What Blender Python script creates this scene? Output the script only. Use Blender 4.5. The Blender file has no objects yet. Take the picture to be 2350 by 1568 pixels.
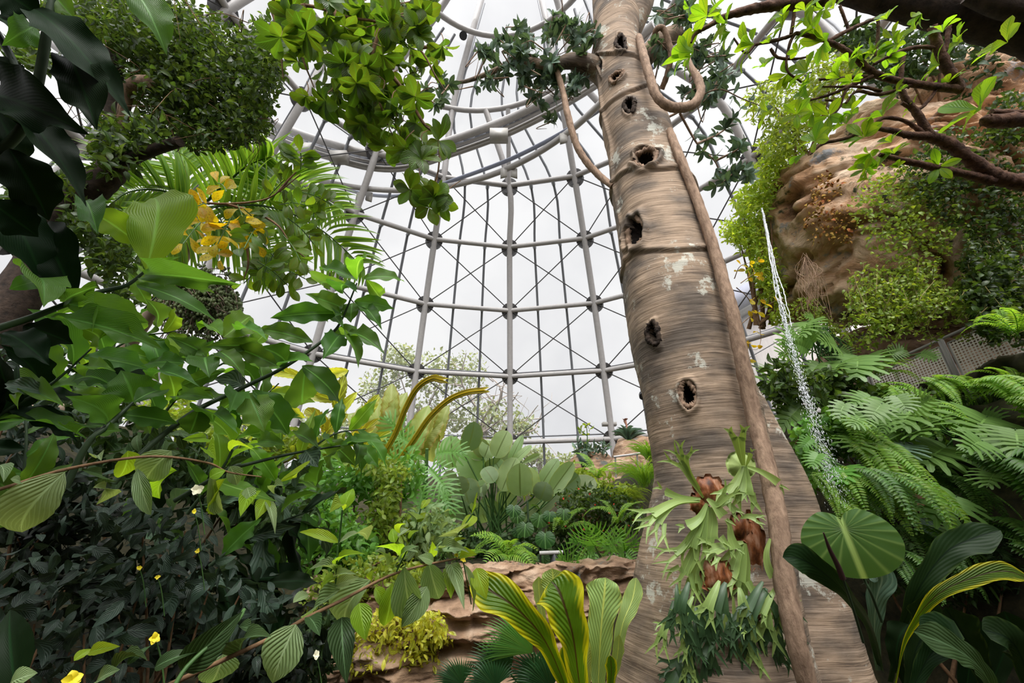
import bpy, math, random
import numpy as np
from mathutils import Matrix, Vector
random.seed(7); RS = np.random.RandomState(11)
scn = bpy.context.scene; COL = scn.collection
PI = math.pi
# ---------------------------------------------------------------- camera, sky, sun, exposure
FPX, PITCH, EYE = 930.0, 0.4204, 1.6
CP, SP = math.cos(PITCH), math.sin(PITCH)
cam = bpy.data.objects.new('camera', bpy.data.cameras.new('camera')); COL.objects.link(cam)
cam.location = (0, 0, EYE); cam.rotation_euler = (PI/2 + PITCH, 0, 0)
cam.data.sensor_width = 36.0; cam.data.lens = FPX/2350*36.0; cam.data.clip_end = 500; cam.data.clip_start = .05
scn.camera = cam
vs = scn.view_settings; vs.view_transform = 'Standard'; vs.look = 'None'; vs.gamma = 1; vs.use_curve_mapping = False
vs.exposure = 0.0
w = bpy.data.worlds.new('overcast_sky'); scn.world = w; w.use_nodes = True
nt = w.node_tree; nt.nodes.clear()
def N(nt, t, **kw):
    n = nt.nodes.new(t)
    for k, v in kw.items(): setattr(n, k, v)
    return n
out = N(nt, 'ShaderNodeOutputWorld'); bg = N(nt, 'ShaderNodeBackground'); tc = N(nt, 'ShaderNodeTexCoord')
nz = N(nt, 'ShaderNodeTexNoise'); nz.inputs['Scale'].default_value = 2.2; nz.inputs['Detail'].default_value = 6; nz.inputs['Roughness'].default_value = .55
nt.links.new(tc.outputs['Generated'], nz.inputs['Vector'])
cr = N(nt, 'ShaderNodeValToRGB'); cr.color_ramp.elements[0].position = .36; cr.color_ramp.elements[0].color = (.76, .765, .79, 1)
cr.color_ramp.elements[1].position = .60; cr.color_ramp.elements[1].color = (.96, .96, .965, 1)
nt.links.new(nz.outputs['Fac'], cr.inputs['Fac'])
dp = N(nt, 'ShaderNodeVectorMath', operation='DOT_PRODUCT'); nt.links.new(tc.outputs['Generated'], dp.inputs[0])
dp.inputs[1].default_value = Vector((.05, -.55, .83)).normalized()
mr = N(nt, 'ShaderNodeMapRange', interpolation_type='SMOOTHSTEP'); mr.inputs['From Min'].default_value = .5; mr.inputs['From Max'].default_value = 1
mr.inputs['To Min'].default_value = 1.0; mr.inputs['To Max'].default_value = 7.0
nt.links.new(dp.outputs['Value'], mr.inputs['Value']); nt.links.new(cr.outputs['Color'], bg.inputs['Color'])
nt.links.new(mr.outputs['Result'], bg.inputs['Strength']); nt.links.new(bg.outputs['Background'], out.inputs['Surface'])
sd = bpy.data.lights.new('sun', 'SUN'); sd.energy = 5.2; sd.angle = math.radians(28); sd.color = (1, .98, .94)
sun = bpy.data.objects.new('sun', sd); COL.objects.link(sun)
sun.rotation_euler = Vector((-.12, .62, -.95)).to_track_quat('-Z', 'Y').to_euler()

# ---------------------------------------------------------------- helpers
def tag(o, label=None, cat=None, group=None, kind=None):
    for k, v in (('label', label), ('category', cat), ('group', group), ('kind', kind)):
        if v: o[k] = v
    return o
def ray(x, y):
    u = (x-1175)/FPX; v = (784-y)/FPX
    return np.array([u, CP-v*SP, SP+v*CP])
CAM = np.array([0, 0, EYE])
def at(x, y, D): return CAM + ray(x, y)*D
def nrm(v): v = np.asarray(v, float); return v/(np.linalg.norm(v, axis=-1, keepdims=True)+1e-9)
def thing(name, label, cat, loc=(0, 0, 0), group=None, kind=None):
    o = bpy.data.objects.new(name, None); COL.objects.link(o); o.location = [float(a) for a in loc]; o.empty_display_size = .1
    return tag(o, label, cat, group, kind)
class MB:
    def __init__(s): s.V = []; s.F = []; s.U = []; s.R = []; s.M = []; s.n = 0
    def add(s, V, F, U=None, R=0., M=0):
        V = np.asarray(V, float).reshape(-1, 3); k = len(V)
        F = np.asarray(F)
        s.V.append(V); s.F.append(F+s.n); s.U.append(np.zeros((k, 2)) if U is None else np.asarray(U, float))
        s.R.append(np.full(k, R) if np.isscalar(R) else np.asarray(R)); s.M.append(np.full(len(F), M) if np.isscalar(M) else np.asarray(M)); s.n += k
        return s
    def data(s, name, mats, origin=(0, 0, 0), smooth=True):
        V = np.concatenate(s.V)-np.asarray(origin, float); U = np.concatenate(s.U); R = np.concatenate(s.R)
        me = bpy.data.meshes.new(name); me.vertices.add(len(V)); me.vertices.foreach_set('co', V.ravel().astype(np.float32))
        lt = []; ll = []
        for F in s.F: lt.append(np.full(len(F), F.shape[1])); ll.append(F.ravel())
        lt = np.concatenate(lt); ll = np.concatenate(ll)
        me.loops.add(len(ll)); me.loops.foreach_set('vertex_index', ll.astype(np.int32))
        me.polygons.add(len(lt)); st = np.concatenate([[0], np.cumsum(lt)[:-1]])
        me.polygons.foreach_set('loop_start', st.astype(np.int32)); me.polygons.foreach_set('loop_total', lt.astype(np.int32))
        me.polygons.foreach_set('material_index', np.concatenate(s.M).astype(np.int32))
        me.polygons.foreach_set('use_smooth', np.full(len(lt), smooth))
        uv = me.uv_layers.new(name='UVMap'); uv.data.foreach_set('uv', U[ll].ravel().astype(np.float32))
        at_ = me.attributes.new('rnd', 'FLOAT', 'POINT'); at_.data.foreach_set('value', R.astype(np.float32))
        for m in (mats if isinstance(mats, (list, tuple)) else [mats]): me.materials.append(m)
        me.update(calc_edges=True); me.validate()
        return me
    def build(s, name, mats, parent=None, smooth=True, label=None):
        org = np.zeros(3) if parent is None else np.array(wloc(parent))
        if parent is None and s.n:
            V = np.concatenate(s.V); org = np.array([(V[:, 0].min()+V[:, 0].max())/2, (V[:, 1].min()+V[:, 1].max())/2, V[:, 2].min()])
        me = s.data(name, mats, org, smooth); o = bpy.data.objects.new(name, me); COL.objects.link(o)
        if parent is None: o.location = org
        else: o.parent = parent
        if label: o['label'] = label
        return o
def wloc(o):
    p = np.array(o.location)
    while o.parent is not None: o = o.parent; p = p+np.array(o.location)
    return p
def smooth_path(P, n=6):
    P = np.asarray(P, float)
    if len(P) < 3: return np.array([P[0]+(P[-1]-P[0])*t for t in np.linspace(0, 1, n+1)])
    Q = np.vstack([2*P[0]-P[1], P, 2*P[-1]-P[-2]]); out = []
    for i in range(1, len(Q)-2):
        for t in np.arange(n)/n:
            a, b, c, d = Q[i-1], Q[i], Q[i+1], Q[i+2]
            out.append(.5*((2*b)+(-a+c)*t+(2*a-5*b+4*c-d)*t*t+(-a+3*b-3*c+d)*t**3))
    out.append(P[-1]); return np.array(out)
def tube(mb, P, r, seg=8, n=6, smooth=True, lump=0., R=0., cap=True, M=0):
    P = np.asarray(P, float)
    r = np.full(len(P), float(r)) if np.isscalar(r) else np.asarray(r, float)
    if smooth:
        Q = smooth_path(np.c_[P, r], n); P = Q[:, :3]; r = np.abs(Q[:, 3])
    T = np.gradient(P, axis=0); T = nrm(T)
    a = np.array([0, 0, 1.]) if abs(T[0][2]) < .9 else np.array([1., 0, 0])
    X = nrm(np.cross(T[0], a)); Vs = []
    th = np.linspace(0, 2*PI, seg, endpoint=False)
    for i in range(len(P)):
        X = nrm(X-T[i]*np.dot(X, T[i])); Y = np.cross(T[i], X)
        rr = r[i]*(1+lump*RS.uniform(-1, 1, seg))
        Vs.append(P[i]+np.outer(np.cos(th)*rr, X)+np.outer(np.sin(th)*rr, Y))
    V = np.concatenate(Vs); m = len(P)
    i, j = np.meshgrid(np.arange(m-1), np.arange(seg), indexing='ij'); j2 = (j+1) % seg
    F = np.stack([i*seg+j, i*seg+j2, (i+1)*seg+j2, (i+1)*seg+j], -1).reshape(-1, 4)
    U = np.c_[np.tile(th/(2*PI), m), np.repeat(np.linspace(0, 1, m), seg)]
    mb.add(V, F, U, R, M)
    if cap:
        for k, f in ((0, 1), (m-1, -1)):
            c = np.vstack([V[k*seg:(k+1)*seg], P[k]]); mb.add(c, [[(q+1) % seg, q, seg][::f] for q in range(seg)], None, R, M)
    return mb
def box(mb, c, s, X=(1, 0, 0), Y=(0, 1, 0), Z=(0, 0, 1), M=0, R=0.):
    c = np.asarray(c, float); X, Y, Z = (np.asarray(a, float) for a in (X, Y, Z)); s = np.asarray(s)/2.
    V = [c+X*s[0]*a+Y*s[1]*b+Z*s[2]*d for a in (-1, 1) for b in (-1, 1) for d in (-1, 1)]
    F = [[0, 1, 3, 2], [4, 6, 7, 5], [0, 4, 5, 1], [2, 3, 7, 6], [0, 2, 6, 4], [1, 5, 7, 3]]
    return mb.add(V, F, None, R, M)
def hsh(ix, iy, iz):
    n = (ix*374761393+iy*668265263+iz*1274126177) & 0x7fffffff
    n = ((n ^ (n >> 13))*1274126177) & 0x7fffffff
    return ((n ^ (n >> 16)) & 0xffff)/65535.
def vnoise(P):
    P = np.asarray(P, float); I = np.floor(P).astype(np.int64); f = P-I; f = f*f*(3-2*f); r = 0
    for dx in (0, 1):
        for dy in (0, 1):
            for dz in (0, 1):
                wgt = (f[..., 0] if dx else 1-f[..., 0])*(f[..., 1] if dy else 1-f[..., 1])*(f[..., 2] if dz else 1-f[..., 2])
                r = r+wgt*hsh(I[..., 0]+dx, I[..., 1]+dy, I[..., 2]+dz)
    return r*2-1
def fbm(P, o=4, g=.5):
    r = 0; a = 1.; P = np.asarray(P, float)
    for k in range(o): r = r+a*vnoise(P*2**k+k*17.3); a *= g
    return r
def s(r, g, b): 
    f = lambda c: (c/255/12.92) if c/255 <= .04045 else ((c/255+.055)/1.055)**2.4
    return (f(r), f(g), f(b), 1)

# ---------------------------------------------------------------- materials
def mat(name):
    m = bpy.data.materials.new(name); m.use_nodes = True; m.node_tree.nodes.clear(); return m, m.node_tree
def L(nt, a, b): nt.links.new(a, b)
def math_(nt, op, a, b=None, clamp=False):
    n = N(nt, 'ShaderNodeMath', operation=op, use_clamp=clamp)
    for i, v in enumerate((a, b)):
        if v is None: continue
        if isinstance(v, (int, float)): n.inputs[i].default_value = v
        else: L(nt, v, n.inputs[i])
    return n.outputs[0]
def mixc(nt, f, a, b, bt='MIX'):
    n = N(nt, 'ShaderNodeMix', data_type='RGBA', blend_type=bt)
    for i, v in ((0, f), (6, a), (7, b)):
        if isinstance(v, (int, float, tuple)): n.inputs[i].default_value = v
        else: L(nt, v, n.inputs[i])
    return n.outputs[2]
def leafmat(name, col, vein=None, edge=None, trans=.42, rough=.42, nv=11, var=.35, back=None, tcol=None, spots=None, bump=.35, slant=.45, veinw=.5, spec=.45, edgew=.78):
    m, nt = mat(name)
    uv = N(nt, 'ShaderNodeTexCoord'); sp = N(nt, 'ShaderNodeSeparateXYZ'); L(nt, uv.outputs['UV'], sp.inputs[0])
    a = math_(nt, 'ABSOLUTE', math_(nt, 'SUBTRACT', math_(nt, 'MULTIPLY', sp.outputs[0], 2.), 1.))
    ph = math_(nt, 'MULTIPLY', math_(nt, 'SUBTRACT', sp.outputs[1], math_(nt, 'MULTIPLY', a, slant)), nv*2*PI)
    wv = math_(nt, 'COSINE', ph); wv = math_(nt, 'MULTIPLY', math_(nt, 'ADD', wv, 1.), .5)
    line = math_(nt, 'POWER', wv, 9.)
    mid = N(nt, 'ShaderNodeMapRange'); mid.inputs[1].default_value = .03; mid.inputs[2].default_value = .09; mid.inputs[3].default_value = 1; mid.inputs[4].default_value = 0; L(nt, a, mid.inputs[0])
    vn = math_(nt, 'MAXIMUM', math_(nt, 'MULTIPLY', line, veinw), mid.outputs[0])
    ob = N(nt, 'ShaderNodeObjectInfo'); at_ = N(nt, 'ShaderNodeAttribute', attribute_name='rnd')
    rnd = math_(nt, 'FRACT', math_(nt, 'ADD', ob.outputs['Random'], at_.outputs['Fac']))
    hs = N(nt, 'ShaderNodeHueSaturation')
    hs.inputs['Color'].default_value = col
    L(nt, math_(nt, 'ADD', math_(nt, 'MULTIPLY', math_(nt, 'SUBTRACT', rnd, .5), -.045), .470), hs.inputs['Hue'])
    r2 = math_(nt, 'FRACT', math_(nt, 'MULTIPLY', rnd, 7.31))
    L(nt, math_(nt, 'ADD', math_(nt, 'MULTIPLY', math_(nt, 'SUBTRACT', r2, .5), var*2), 1.), hs.inputs['Value'])
    c = hs.outputs['Color']
    nzz = N(nt, 'ShaderNodeTexNoise'); nzz.inputs['Scale'].default_value = 5; nzz.inputs['Detail'].default_value = 3
    L(nt, uv.outputs['UV'], nzz.inputs['Vector'])
    c = mixc(nt, math_(nt, 'MULTIPLY', nzz.outputs['Fac'], .35), c, tuple(x*.55 for x in col[:3])+(1,))
    if edge:
        e = N(nt, 'ShaderNodeMapRange'); e.inputs[1].default_value = edgew; e.inputs[2].default_value = edgew+.3
        L(nt, math_(nt, 'ADD', math_(nt, 'ADD', a, math_(nt, 'MULTIPLY', math_(nt, 'SUBTRACT', nzz.outputs['Fac'], .5), .5)), math_(nt, 'MULTIPLY', wv, .12)), e.inputs[0])
        c = mixc(nt, e.outputs[0], c, edge)
    if spots:
        sn = N(nt, 'ShaderNodeTexNoise'); sn.inputs['Scale'].default_value = 9; sn.inputs['Detail'].default_value = 2; L(nt, uv.outputs['UV'], sn.inputs['Vector'])
        e2 = N(nt, 'ShaderNodeMapRange'); e2.inputs[1].default_value = .56; e2.inputs[2].default_value = .68; L(nt, sn.outputs['Fac'], e2.inputs[0])
        c = mixc(nt, e2.outputs[0], c, spots)
    vc = vein or tuple(min(1, x*1.9+.01) for x in col[:3])+(1,)
    c = mixc(nt, vn, c, vc)
    if back:
        g = N(nt, 'ShaderNodeNewGeometry'); c = mixc(nt, g.outputs['Backfacing'], c, back)
    pb = N(nt, 'ShaderNodeBsdfPrincipled'); L(nt, c, pb.inputs['Base Color']); pb.inputs['Roughness'].default_value = rough
    pb.inputs['Specular IOR Level'].default_value = spec
    tr = N(nt, 'ShaderNodeBsdfTranslucent')
    tcn = mixc(nt, 1., c, tcol or (1.75, 1.6, .75, 1), 'MULTIPLY'); L(nt, tcn, tr.inputs['Color'])
    if bump:
        b = N(nt, 'ShaderNodeBump'); b.inputs['Strength'].default_value = bump; b.inputs['Distance'].default_value = .006
        L(nt, math_(nt, 'SUBTRACT', 1., math_(nt, 'MAXIMUM', wv, mid.outputs[0])), b.inputs['Height']); L(nt, b.outputs[0], pb.inputs['Normal'])
    mx = N(nt, 'ShaderNodeMixShader'); mx.inputs[0].default_value = trans
    L(nt, pb.outputs[0], mx.inputs[1]); L(nt, tr.outputs[0], mx.inputs[2])
    o = N(nt, 'ShaderNodeOutputMaterial'); L(nt, mx.outputs[0], o.inputs[0]); return m
def noisemat(name, cols, scale=4, stretch=(1, 1, 1), rough=.85, bump=.5, bdist=.02, detail=8, patch=None, patch_scale=3, patch_lo=.58, metallic=0., dist=0., patch2=None, spec=.3, obj=True, low=None):
    """cols: list of (pos, colour) on a noise ramp; patch: lichen colour"""
    m, nt = mat(name); tcn = N(nt, 'ShaderNodeNewGeometry'); mp = N(nt, 'ShaderNodeMapping'); mp.inputs['Scale'].default_value = stretch
    L(nt, tcn.outputs['Position'], mp.inputs[0])
    nzz = N(nt, 'ShaderNodeTexNoise'); nzz.inputs['Scale'].default_value = scale; nzz.inputs['Detail'].default_value = detail; nzz.inputs['Roughness'].default_value = .62; nzz.inputs['Distortion'].default_value = dist
    L(nt, mp.outputs[0], nzz.inputs['Vector'])
    r = N(nt, 'ShaderNodeValToRGB'); L(nt, nzz.outputs['Fac'], r.inputs[0]); el = r.color_ramp.elements
    while len(el) < len(cols): el.new(.5)
    for e, (p, c) in zip(el, cols): e.position = p; e.color = c
    c = r.outputs[0]
    for k, (pc, lo) in enumerate(((patch, patch_lo), (patch2, patch_lo+.02))):
        if not pc: continue
        n2 = N(nt, 'ShaderNodeTexNoise'); n2.inputs['Scale'].default_value = patch_scale*(1+k*.4); n2.inputs['Detail'].default_value = 7; n2.inputs['Roughness'].default_value = .7
        mm = N(nt, 'ShaderNodeMapping'); mm.inputs['Location'].default_value = (k*7.7, k*3.1, 2.2); L(nt, tcn.outputs['Position'], mm.inputs[0]); L(nt, mm.outputs[0], n2.inputs['Vector'])
        e2 = N(nt, 'ShaderNodeMapRange'); e2.inputs[1].default_value = lo; e2.inputs[2].default_value = lo+.06; L(nt, n2.outputs['Fac'], e2.inputs[0])
        c = mixc(nt, e2.outputs[0], c, pc)
    if low:   # darker green blended in towards the bottom, edge broken by noise
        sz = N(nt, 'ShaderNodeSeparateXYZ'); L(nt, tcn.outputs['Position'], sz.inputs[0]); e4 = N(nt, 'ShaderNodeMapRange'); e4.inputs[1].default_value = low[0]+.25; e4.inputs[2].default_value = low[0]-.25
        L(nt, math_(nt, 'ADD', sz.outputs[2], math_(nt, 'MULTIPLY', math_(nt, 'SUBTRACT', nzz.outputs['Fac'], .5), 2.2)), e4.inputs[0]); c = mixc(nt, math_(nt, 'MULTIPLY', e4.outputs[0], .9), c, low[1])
    pb = N(nt, 'ShaderNodeBsdfPrincipled'); L(nt, c, pb.inputs['Base Color']); pb.inputs['Roughness'].default_value = rough; pb.inputs['Metallic'].default_value = metallic
    pb.inputs['Specular IOR Level'].default_value = spec
    if bump:
        b = N(nt, 'ShaderNodeBump'); b.inputs['Strength'].default_value = bump; b.inputs['Distance'].default_value = bdist; L(nt, nzz.outputs['Fac'], b.inputs['Height']); L(nt, b.outputs[0], pb.inputs['Normal'])
    o = N(nt, 'ShaderNodeOutputMaterial'); L(nt, pb.outputs[0], o.inputs[0]); return m
def plain(name, c, rough=.5, metallic=0., spec=.5): return noisemat(name, [(.3, tuple(x*.85 for x in c[:3])+(1,)), (.7, c)], scale=9, rough=rough, metallic=metallic, bump=0, spec=spec)

M_steel = plain('painted_steel', s(172, 168, 166), .5)
M_steel2 = plain('grey_aluminium', s(118, 120, 124), .4, .3)
M_dark = plain('dark_steel', s(62, 60, 60), .5)
M_white = plain('white_paint', s(172, 168, 162), .5)
M_blue = plain('blue_grey_duct', s(140, 146, 165), .5)
M_black = plain('black_plastic', s(25, 25, 27), .5)
M_chrome = plain('bright_metal', s(200, 205, 210), .25, .9)
m, nt = mat('window_glass'); gl = N(nt, 'ShaderNodeBsdfGlossy'); gl.inputs['Roughness'].default_value = .02
tp = N(nt, 'ShaderNodeBsdfTransparent'); df = N(nt, 'ShaderNodeBsdfTranslucent'); df.inputs[0].default_value = (.9, .9, .92, 1)
fr = N(nt, 'ShaderNodeFresnel'); fr.inputs[0].default_value = 1.2; m1 = N(nt, 'ShaderNodeMixShader'); m2 = N(nt, 'ShaderNodeMixShader')
m1.inputs[0].default_value = .10; L(nt, tp.outputs[0], m1.inputs[1]); L(nt, df.outputs[0], m1.inputs[2])
L(nt, fr.outputs[0], m2.inputs[0]); L(nt, m1.outputs[0], m2.inputs[1]); L(nt, gl.outputs[0], m2.inputs[2])
o = N(nt, 'ShaderNodeOutputMaterial'); L(nt, m2.outputs[0], o.inputs[0]); M_glass = m

# leaf colours
LM = {}
LM['ginger'] = leafmat('ginger_leaf', s(66, 122, 44), vein=s(104, 156, 76), nv=15, slant=.85, trans=.5, var=.4, veinw=.35)
LM['ginger_bright'] = leafmat('bright_ginger_leaf', s(92, 150, 40), vein=s(140, 186, 84), nv=14, slant=.85, trans=.6, var=.15, veinw=.5)
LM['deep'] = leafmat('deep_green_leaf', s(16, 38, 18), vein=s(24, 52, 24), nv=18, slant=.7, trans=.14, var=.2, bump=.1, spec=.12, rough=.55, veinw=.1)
LM['shrub'] = leafmat('ovate_shrub_leaf', s(122, 156, 104), vein=s(168, 192, 146), nv=8, slant=.55, trans=.38, var=.22, bump=.6)
LM['shrub_bright'] = leafmat('young_shrub_leaf', s(128, 178, 42), vein=s(160, 200, 80), nv=8, slant=.55, trans=.6, var=.15, bump=.5)
LM['shrub_dark'] = leafmat('shrub_leaf_painted_shade', s(42, 70, 34), vein=s(84, 112, 74), nv=8, slant=.55, trans=.22, var=.6, rough=.45, spec=.22)  # dark copy of the shrub leaf, shade put into its colour
LM['obov'] = leafmat('obovate_leaflet', s(72, 108, 28), vein=s(84, 130, 44), nv=9, trans=.5, var=.5, veinw=.35)
LM['yellow'] = leafmat('yellowing_leaf', s(196, 184, 30), vein=s(140, 140, 30), nv=9, trans=.55, var=.3, spots=s(120, 70, 20), edge=s(170, 160, 30))
LM['tiny'] = leafmat('small_vine_leaf', s(54, 80, 34), nv=3, trans=.5, var=.7, bump=0)
LM['black'] = leafmat('painted_shade_leaf', s(18, 32, 18), nv=3, trans=.15, var=.6, bump=0, spec=.3)  # near-black leaf, the shade of the lower left corner painted in
LM['climber'] = leafmat('yellow_green_climber_leaf', s(112, 142, 54), nv=3, trans=.45, var=.5, bump=0)
LM['rod'] = leafmat('scaly_bract', s(150, 150, 44), nv=.01, trans=.4, var=.5, bump=0, edge=s(150, 96, 36), edgew=.6)
LM['vine'] = leafmat('hanging_vine_leaf', s(112, 140, 48), nv=3, trans=.45, var=.5, bump=0)
LM['vine_gold'] = leafmat('golden_vine_leaf', s(166, 178, 62), nv=3, trans=.45, var=.5, bump=0)
LM['bamboo'] = leafmat('bright_fine_leaf', s(134, 166, 64), nv=2, trans=.6, var=.35, bump=0)
LM['grey'] = leafmat('grey_green_leaf', s(74, 100, 84), vein=s(110, 130, 110), nv=7, trans=.2, var=.5, spec=.4)
LM['greydk'] = leafmat('grey_leaf_painted_shade', s(46, 64, 54), vein=s(70, 88, 74), nv=7, trans=.15, var=.7, spec=.4)  # grey leaf copy darkened to carry the corner shade in its colour
LM['cala'] = leafmat('calathea_leaf', s(126, 156, 106), vein=s(96, 112, 60), edge=s(170, 168, 76), nv=26, slant=.25, trans=.36, var=.55, veinw=.12, edgew=.96, tcol=(1.4, 1.5, .8, 1))
LM['nest_dark'] = leafmat('yellow_edged_nest_leaf', s(66, 112, 18), vein=s(62, 50, 22), edge=s(190, 186, 26), nv=13, slant=.35, trans=.45, var=.05, veinw=.0, edgew=.66, bump=.8)
LM['nest'] = leafmat('pale_nest_leaf', s(140, 176, 104), vein=s(190, 205, 110), edge=s(190, 195, 90), nv=16, slant=.3, trans=.35, var=.08, veinw=.3, edgew=.93, bump=.8)
LM['fan'] = leafmat('fan_palm_leaf', s(84, 146, 56), vein=s(50, 100, 40), nv=.01, trans=.4, var=.15, bump=0)
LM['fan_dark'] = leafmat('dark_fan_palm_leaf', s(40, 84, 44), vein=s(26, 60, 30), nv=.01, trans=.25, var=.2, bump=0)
LM['fern'] = leafmat('sword_fern_pinna', s(104, 152, 52), nv=2, trans=.5, var=.3, bump=0)
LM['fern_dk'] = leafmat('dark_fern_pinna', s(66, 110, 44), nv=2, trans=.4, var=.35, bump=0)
LM['monst'] = leafmat('split_leaf', s(58, 104, 44), vein=s(120, 155, 80), nv=.01, trans=.35, var=.5, bump=0, spec=.4)
LM['monst_brown'] = leafmat('withered_split_leaf', s(140, 106, 84), nv=.01, trans=.12, var=.3, bump=0)
LM['xan'] = leafmat('lobed_leaf', s(66, 126, 48), vein=s(110, 160, 70), nv=.01, trans=.4, var=.3, bump=0)
LM['phil'] = leafmat('ribbed_heart_leaf', s(66, 122, 62), vein=s(170, 200, 120), nv=9, slant=0., trans=.3, var=.04, veinw=.35, bump=.6)
LM['anth'] = leafmat('round_anthurium_leaf', s(40, 84, 34), vein=s(96, 136, 76), nv=7, slant=0., trans=.3, var=.2)
LM['banana'] = leafmat('banana_leaf', s(150, 172, 110), vein=s(170, 180, 120), edge=s(150, 130, 60), nv=20, slant=.2, trans=.5, var=.25)
LM['stag'] = leafmat('antler_frond', s(112, 136, 74), nv=.01, trans=.25, var=.45, bump=0, edge=s(142, 164, 90), edgew=.75)
LM['stag_dk'] = leafmat('antler_frond_painted_shade', s(44, 70, 40), nv=.01, trans=.2, var=.4, bump=0)  # antler frond copy with the shade among the fronds painted in
LM['shield'] = noisemat('brown_shield_frond', [(.34, s(58, 30, 18)), (.5, s(132, 78, 44)), (.68, s(186, 142, 116))], scale=13, stretch=(1, 1, .4), rough=.5, bump=.4)
LM['shield_g'] = noisemat('green_shield_frond', [(.3, s(130, 150, 80)), (.7, s(170, 185, 120))], scale=6, rough=.5, bump=.2)
LM['frangi'] = leafmat('rosette_leaf', s(108, 160, 36), vein=s(70, 120, 26), nv=10, slant=.35, trans=.62, var=.22, veinw=.45)
LM['palm'] = leafmat('palm_leaflet', s(62, 112, 40), vein=s(120, 160, 60), nv=.01, trans=.5, var=.35, edge=s(170, 180, 50), edgew=.85)
LM['outer'] = leafmat('pale_outdoor_leaf', s(118, 132, 96), nv=1, trans=.4, var=.35, bump=0)
LM['red'] = plain('red_petal', s(205, 60, 40), .6); LM['yel'] = plain('yellow_petal', s(225, 205, 30), .6); LM['wht'] = plain('cream_petal', s(225, 220, 190), .6)
M_stem = noisemat('green_stem', [(.3, s(50, 84, 40)), (.7, s(84, 116, 62))], scale=8, rough=.5, bump=.1)
M_stemd = noisemat('dark_cane', [(.3, s(34, 50, 34)), (.7, s(58, 76, 50))], scale=8, rough=.5, bump=.1)
M_twig = noisemat('brown_twig', [(.3, s(84, 62, 44)), (.7, s(140, 108, 78))], scale=16, rough=.8, bump=.5)
M_bark = noisemat('dark_bark', [(.3, s(30, 24, 20)), (.7, s(70, 56, 46))], scale=14, stretch=(1, 1, 1), rough=.9, bump=.9, bdist=.02)
M_barkr = noisemat('reddish_rough_bark', [(.3, s(46, 28, 22)), (.7, s(116, 84, 66))], scale=22, rough=.9, bump=1., bdist=.02)
M_liana = noisemat('liana_bark', [(.3, s(104, 82, 66)), (.7, s(160, 134, 112))], scale=24, stretch=(1, 1, .35), rough=.85, bump=.9, bdist=.02)
M_rock = noisemat('tan_rockwork', [(.28, s(84, 64, 50)), (.5, s(150, 122, 98)), (.72, s(182, 160, 138))], scale=2.5, stretch=(1, 1, 2.6), rough=.9, bump=1., bdist=.08, patch=s(90, 96, 92), patch_scale=1.6, patch_lo=.6)
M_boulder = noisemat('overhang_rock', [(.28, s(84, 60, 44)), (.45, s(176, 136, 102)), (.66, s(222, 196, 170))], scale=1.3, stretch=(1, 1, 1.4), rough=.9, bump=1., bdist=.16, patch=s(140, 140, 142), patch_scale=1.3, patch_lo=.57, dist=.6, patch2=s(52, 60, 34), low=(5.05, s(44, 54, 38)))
M_soil = noisemat('leaf_litter_soil', [(.3, s(20, 20, 12)), (.7, s(60, 56, 34))], scale=9, rough=1, bump=.8)
M_conc = noisemat('pale_concrete', [(.3, s(140, 134, 130)), (.7, s(160, 154, 150))], scale=1.2, stretch=(3, 3, .4), rough=.9, bump=.2)
# ---------------------------------------------------------------- leaf shapes (base at origin, tip at +Y 1, normal +Z, half width 1 -> .5)
PROF = {
 'ovate': lambda t: np.sin(PI*t**.72)**.9*(1-.12*t),
 'ell': lambda t: np.sin(PI*t)**.8,
 'obov': lambda t: np.sin(PI*np.clip(t, 0, 1)**1.5)**.8,
 'lance': lambda t: np.sin(PI*t**.8)**1.15,
 'ginger': lambda t: np.sin(PI*np.clip(t, 0, 1)**.86)**.85*(1-.55*np.clip((t-.7)/.3, 0, 1)**1.2)*1.04,
 'paddle': lambda t: np.clip(1-np.abs((t-.5)/.5)**2.6, 0, 1)**.6,
 'nest': lambda t: np.clip(.16+.9*np.clip(t, 0, 1)**1.1, 0, 1)*np.clip((1-t)*5, 0, 1)**.6,
 'strap': lambda t: np.clip(t*9, 0, 1)**.5*(1-t**2.2)**.8,
}
FOLD = {}
def leaf_tpl(prof, nu=4, nv=12, fold=.18, droop=.15, wave=0., nw=5, seed=0, twist=0.):
    rs = np.random.RandomState(seed); t = np.linspace(0, 1, nv+1); u = np.linspace(-1, 1, nu+1)
    wd = PROF[prof](t)*.5; T, Uu = np.meshgrid(t, u, indexing='ij'); W = wd[:, None]*Uu
    ph = rs.uniform(0, 6)
    if wave: W = W*(1+.16*wave*np.sin(T*nw*2*PI*1.3+ph+Uu)*np.abs(Uu))
    Z = fold*np.abs(W)-droop*4*(T-.5)**2+droop + wave*.08*np.abs(Uu)**2*np.sin(T*nw*2*PI+ph+Uu*1.3)*np.minimum(1, wd[:, None]*4)
    Z = Z-droop*0
    X = W*np.cos(twist*T)-0*Z; Z = Z+W*np.sin(twist*T)
    V = np.stack([X, T, Z], -1).reshape(-1, 3)
    i, j = np.meshgrid(np.arange(nv), np.arange(nu), indexing='ij'); k = nu+1
    F = np.stack([i*k+j, i*k+j+1, (i+1)*k+j+1, (i+1)*k+j], -1).reshape(-1, 4)
    UV = np.stack([(Uu+1)/2, T], -1).reshape(-1, 2)
    FOLD[id(V)] = (fold, V)
    return V, F, UV
def frame(d, n):
    Y = nrm(d); n = np.asarray(n, float); X = np.cross(Y, n); X = nrm(X); Z = np.cross(X, Y); return X, Y, Z
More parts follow.
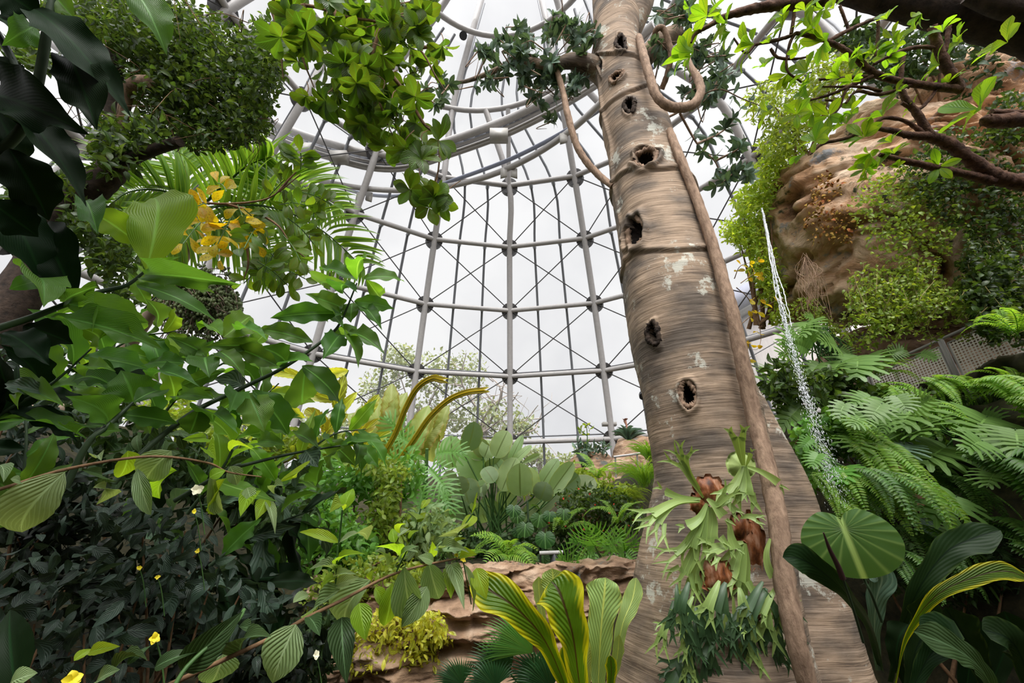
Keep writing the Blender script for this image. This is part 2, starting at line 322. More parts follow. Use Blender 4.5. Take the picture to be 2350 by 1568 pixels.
def inst(mb, tpl, P, D, NN, Ln, Wd, R=None, M=0):
    """vectorised copies of a template: P positions, D directions, NN normals, Ln lengths, Wd widths"""
    V, F, U = tpl; k = len(V); n = len(P); X, Y, Z = frame(D, NN)
    Ln = np.broadcast_to(Ln, (n,)); Wd = np.broadcast_to(Wd, (n,))
    f_ = FOLD[id(V)][0]*np.abs(V[:, 0]) if id(V) in FOLD else 0*V[:, 0]; Zz = (V[:, 2]-f_)[None]*Ln[:, None]+f_[None]*Wd[:, None]
    A = (V[None, :, 0:1]*X[:, None]*Wd[:, None, None]+V[None, :, 1:2]*Y[:, None]*Ln[:, None, None]+Zz[..., None]*Z[:, None])+np.asarray(P)[:, None]
    FF = (F[None]+np.arange(n)[:, None, None]*k).reshape(-1, F.shape[1])
    R = RS.rand(n) if R is None else R
    mb.add(A.reshape(-1, 3), FF, np.tile(U, (n, 1)), np.repeat(R, k), M)
    return mb
TPL = {}
def variants(key, n, *a, **k): TPL[key] = [leaf_tpl(*a, seed=i, **dict(k, droop=k.get('droop', .15)*(.5+.35*i), twist=(i-1)*.3)) for i in range(n)]
variants('ginger', 4, 'ginger', nu=6, nv=26, fold=.2, droop=.14, wave=.55, nw=3)
variants('ovate', 4, 'ovate', nu=6, nv=16, fold=.22, droop=.12, wave=.12)
variants('ell', 3, 'ell', nu=4, nv=12, fold=.2, droop=.12, wave=.1)
variants('obov', 3, 'obov', nu=4, nv=12, fold=.2, droop=.14, wave=.12)
variants('paddle', 3, 'paddle', nu=6, nv=18, fold=.15, droop=.08, wave=.1, nw=3)
variants('lance', 3, 'lance', nu=4, nv=12, fold=.25, droop=.2)
variants('strap', 3, 'strap', nu=2, nv=14, fold=.5, droop=.2)
TINY = leaf_tpl('ell', 2, 3, .3, .1); TINYO = leaf_tpl('ovate', 2, 4, .3, .14); LANCE = leaf_tpl('lance', 2, 4, .3, .2); LEAFLET = leaf_tpl('strap', 2, 8, .6, .12)
BANANA = leaf_tpl('paddle', 6, 20, .3, .25, .5, 7, 3)
def heart_tpl(nr=12, na=144, rib=.010):
    # polar leaf: petiole joins at origin, tip at +Y
    a = np.linspace(-PI, PI, na+1); r = .52+.30*np.cos(a/2)**6+.10*np.cos(a)-.0
    r = np.where(np.abs(a) > 2.5, r*(1-.62*((np.abs(a)-2.5)/(PI-2.5))**1.5), r)
    r = r/r.max()
    R_, A = np.meshgrid(np.linspace(0, 1, nr+1), a, indexing='ij')
    X = R_*r*np.sin(A)*1.15; Y = R_*r*np.cos(A); Z = .22*np.abs(X)-.28*(X**2+Y**2)+rib*np.cos(A*18)*R_*1.6
    V = np.stack([X, Y, Z], -1).reshape(-1, 3); k = na+1
    i, j = np.meshgrid(np.arange(nr), np.arange(na), indexing='ij')
    F = np.stack([i*k+j, i*k+j+1, (i+1)*k+j+1, (i+1)*k+j], -1).reshape(-1, 4)
    U = np.stack([.5+X/1.5, np.abs(A)/PI], -1).reshape(-1, 2); return V, F, U
HEART = heart_tpl(); HEART_S = heart_tpl(3, 20, 0)
def monst_tpl(nf=7, seed=0, cut=.45, gap=.30, wd=.62, droop=.25):
    """split leaf: side fingers along a midrib; base at origin, tip +Y 1"""
    Vs = []; Fs = []; Us = []; n = 0
    def strip(C, Wv, cols=2):
        nonlocal n
        m = len(C)
        for i in range(m):
            for q in (-1, 0, 1): Vs.append(C[i]+Wv[i]*q); Us.append((.5+.5*q*.5, i/(m-1)))
        for i in range(m-1):
            for q in range(2): Fs.append([n+i*3+q, n+i*3+q+1, n+(i+1)*3+q+1, n+(i+1)*3+q])
        n += m*3
    zf = lambda x, y: .3*abs(x)-droop*((y-.4)**2+x*x*1.4)
    for sd in (-1, 1):
        for f in range(nf):
            t = (f+.5)/nf; y0 = t*.86; ln = wd*(math.sin(PI*(.12+.86*t)**.85)**.6)*(.92+.16*((f*7+seed*3+(sd > 0)) % 5)/5)
            ang = (.75-.95*t) if t > .1 else .9; ang = 1.15-1.9*t*.72
            dx, dy = math.cos(.2+t*.75)*sd, -.45+1.35*t
            d = np.array([dx, dy]); d /= np.linalg.norm(d); pw = np.array([-d[1], d[0]])*sd
            C = []; Wv = []
            for k_, q in enumerate(np.linspace(0, 1, 6)):
                c = np.array([0, y0])+d*ln*q; c[1] += .10*q*q
                wdt = (.86/nf*.56)*(1.25 if q < cut else 1-gap)*(1 if q < .82 else .45)
                C.append([c[0], c[1], zf(*c)]); Wv.append([pw[0]*wdt, pw[1]*wdt, 0])
            strip(np.array(C), np.array(Wv))
    C = []; Wv = []
    for q in np.linspace(0, 1, 6): C.append([0, .72+.28*q, zf(0, .72+.28*q)]); Wv.append([.09*(1-q)**.7+.004, 0, 0])
    strip(np.array(C), np.array(Wv))
    C = [[0, y, zf(0, y)+.006] for y in np.linspace(-.02, .95, 10)]; strip(np.array(C), np.array([[.014, 0, 0]]*10))
    Us[-30:] = [(.5, .5)]*30
    return np.array(Vs), np.array(Fs), np.array(Us)
MONST = [monst_tpl(7, 0), monst_tpl(8, 1, .35), monst_tpl(6, 2, .55)]
XAN = [monst_tpl(9, 0, .12, .55, .60, .3), monst_tpl(8, 1, .1, .5, .55, .45)]
PAPAYA = [monst_tpl(5, 0, .2, .4, .6, .3)]
def frond_tpl(np_=22, pl=.16, pw=.035, droop=.25, tilt=.35, taper=.75, ply=4, sweep=.25, seed=0):
    """feather frond: rachis + pinnae; base origin, tip +Y"""
    rs = np.random.RandomState(seed); mb = MB(); t = np.linspace(.08, .99, np_); z = lambda y: droop*4*y*(1-y)
    lt = leaf_tpl('strap', 2, ply, .5, .15)
    P = []; D = []; NN = []; Ln = []
    for y in t:
        for sd in (-1, 1):
            P.append([0, y+rs.uniform(-.006, .006), z(y)]); D.append([sd, sweep+.6*y*sweep*2+rs.uniform(-.06, .06), -tilt*.3+rs.uniform(-.08, .08)])
            NN.append([sd*-.2, droop*4*(2*y-1)*.5, 1]); Ln.append(pl*(math.sin(PI*(.14+.84*y))**taper))
    Ln = np.array(Ln); inst(mb, lt, P, D, NN, Ln, pw)
    tube(mb, [[0, y, z(y)] for y in np.linspace(0, 1, 9)], np.linspace(.008, .002, 9), 4, 1, False, cap=False)
    return np.concatenate(mb.V), np.concatenate(mb.F), np.concatenate(mb.U), np.concatenate(mb.R)
FERN = [frond_tpl(30, .15, .036, .22, seed=1), frond_tpl(26, .13, .038, .32, seed=2), frond_tpl(34, .12, .030, .15, seed=3)]
BFERN = [frond_tpl(16, .34, .05, .25, taper=.6, ply=5, seed=4)]
# mesh cache so repeats share data
MC = {}
def tplmesh(key, tpl, m):
    k = (key, m.name)
    if k not in MC:
        mb = MB(); mb.add(tpl[0], tpl[1], tpl[2], tpl[3] if len(tpl) > 3 else 0.); MC[k] = mb.data(key, m)
    return MC[k]
def put(name, key, tpl, m, base, d, n, ln, wd, parent=None, zs=None, label=None):
    me = tplmesh(key, tpl, m); o = bpy.data.objects.new(name, me); COL.objects.link(o)
    X, Y, Z = frame(np.asarray(d, float), n); M3 = np.eye(4); M3[:3, 0] = X*wd; M3[:3, 1] = Y*ln; M3[:3, 2] = Z*(zs or ln)
    M3[:3, 3] = np.asarray(base)-(wloc(parent) if parent is not None else 0)
    o.matrix_basis = Matrix(M3.tolist()); o.parent = parent
    if label: o['label'] = label
    return o
def leafpx(parent, shape, m, bx, by, tx, ty, wpx, D0, D1=None, up=.35, nj=.35, name='leaf', label=None, side=0.):
    """a leaf from a base point to a tip point seen in the photo, at depths D0, D1"""
    D1 = D0*RS.uniform(.9, 1.1) if D1 is None else D1
    a = at(bx, by, D0); b = at(tx, ty, D1); d = b-a; ln = np.linalg.norm(d)
    n = nrm(CAM-a)+np.array([side, 0, up])+RS.uniform(-nj, nj, 3)
    k = RS.randint(len(TPL[shape])); return put(name, shape+'%d' % k, TPL[shape][k], m, a, d, n, ln, wpx*D0/FPX*1.05, parent, label=label)
def mass(mb, tpl, C, size, width=.5, up=.3, spread=1., hang=0., R=None, face=.0, Dr=None):
    """leaves at centres C (n,3): random directions, a bias up for the blade, hang pulls tips down"""
    n = len(C); D = RS.normal(size=(n, 3))*spread; D[:, 2] -= hang
    if Dr is not None: D = D+Dr
    NN = RS.normal(size=(n, 3))*.7+np.array([0, 0, up])+nrm(CAM-C)*face
    sz = size*RS.uniform(.6, 1.25, n); inst(mb, tpl, C, D, NN, sz, sz*width, R); return mb
def vol(px, py, D, sx, sy, sD, n):
    """n points around at(px,py,D): gaussian-ish blob in photo px and depth, roundish"""
    v = RS.normal(size=(n, 3)); v = nrm(v)*RS.rand(n, 1)**.45
    return np.array([at(px+sx*a, py+sy*b, D+sD*c) for a, b, c in v])
# ---------------------------------------------------------------- the glass dome
S0 = 14.0
KH = np.array([-.14, .2553, .4787, .704, .9141, 1.105, 1.36, 1.60, 1.80])
KR = np.array([1.04, 1.0, .946, .868, .772, .667, .49, .335, .12])
KX = np.array([-.0166]*6+[-.10, -.049, 0]); KY = np.array([.432]*6+[.504, .560, .58])
T0 = .0099; DA = 2*PI/18
def dome(k, h, off=0.):
    a = T0+k*DA; R = np.interp(h, KH, KR); 
    return np.array([S0*(np.interp(h, KH, KX)+R*math.sin(a))+off*math.sin(a), S0*(np.interp(h, KH, KY)+R*math.cos(a))+off*math.cos(a), EYE+S0*h+off*.3])
def onplane(x, y, h):
    r = ray(x, y); return CAM+r*(S0*h/r[2])
RIBTOP = {-1: [onplane(1038, 252, 1.36), onplane(1078, 95, 1.60), onplane(1110, -20, 1.80)], 1: [onplane(1281, 190, 1.36), onplane(1254, 52, 1.60), onplane(1236, -30, 1.80)]}
def ribpts(k, off=0.):
    P = [dome(k, h, off) for h in KH[:6]]
    kk = (k+9) % 18-9
    if kk in RIBTOP: P += [p+np.array([0, off, off*.3]) for p in RIBTOP[kk]]
    elif kk == 0: P += [dome(0, 1.36, off)]
    else: P += [dome(k, h, off) for h in KH[6:]]
    return P
def rset(k): return ribpts(k)
LAB = {-2: 'left of centre', -1: 'first left of the centre column', 0: 'straight ahead at the centre', 1: 'between the centre column and the tree trunk', 2: 'just right of the tree trunk'}
def ringname(i): return ['lowest', 'second', 'third', 'fourth', 'fifth'][i]
for k in range(18):
    kk = (k+9) % 18-9
    t = thing('trim_%d' % (k+1), None, None, dome(k, -.14), kind='structure')
    mb = MB(); tube(mb, ribpts(k), .15, 10, 5); mb.build('rib', M_steel, t)
    mb = MB(); tube(mb, [p+np.array([0, 0, 0]) for p in ribpts(k, .62)], .045, 4, 5); mb.build('glazing_bar', M_steel2, t)
    for i, h in enumerate(KH[1:6]):
        c = dome(k, h); a = T0+k*DA; nn = np.array([math.sin(a), math.cos(a), .25]); nn = nrm(nn)
        mb = MB(); tube(mb, [c-nn*.10+nn*.1, c+nn*.34], [.42, .42], 20, 1, False); mb.build('node_disc', M_dark, t)
# glazed bays
for k in range(18):
    t = thing('window_%d' % (k+1), None, None, dome(k+.5, -.14), kind='structure')
    A = ribpts(k); B = ribpts(k+1)
    fr_ = lambda P, Q, q: P*(1-q)+Q*q
    mb = MB()
    for i in range(1, 6): tube(mb, [A[i], B[i]], .12, 10, 1, False)
    mb.build('ring_beam', M_steel, t)
    mb = MB()
    for i in range(1, 6): tube(mb, [dome(k, KH[i]+.012, .58), dome(k+1, KH[i]+.012, .58)], .035, 4, 1, False)
    mb.build('transom', M_steel2, t)
    for q in (1/3., 2/3.):
        mb = MB(); P = [fr_(dome(k, h, .55), dome(k+1, h, .55), q) for h in KH[:6]]+[fr_(dome(k, h, .4), dome(k+1, h, .4), q) for h in KH[6:8]]
        tube(mb, P, .065, 6, 4)
        for i in range(1, 6): c = fr_(A[i], B[i], q); tube(mb, [c, fr_(dome(k, KH[i], .55), dome(k+1, KH[i], .55), q)], [.11, .09], 8, 1, False)
        mb.build('mullion', M_steel2, t)
    for i in range(0, 5):
        for (p, q) in ((A[i], B[i+1]), (B[i], A[i+1])):
            mb = MB(); tube(mb, [p, q], .028, 5, 1, False); mb.build('brace_rod', M_dark, t)
    mb = MB(); H = list(KH); rows = [[fr_(dome(k, h, .66), dome(k+1, h, .66), q) for q in np.linspace(0, 1, 4)] for h in H]
    V = np.array(rows).reshape(-1, 3); F = [[i*4+j, i*4+j+1, (i+1)*4+j+1, (i+1)*4+j] for i in range(len(H)-1) for j in range(3)]
    mb.add(V, F); mb.build('glass_pane', M_glass, t, smooth=False)
def ringcurve(name, cx, cy, R, h, r, m, kind=(0, 2*PI), seg=10, dz=0., parent=None):
    mb = MB(); P = [[S0*(cx+R*math.sin(a)), S0*(cy+R*math.cos(a)), EYE+S0*h+dz] for a in np.linspace(kind[0], kind[1], 73)]
    tube(mb, P, r, seg, 1, False, cap=False); return mb.build(name, m, parent)
for nm, cx, cy, R, h in (('trim_19', -.1278, .5043, .492, 1.36), ('trim_20', -.046, .548, .335, 1.60)):
    t = thing(nm, None, None, (S0*cx, S0*cy, EYE+S0*h), kind='structure')
    ringcurve('ring_pipe', cx, cy, R, h, .13, M_steel, parent=t); ringcurve('glazing_bar', cx, cy, R+.02, h, .05, M_steel2, dz=.42, parent=t); ringcurve('glazing_rail', cx, cy, R+.025, h, .04, M_steel2, dz=.62, parent=t)
# hanging service rings: lower round pipe and the broad duct band above it
t = thing('trim_21', None, None, (S0*-.37, S0*.27, EYE+S0), kind='structure')
ringcurve('ring_pipe', -.369, .2711, .745, 1.0, .125, M_steel, (-1.6, 2.2), 10, parent=t)
for px, py in ((838, 440), (1168, 385), (1305, 305)):
    mb = MB(); c = onplane(px, py+2, 1.0); box(mb, c+np.array([-.22, 0, -.25]), (.3, .1, .5), X=nrm([1, 0, .35])); box(mb, c+np.array([.22, 0, -.25]), (.3, .1, .5), X=nrm([1, 0, -.35])); mb.build('bracket', M_white, t)
t = thing('trim_22', None, None, onplane(900, 385, 1.06), kind='structure')
CPX = [(560, 265), (625, 312), (690, 340), (760, 362), (850, 385), (935, 385), (1040, 352), (1140, 316), (1200, 290), (1290, 243), (1390, 180), (1500, 90)]
def band(off, r, m, name, h=1.06, seg=8):
    mb = MB(); tube(mb, [onplane(x, y+off, h) for x, y in CPX], r, seg, 5); mb.build(name, m, t)
band(-32, .17, M_steel, 'upper_pipe', 1.10); band(-14, .07, M_steel, 'conduit', 1.09); band(2, .11, M_steel, 'lower_rail', 1.06); band(-5, .05, M_steel, 'conduit')
mb = MB(); P = smooth_path([onplane(x, y-18, 1.11) for x, y in CPX], 4)
for a, b in zip(P[:-1], P[1:]):
    X = nrm(b-a); box(mb, (a+b)/2, (np.linalg.norm(b-a)*1.02, .22, .5), X=X, Y=nrm(np.cross([0, 0, 1], X)))
mb.build('duct', plain('dark_grey_duct', s(92, 96, 104), .6), t)  # dark grey over the whole duct band
band(62, .09, M_blue, 'blue_conduit', 1.04)
for px, py in ((700, 345), (778, 362), (1145, 312)):
    mb = MB(); box(mb, onplane(px, py, 1.05), (.75, .4, .45)); mb.build('junction_box', M_white, t)
# post hanging from the upper ring at the centre column
t = thing('trim_23', None, None, onplane(1167, 245, 1.36), kind='structure'); mb = MB(); tube(mb, [onplane(1166, 250, 1.30), onplane(1168, 424, 1.105)], .11, 8, 1, False); mb.build('hanger_post', M_steel, t)
# small fixtures on the frame
def fixture(name, label, cat, px, py, D, kind):
    c = at(px, py, D); t = thing(name, label, cat, c)
    mb = MB()
    if kind == 'speaker': box(mb, c, (.34, .26, .5), X=nrm([1, .2, .35]), Z=nrm([-.35, .1, 1])); mb.build('case', plain('green_case', s(34, 52, 38)), t); mb = MB(); tube(mb, [c+[0, .1, -.1], c+[0.02, .3, -.75]], .03, 6, 1, False); mb.build('stake', M_black, t)
    elif kind == 'spot': tube(mb, [c+[0, 0, .12], c, c+[0, -.12, -.14]], [.10, .16, .20], 12, 3); mb.build('lamp_housing', M_black, t); mb = MB(); box(mb, c+[0, .12, .1], (.06, .2, .06)); mb.build('bracket', M_dark, t)
    return t
fixture('flood_light', 'small black flood light fixed to the centre column above the broad leaves', 'lamp', 1168, 984, 20.3, 'spot')
fixture('flood_light', 'round spot lamp on the frame left of the tree trunk', 'lamp', 1474, 905, 19, 'spot')
fixture('flood_light', 'small spot lamp on the upper ring beside the hanging twigs', 'lamp', 1064, 84, float(onplane(1064, 78, 1.6)[1]*CP+(onplane(1064, 78, 1.6)[2]-EYE)*SP), 'spot')
t = thing('sensor_box', 'flat pale box clamped to the column left of the tree trunk', 'box', at(1398, 974, 19.2)); mb = MB(); box(mb, at(1398, 974, 19.2), (.65, .3, .16)); mb.build('case', M_white, t); mb = MB(); box(mb, at(1398, 968, 19.3), (.2, .12, .12)); mb.build('clamp', M_steel2, t)

# ---------------------------------------------------------------- outside: wing of the building, trees
t = thing('concrete_building', 'pale concrete wing with grey roof fascia outside the glass, right of the trunk', 'building', at(1760, 800, 30)*[1, 1, 0])
mb = MB(); q = [at(1600, 770, 30), at(2000, 600, 27)]
def wallq(mb, a, b, z0, z1, th=.6):
    d = nrm((b-a)*[1, 1, 0]); c = (a+b)/2; c[2] = (z0+z1)/2; box(mb, c, (np.linalg.norm((b-a)[:2]), th, z1-z0), X=d, Y=np.cross([0, 0, 1], d))
A_ = at(1690, 745, 34); B_ = at(1900, 745, 26); za = at(1690, 745, 34)[2]
def prism4(mb, pts, off):
    V = [np.asarray(p) for p in pts]+[np.asarray(p)+off for p in pts]
    mb.add(V, [[0, 1, 2, 3], [7, 6, 5, 4], [0, 4, 5, 1], [1, 5, 6, 2], [2, 6, 7, 3], [3, 7, 4, 0]])
g0 = at(1640, 760, 34); g1 = at(1960, 575, 27)
prism4(mb, [[g0[0], g0[1], 0], [g1[0], g1[1], 0], g1, g0], np.array([2, 6, 0])); mb.build('wall', M_conc, t)
mb = MB(); prism4(mb, [at(1640, 760, 33.6), at(1960, 575, 26.7), at(1960, 555, 26.7), at(1640, 742, 33.6)], np.array([.3, 1., 0])); mb.build('trim_band', M_white, t)
mb = MB(); prism4(mb, [at(1640, 741, 33.2), at(1960, 554, 26.4), at(1960, 505, 26.4), at(1640, 692, 33.2)], np.array([3, 8, 0])); mb.build('roof_fascia', plain('grey_roof', s(150, 152, 166), .7), t)
for i, (a, b) in enumerate((((1690, 800), (1860, 705)), ((1690, 838), (1870, 735)))):
    mb = MB(); tube(mb, [at(*a, 26), at(*b, 23)], .03, 5, 1, False); mb.build('wall_cable', M_dark, t)
def outtree(label, px, py, D, branches, blobs, m=LM['outer'], col=None, th=.3, nl=1400, size=.42, group='trees outside the glass'):
    base = at(px, 1150, D); base[2] = 0; t = thing('outdoor_tree', label, 'tree', base)
    bm = noisemat('outdoor_bark', [(.3, s(128, 116, 106)), (.7, s(160, 150, 140))], 6)
    mb = MB(); top = at(px, py, D); tube(mb, [base, (base+top)/2+[.2, 0, 0], top], [th*1.3, th, th*.5], 8)
    mb.build('trunk', bm, t)
    mb = MB()
    for br in branches:
        P = [at(x, y, D+RS.uniform(-1, 1)) for x, y in br]; tube(mb, P, np.linspace(th*.34, .03, len(P)), 5, 4)
        for q in range(7):
            i = RS.randint(0, len(P)-1); a = P[i]+(P[i+1]-P[i])*RS.rand(); d = RS.normal(size=3)*[1, .6, .8]+[0, 0, .5]; b = a+nrm(d)*RS.uniform(.8, 2.); c = b+RS.normal(size=3)*.5
            tube(mb, [a, (a+b)/2+RS.normal(size=3)*.12, b, c], [.05, .035, .02, .012], 4, 2)
    mb.build('branches', bm, t)
    mb = MB()
    for (x, y, sx, sy, n) in blobs:
        C = vol(x, y, D, sx, sy, 1.6, int(n*nl/1000)); mass(mb, TINYO, C, size, .55, .4)
    mb.build('foliage', m, t)
outtree('pale broad-crowned tree seen through the fogged glass left of the centre column', 960, 930, 39,
        [[(960, 1010), (930, 900), (905, 830)], [(960, 980), (1010, 880), (1050, 830)], [(955, 1000), (880, 930), (850, 880)], [(980, 1000), (1060, 930), (1150, 905)]],
        [(915, 830, 45, 45, 620), (870, 900, 55, 60, 620), (1000, 860, 70, 60, 700), (1075, 860, 45, 60, 420), (960, 970, 120, 60, 900), (1060, 960, 90, 50, 600), (860, 980, 60, 50, 450)], nl=900)
outtree('half bare tree with twisted grey branches behind the centre column', 1110, 960, 31,
        [[(1090, 1000), (1130, 930), (1180, 900)], [(1100, 1000), (1150, 960), (1190, 900)], [(1130, 1010), (1200, 970), (1235, 930)], [(1120, 980), (1150, 900), (1120, 860)], [(1150, 1000), (1220, 990), (1240, 960)], [(1110, 960), (1060, 880), (1070, 810)]],
        [(1140, 950, 60, 40, 260), (1200, 980, 40, 25, 200), (1160, 1000, 60, 25, 220)], LM['outer'], nl=800)
outtree('low rounded far tree beyond the glass right of the centre column', 1240, 1060, 45, [[(1240, 1090), (1230, 1050)], [(1240, 1090), (1290, 1050)]], [(1225, 1050, 45, 28, 500), (1300, 1070, 55, 30, 500), (1340, 1045, 30, 20, 200)], nl=900, size=.5)
outtree('thin far tree outside at the left edge of the lower glass', 700, 990, 40, [[(690, 1010), (660, 960)], [(700, 1010), (770, 960)]], [(650, 975, 70, 45, 600), (770, 985, 60, 40, 500), (540, 975, 50, 30, 300)], nl=900, size=.5)
# ---------------------------------------------------------------- ground, banks, rock
def terrain(x, y):
    z = np.where(y > 5.4, .95+np.clip(y-10, 0, 5)*.42, 0.)*np.clip((y-5.2)/.5, 0, 1)
    z = np.maximum(z, np.clip((-2.6-x)*.62, 0, 3.4)*np.clip((y+.5)/2, 0, 1))
    z = np.maximum(z, np.where(x > 3, np.clip((x-3.2-np.clip(7.6-y, -3, 9)*.42), 0, 1.5)*2.0, 0)*np.clip((y-1)/2, 0, 1))
    r = np.hypot(x+.2, y-6); z = z*np.clip((14.2-r)/1.5, 0, 1)*1.0
    return z
gx, gy = np.meshgrid(np.linspace(-70, 70, 1), np.linspace(-70, 70, 1))
xs = np.unique(np.r_[-80, -40, np.linspace(-20, 20, 161), 40, 80]); ys = np.unique(np.r_[-80, -40, np.linspace(-12, 24, 145), 50, 100])
X, Y = np.meshgrid(xs, ys, indexing='ij'); Z = terrain(X, Y); Z = Z+.10*fbm(np.stack([X, Y, Y*0], -1)*1.3, 4)*(np.hypot(X, Y) < 20)
i, j = np.meshgrid(np.arange(len(xs)-1), np.arange(len(ys)-1), indexing='ij'); k = len(ys)
F = np.stack([i*k+j, (i+1)*k+j, (i+1)*k+j+1, i*k+j+1], -1).reshape(-1, 4)
mb = MB(); mb.add(np.stack([X, Y, Z], -1).reshape(-1, 3), F); tag(mb.build('floor', M_soil), kind='structure')
def tz(x, y): return float(terrain(np.array(x), np.array(y)))
def rockface(pts, z0, z1, amp, m, name, sc=1.0, depth=1.2, nx=120, nz=70, ledge=.0, taper=.2, strata=0.):
    """rock mass following a line of ground points: front face, top and back"""
    P = smooth_path(np.asarray(pts, float), 12); d = np.r_[0, np.cumsum(np.linalg.norm(np.diff(P, axis=0), axis=1))]; t = np.linspace(0, d[-1], nx)
    C = np.array([np.interp(t, d, P[:, a]) for a in range(P.shape[1])]).T; T = nrm(np.gradient(C[:, :2], axis=0)); Nn = np.c_[T[:, 1], -T[:, 0]]
    z1 = np.interp(np.linspace(0, 1, nx), np.linspace(0, 1, len(z1)), z1) if not np.isscalar(z1) else np.full(nx, z1)
    prof = np.array([[0, q] for q in np.linspace(0, 1, nz)]+[[q, 1.] for q in np.linspace(.08, 1, 14)]+[[1, q] for q in np.linspace(.95, 0, 10)])
    V = np.zeros((nx, len(prof), 3))
    for a, (b, h) in enumerate(prof):
        o = -b*depth-taper*h; V[:, a, :2] = C[:, :2]+Nn*o if True else 0; V[:, a, 2] = z0+(z1-z0)*h
    n1 = fbm(V*sc, 6, .55); n2 = np.abs(fbm(V*np.array([.8, .8, 3.2])*sc+9, 4)); blk = fbm(np.floor(V*np.array([1.4, 1.4, 2.2])*sc+.35*vnoise(V*2)[..., None])*.71, 1)
    dd = amp*(n1*.6-n2*strata+.55*blk); V[:, :, 0] += Nn[:, None, 0]*dd; V[:, :, 1] += Nn[:, None, 1]*dd; V[:, :, 2] += amp*.4*n1*(prof[:, 1] > .6)
    i, j = np.meshgrid(np.arange(nx-1), np.arange(len(prof)-1), indexing='ij'); k = len(prof)
    F = np.stack([i*k+j, (i+1)*k+j, (i+1)*k+j+1, i*k+j+1], -1).reshape(-1, 4)
    mb = MB(); mb.add(V.reshape(-1, 3), F); return mb.build(name, m)
g = lambda x, y, D: at(x, y, D)[:2]
o = rockface([(-2.6, 5.5), (-1.3, 5.0), (.2, 4.95), (1.3, 5.3), (3.2, 6.0)], -.1, [1.0, 1.02, 1.12, 1.1, .95], .30, M_rock, 'retaining_rockwork', 1.5, 1.0, 260, 110, strata=.8)
tag(o, 'low tan rockwork retaining wall with ledges, behind the yellow-edged nest fern', 'rock')
o = rockface([g(1690, 1000, 8.4), g(1850, 1000, 7.6), g(2100, 1000, 6.0), g(2450, 1000, 4.6), (6.3, 1.0)], -.1, [3.2, 3.4, 3.5, 3.3, 3.2, 3.0], .5, noisemat('dark_mossy_rock', [(.3, s(26, 26, 18)), (.7, s(72, 66, 44))], 3, bump=1.), 'rock_cliff', .9, 1.6, 140, 70, strata=.5)
tag(o, 'dark mossy rock cliff under the split leaves and ferns on the right', 'rock')
o = rockface([(9, -2.2), (3, -2.6), (-3, -2.5), (-8, -1.2)], -.1, [5.0, 4.4, 4.6, 4.2], .5, M_rock, 'wall_back_added', .7, 2.0, 90, 50, strata=.5); tag(o, kind='structure')  # unseen rock wall added behind the camera to darken the near planting
def blobrock(name, label, cpx, D, poly, depth, m, amp=.35, nu=240, nv=150, sc=.8, pw=.85, strata=(1, 1, 1), sa=.0, fwd=0.):
    C = at(cpx[0], cpx[1], D); rt = np.array([1., 0, 0]); up = np.array([0, -SP, CP]); fw = np.array([0, CP, SP])
    pl = np.array([((x-cpx[0])*D/FPX, (cpx[1]-y)*D/FPX) for x, y in poly]); ang = np.arctan2(pl[:, 1], pl[:, 0]); rr = np.hypot(*pl.T); o = np.argsort(ang); ang = ang[o]; rr = rr[o]
    A = np.r_[ang-2*PI, ang, ang+2*PI]; Rr = np.r_[rr, rr, rr]
    th = np.linspace(0, 2*PI, nu, endpoint=False); ph = np.linspace(-PI/2, PI/2, nv); TH, PH = np.meshgrid(th, ph, indexing='ij')
    a = (TH+PI) % (2*PI)-PI; rad = np.interp(a, A, Rr); c = np.cos(PH)**pw
    Pp = C+(rad*c*np.cos(TH))[..., None]*rt+(rad*c*np.sin(TH))[..., None]*up+(np.sin(PH)*depth)[..., None]*fw
    nn = nrm(Pp-C); sv = np.array(strata); n1 = fbm(Pp*sc, 6, .55); n2 = 1-np.abs(fbm((Pp@np.array([[.8, .3, .5], [-.2, .9, .3], [-.55, -.2, .8]]))*sv*sc+4, 4)*1.5)
    Pp = Pp+nn*(amp*(n1*.55)-sa*np.clip(n2, 0, 1)**3)[..., None]
    i, j = np.meshgrid(np.arange(nu), np.arange(nv-1), indexing='ij'); i2 = (i+1) % nu
    F = np.stack([i*nv+j, i2*nv+j, i2*nv+j+1, i*nv+j+1], -1).reshape(-1, 4); mb = MB(); mb.add(Pp.reshape(-1, 3), F)
    return tag(mb.build(name, m), label, 'rock'), Pp
BPOLY = [(1762, 500), (1778, 440), (1830, 378), (1900, 340), (2010, 275), (2130, 195), (2260, 100), (2450, 40), (2640, 300), (2640, 600), (2380, 690), (2200, 748), (2080, 750), (2000, 755), (1930, 758), (1860, 745), (1820, 705), (1792, 620), (1765, 560)]
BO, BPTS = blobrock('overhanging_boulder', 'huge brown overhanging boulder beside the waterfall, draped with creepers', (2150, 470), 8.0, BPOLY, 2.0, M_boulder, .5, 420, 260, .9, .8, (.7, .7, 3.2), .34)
blobrock('ledge_rock', 'tan rock outcrop behind the perforated railing under the boulder', (2140, 830), 8.6, [(1900, 850), (1950, 770), (2060, 745), (2250, 735), (2400, 700), (2420, 900), (2150, 960), (1930, 930)], 1.2, M_rock, .25, 160, 90, 1.2, .8, (1, 1, 3), .15)
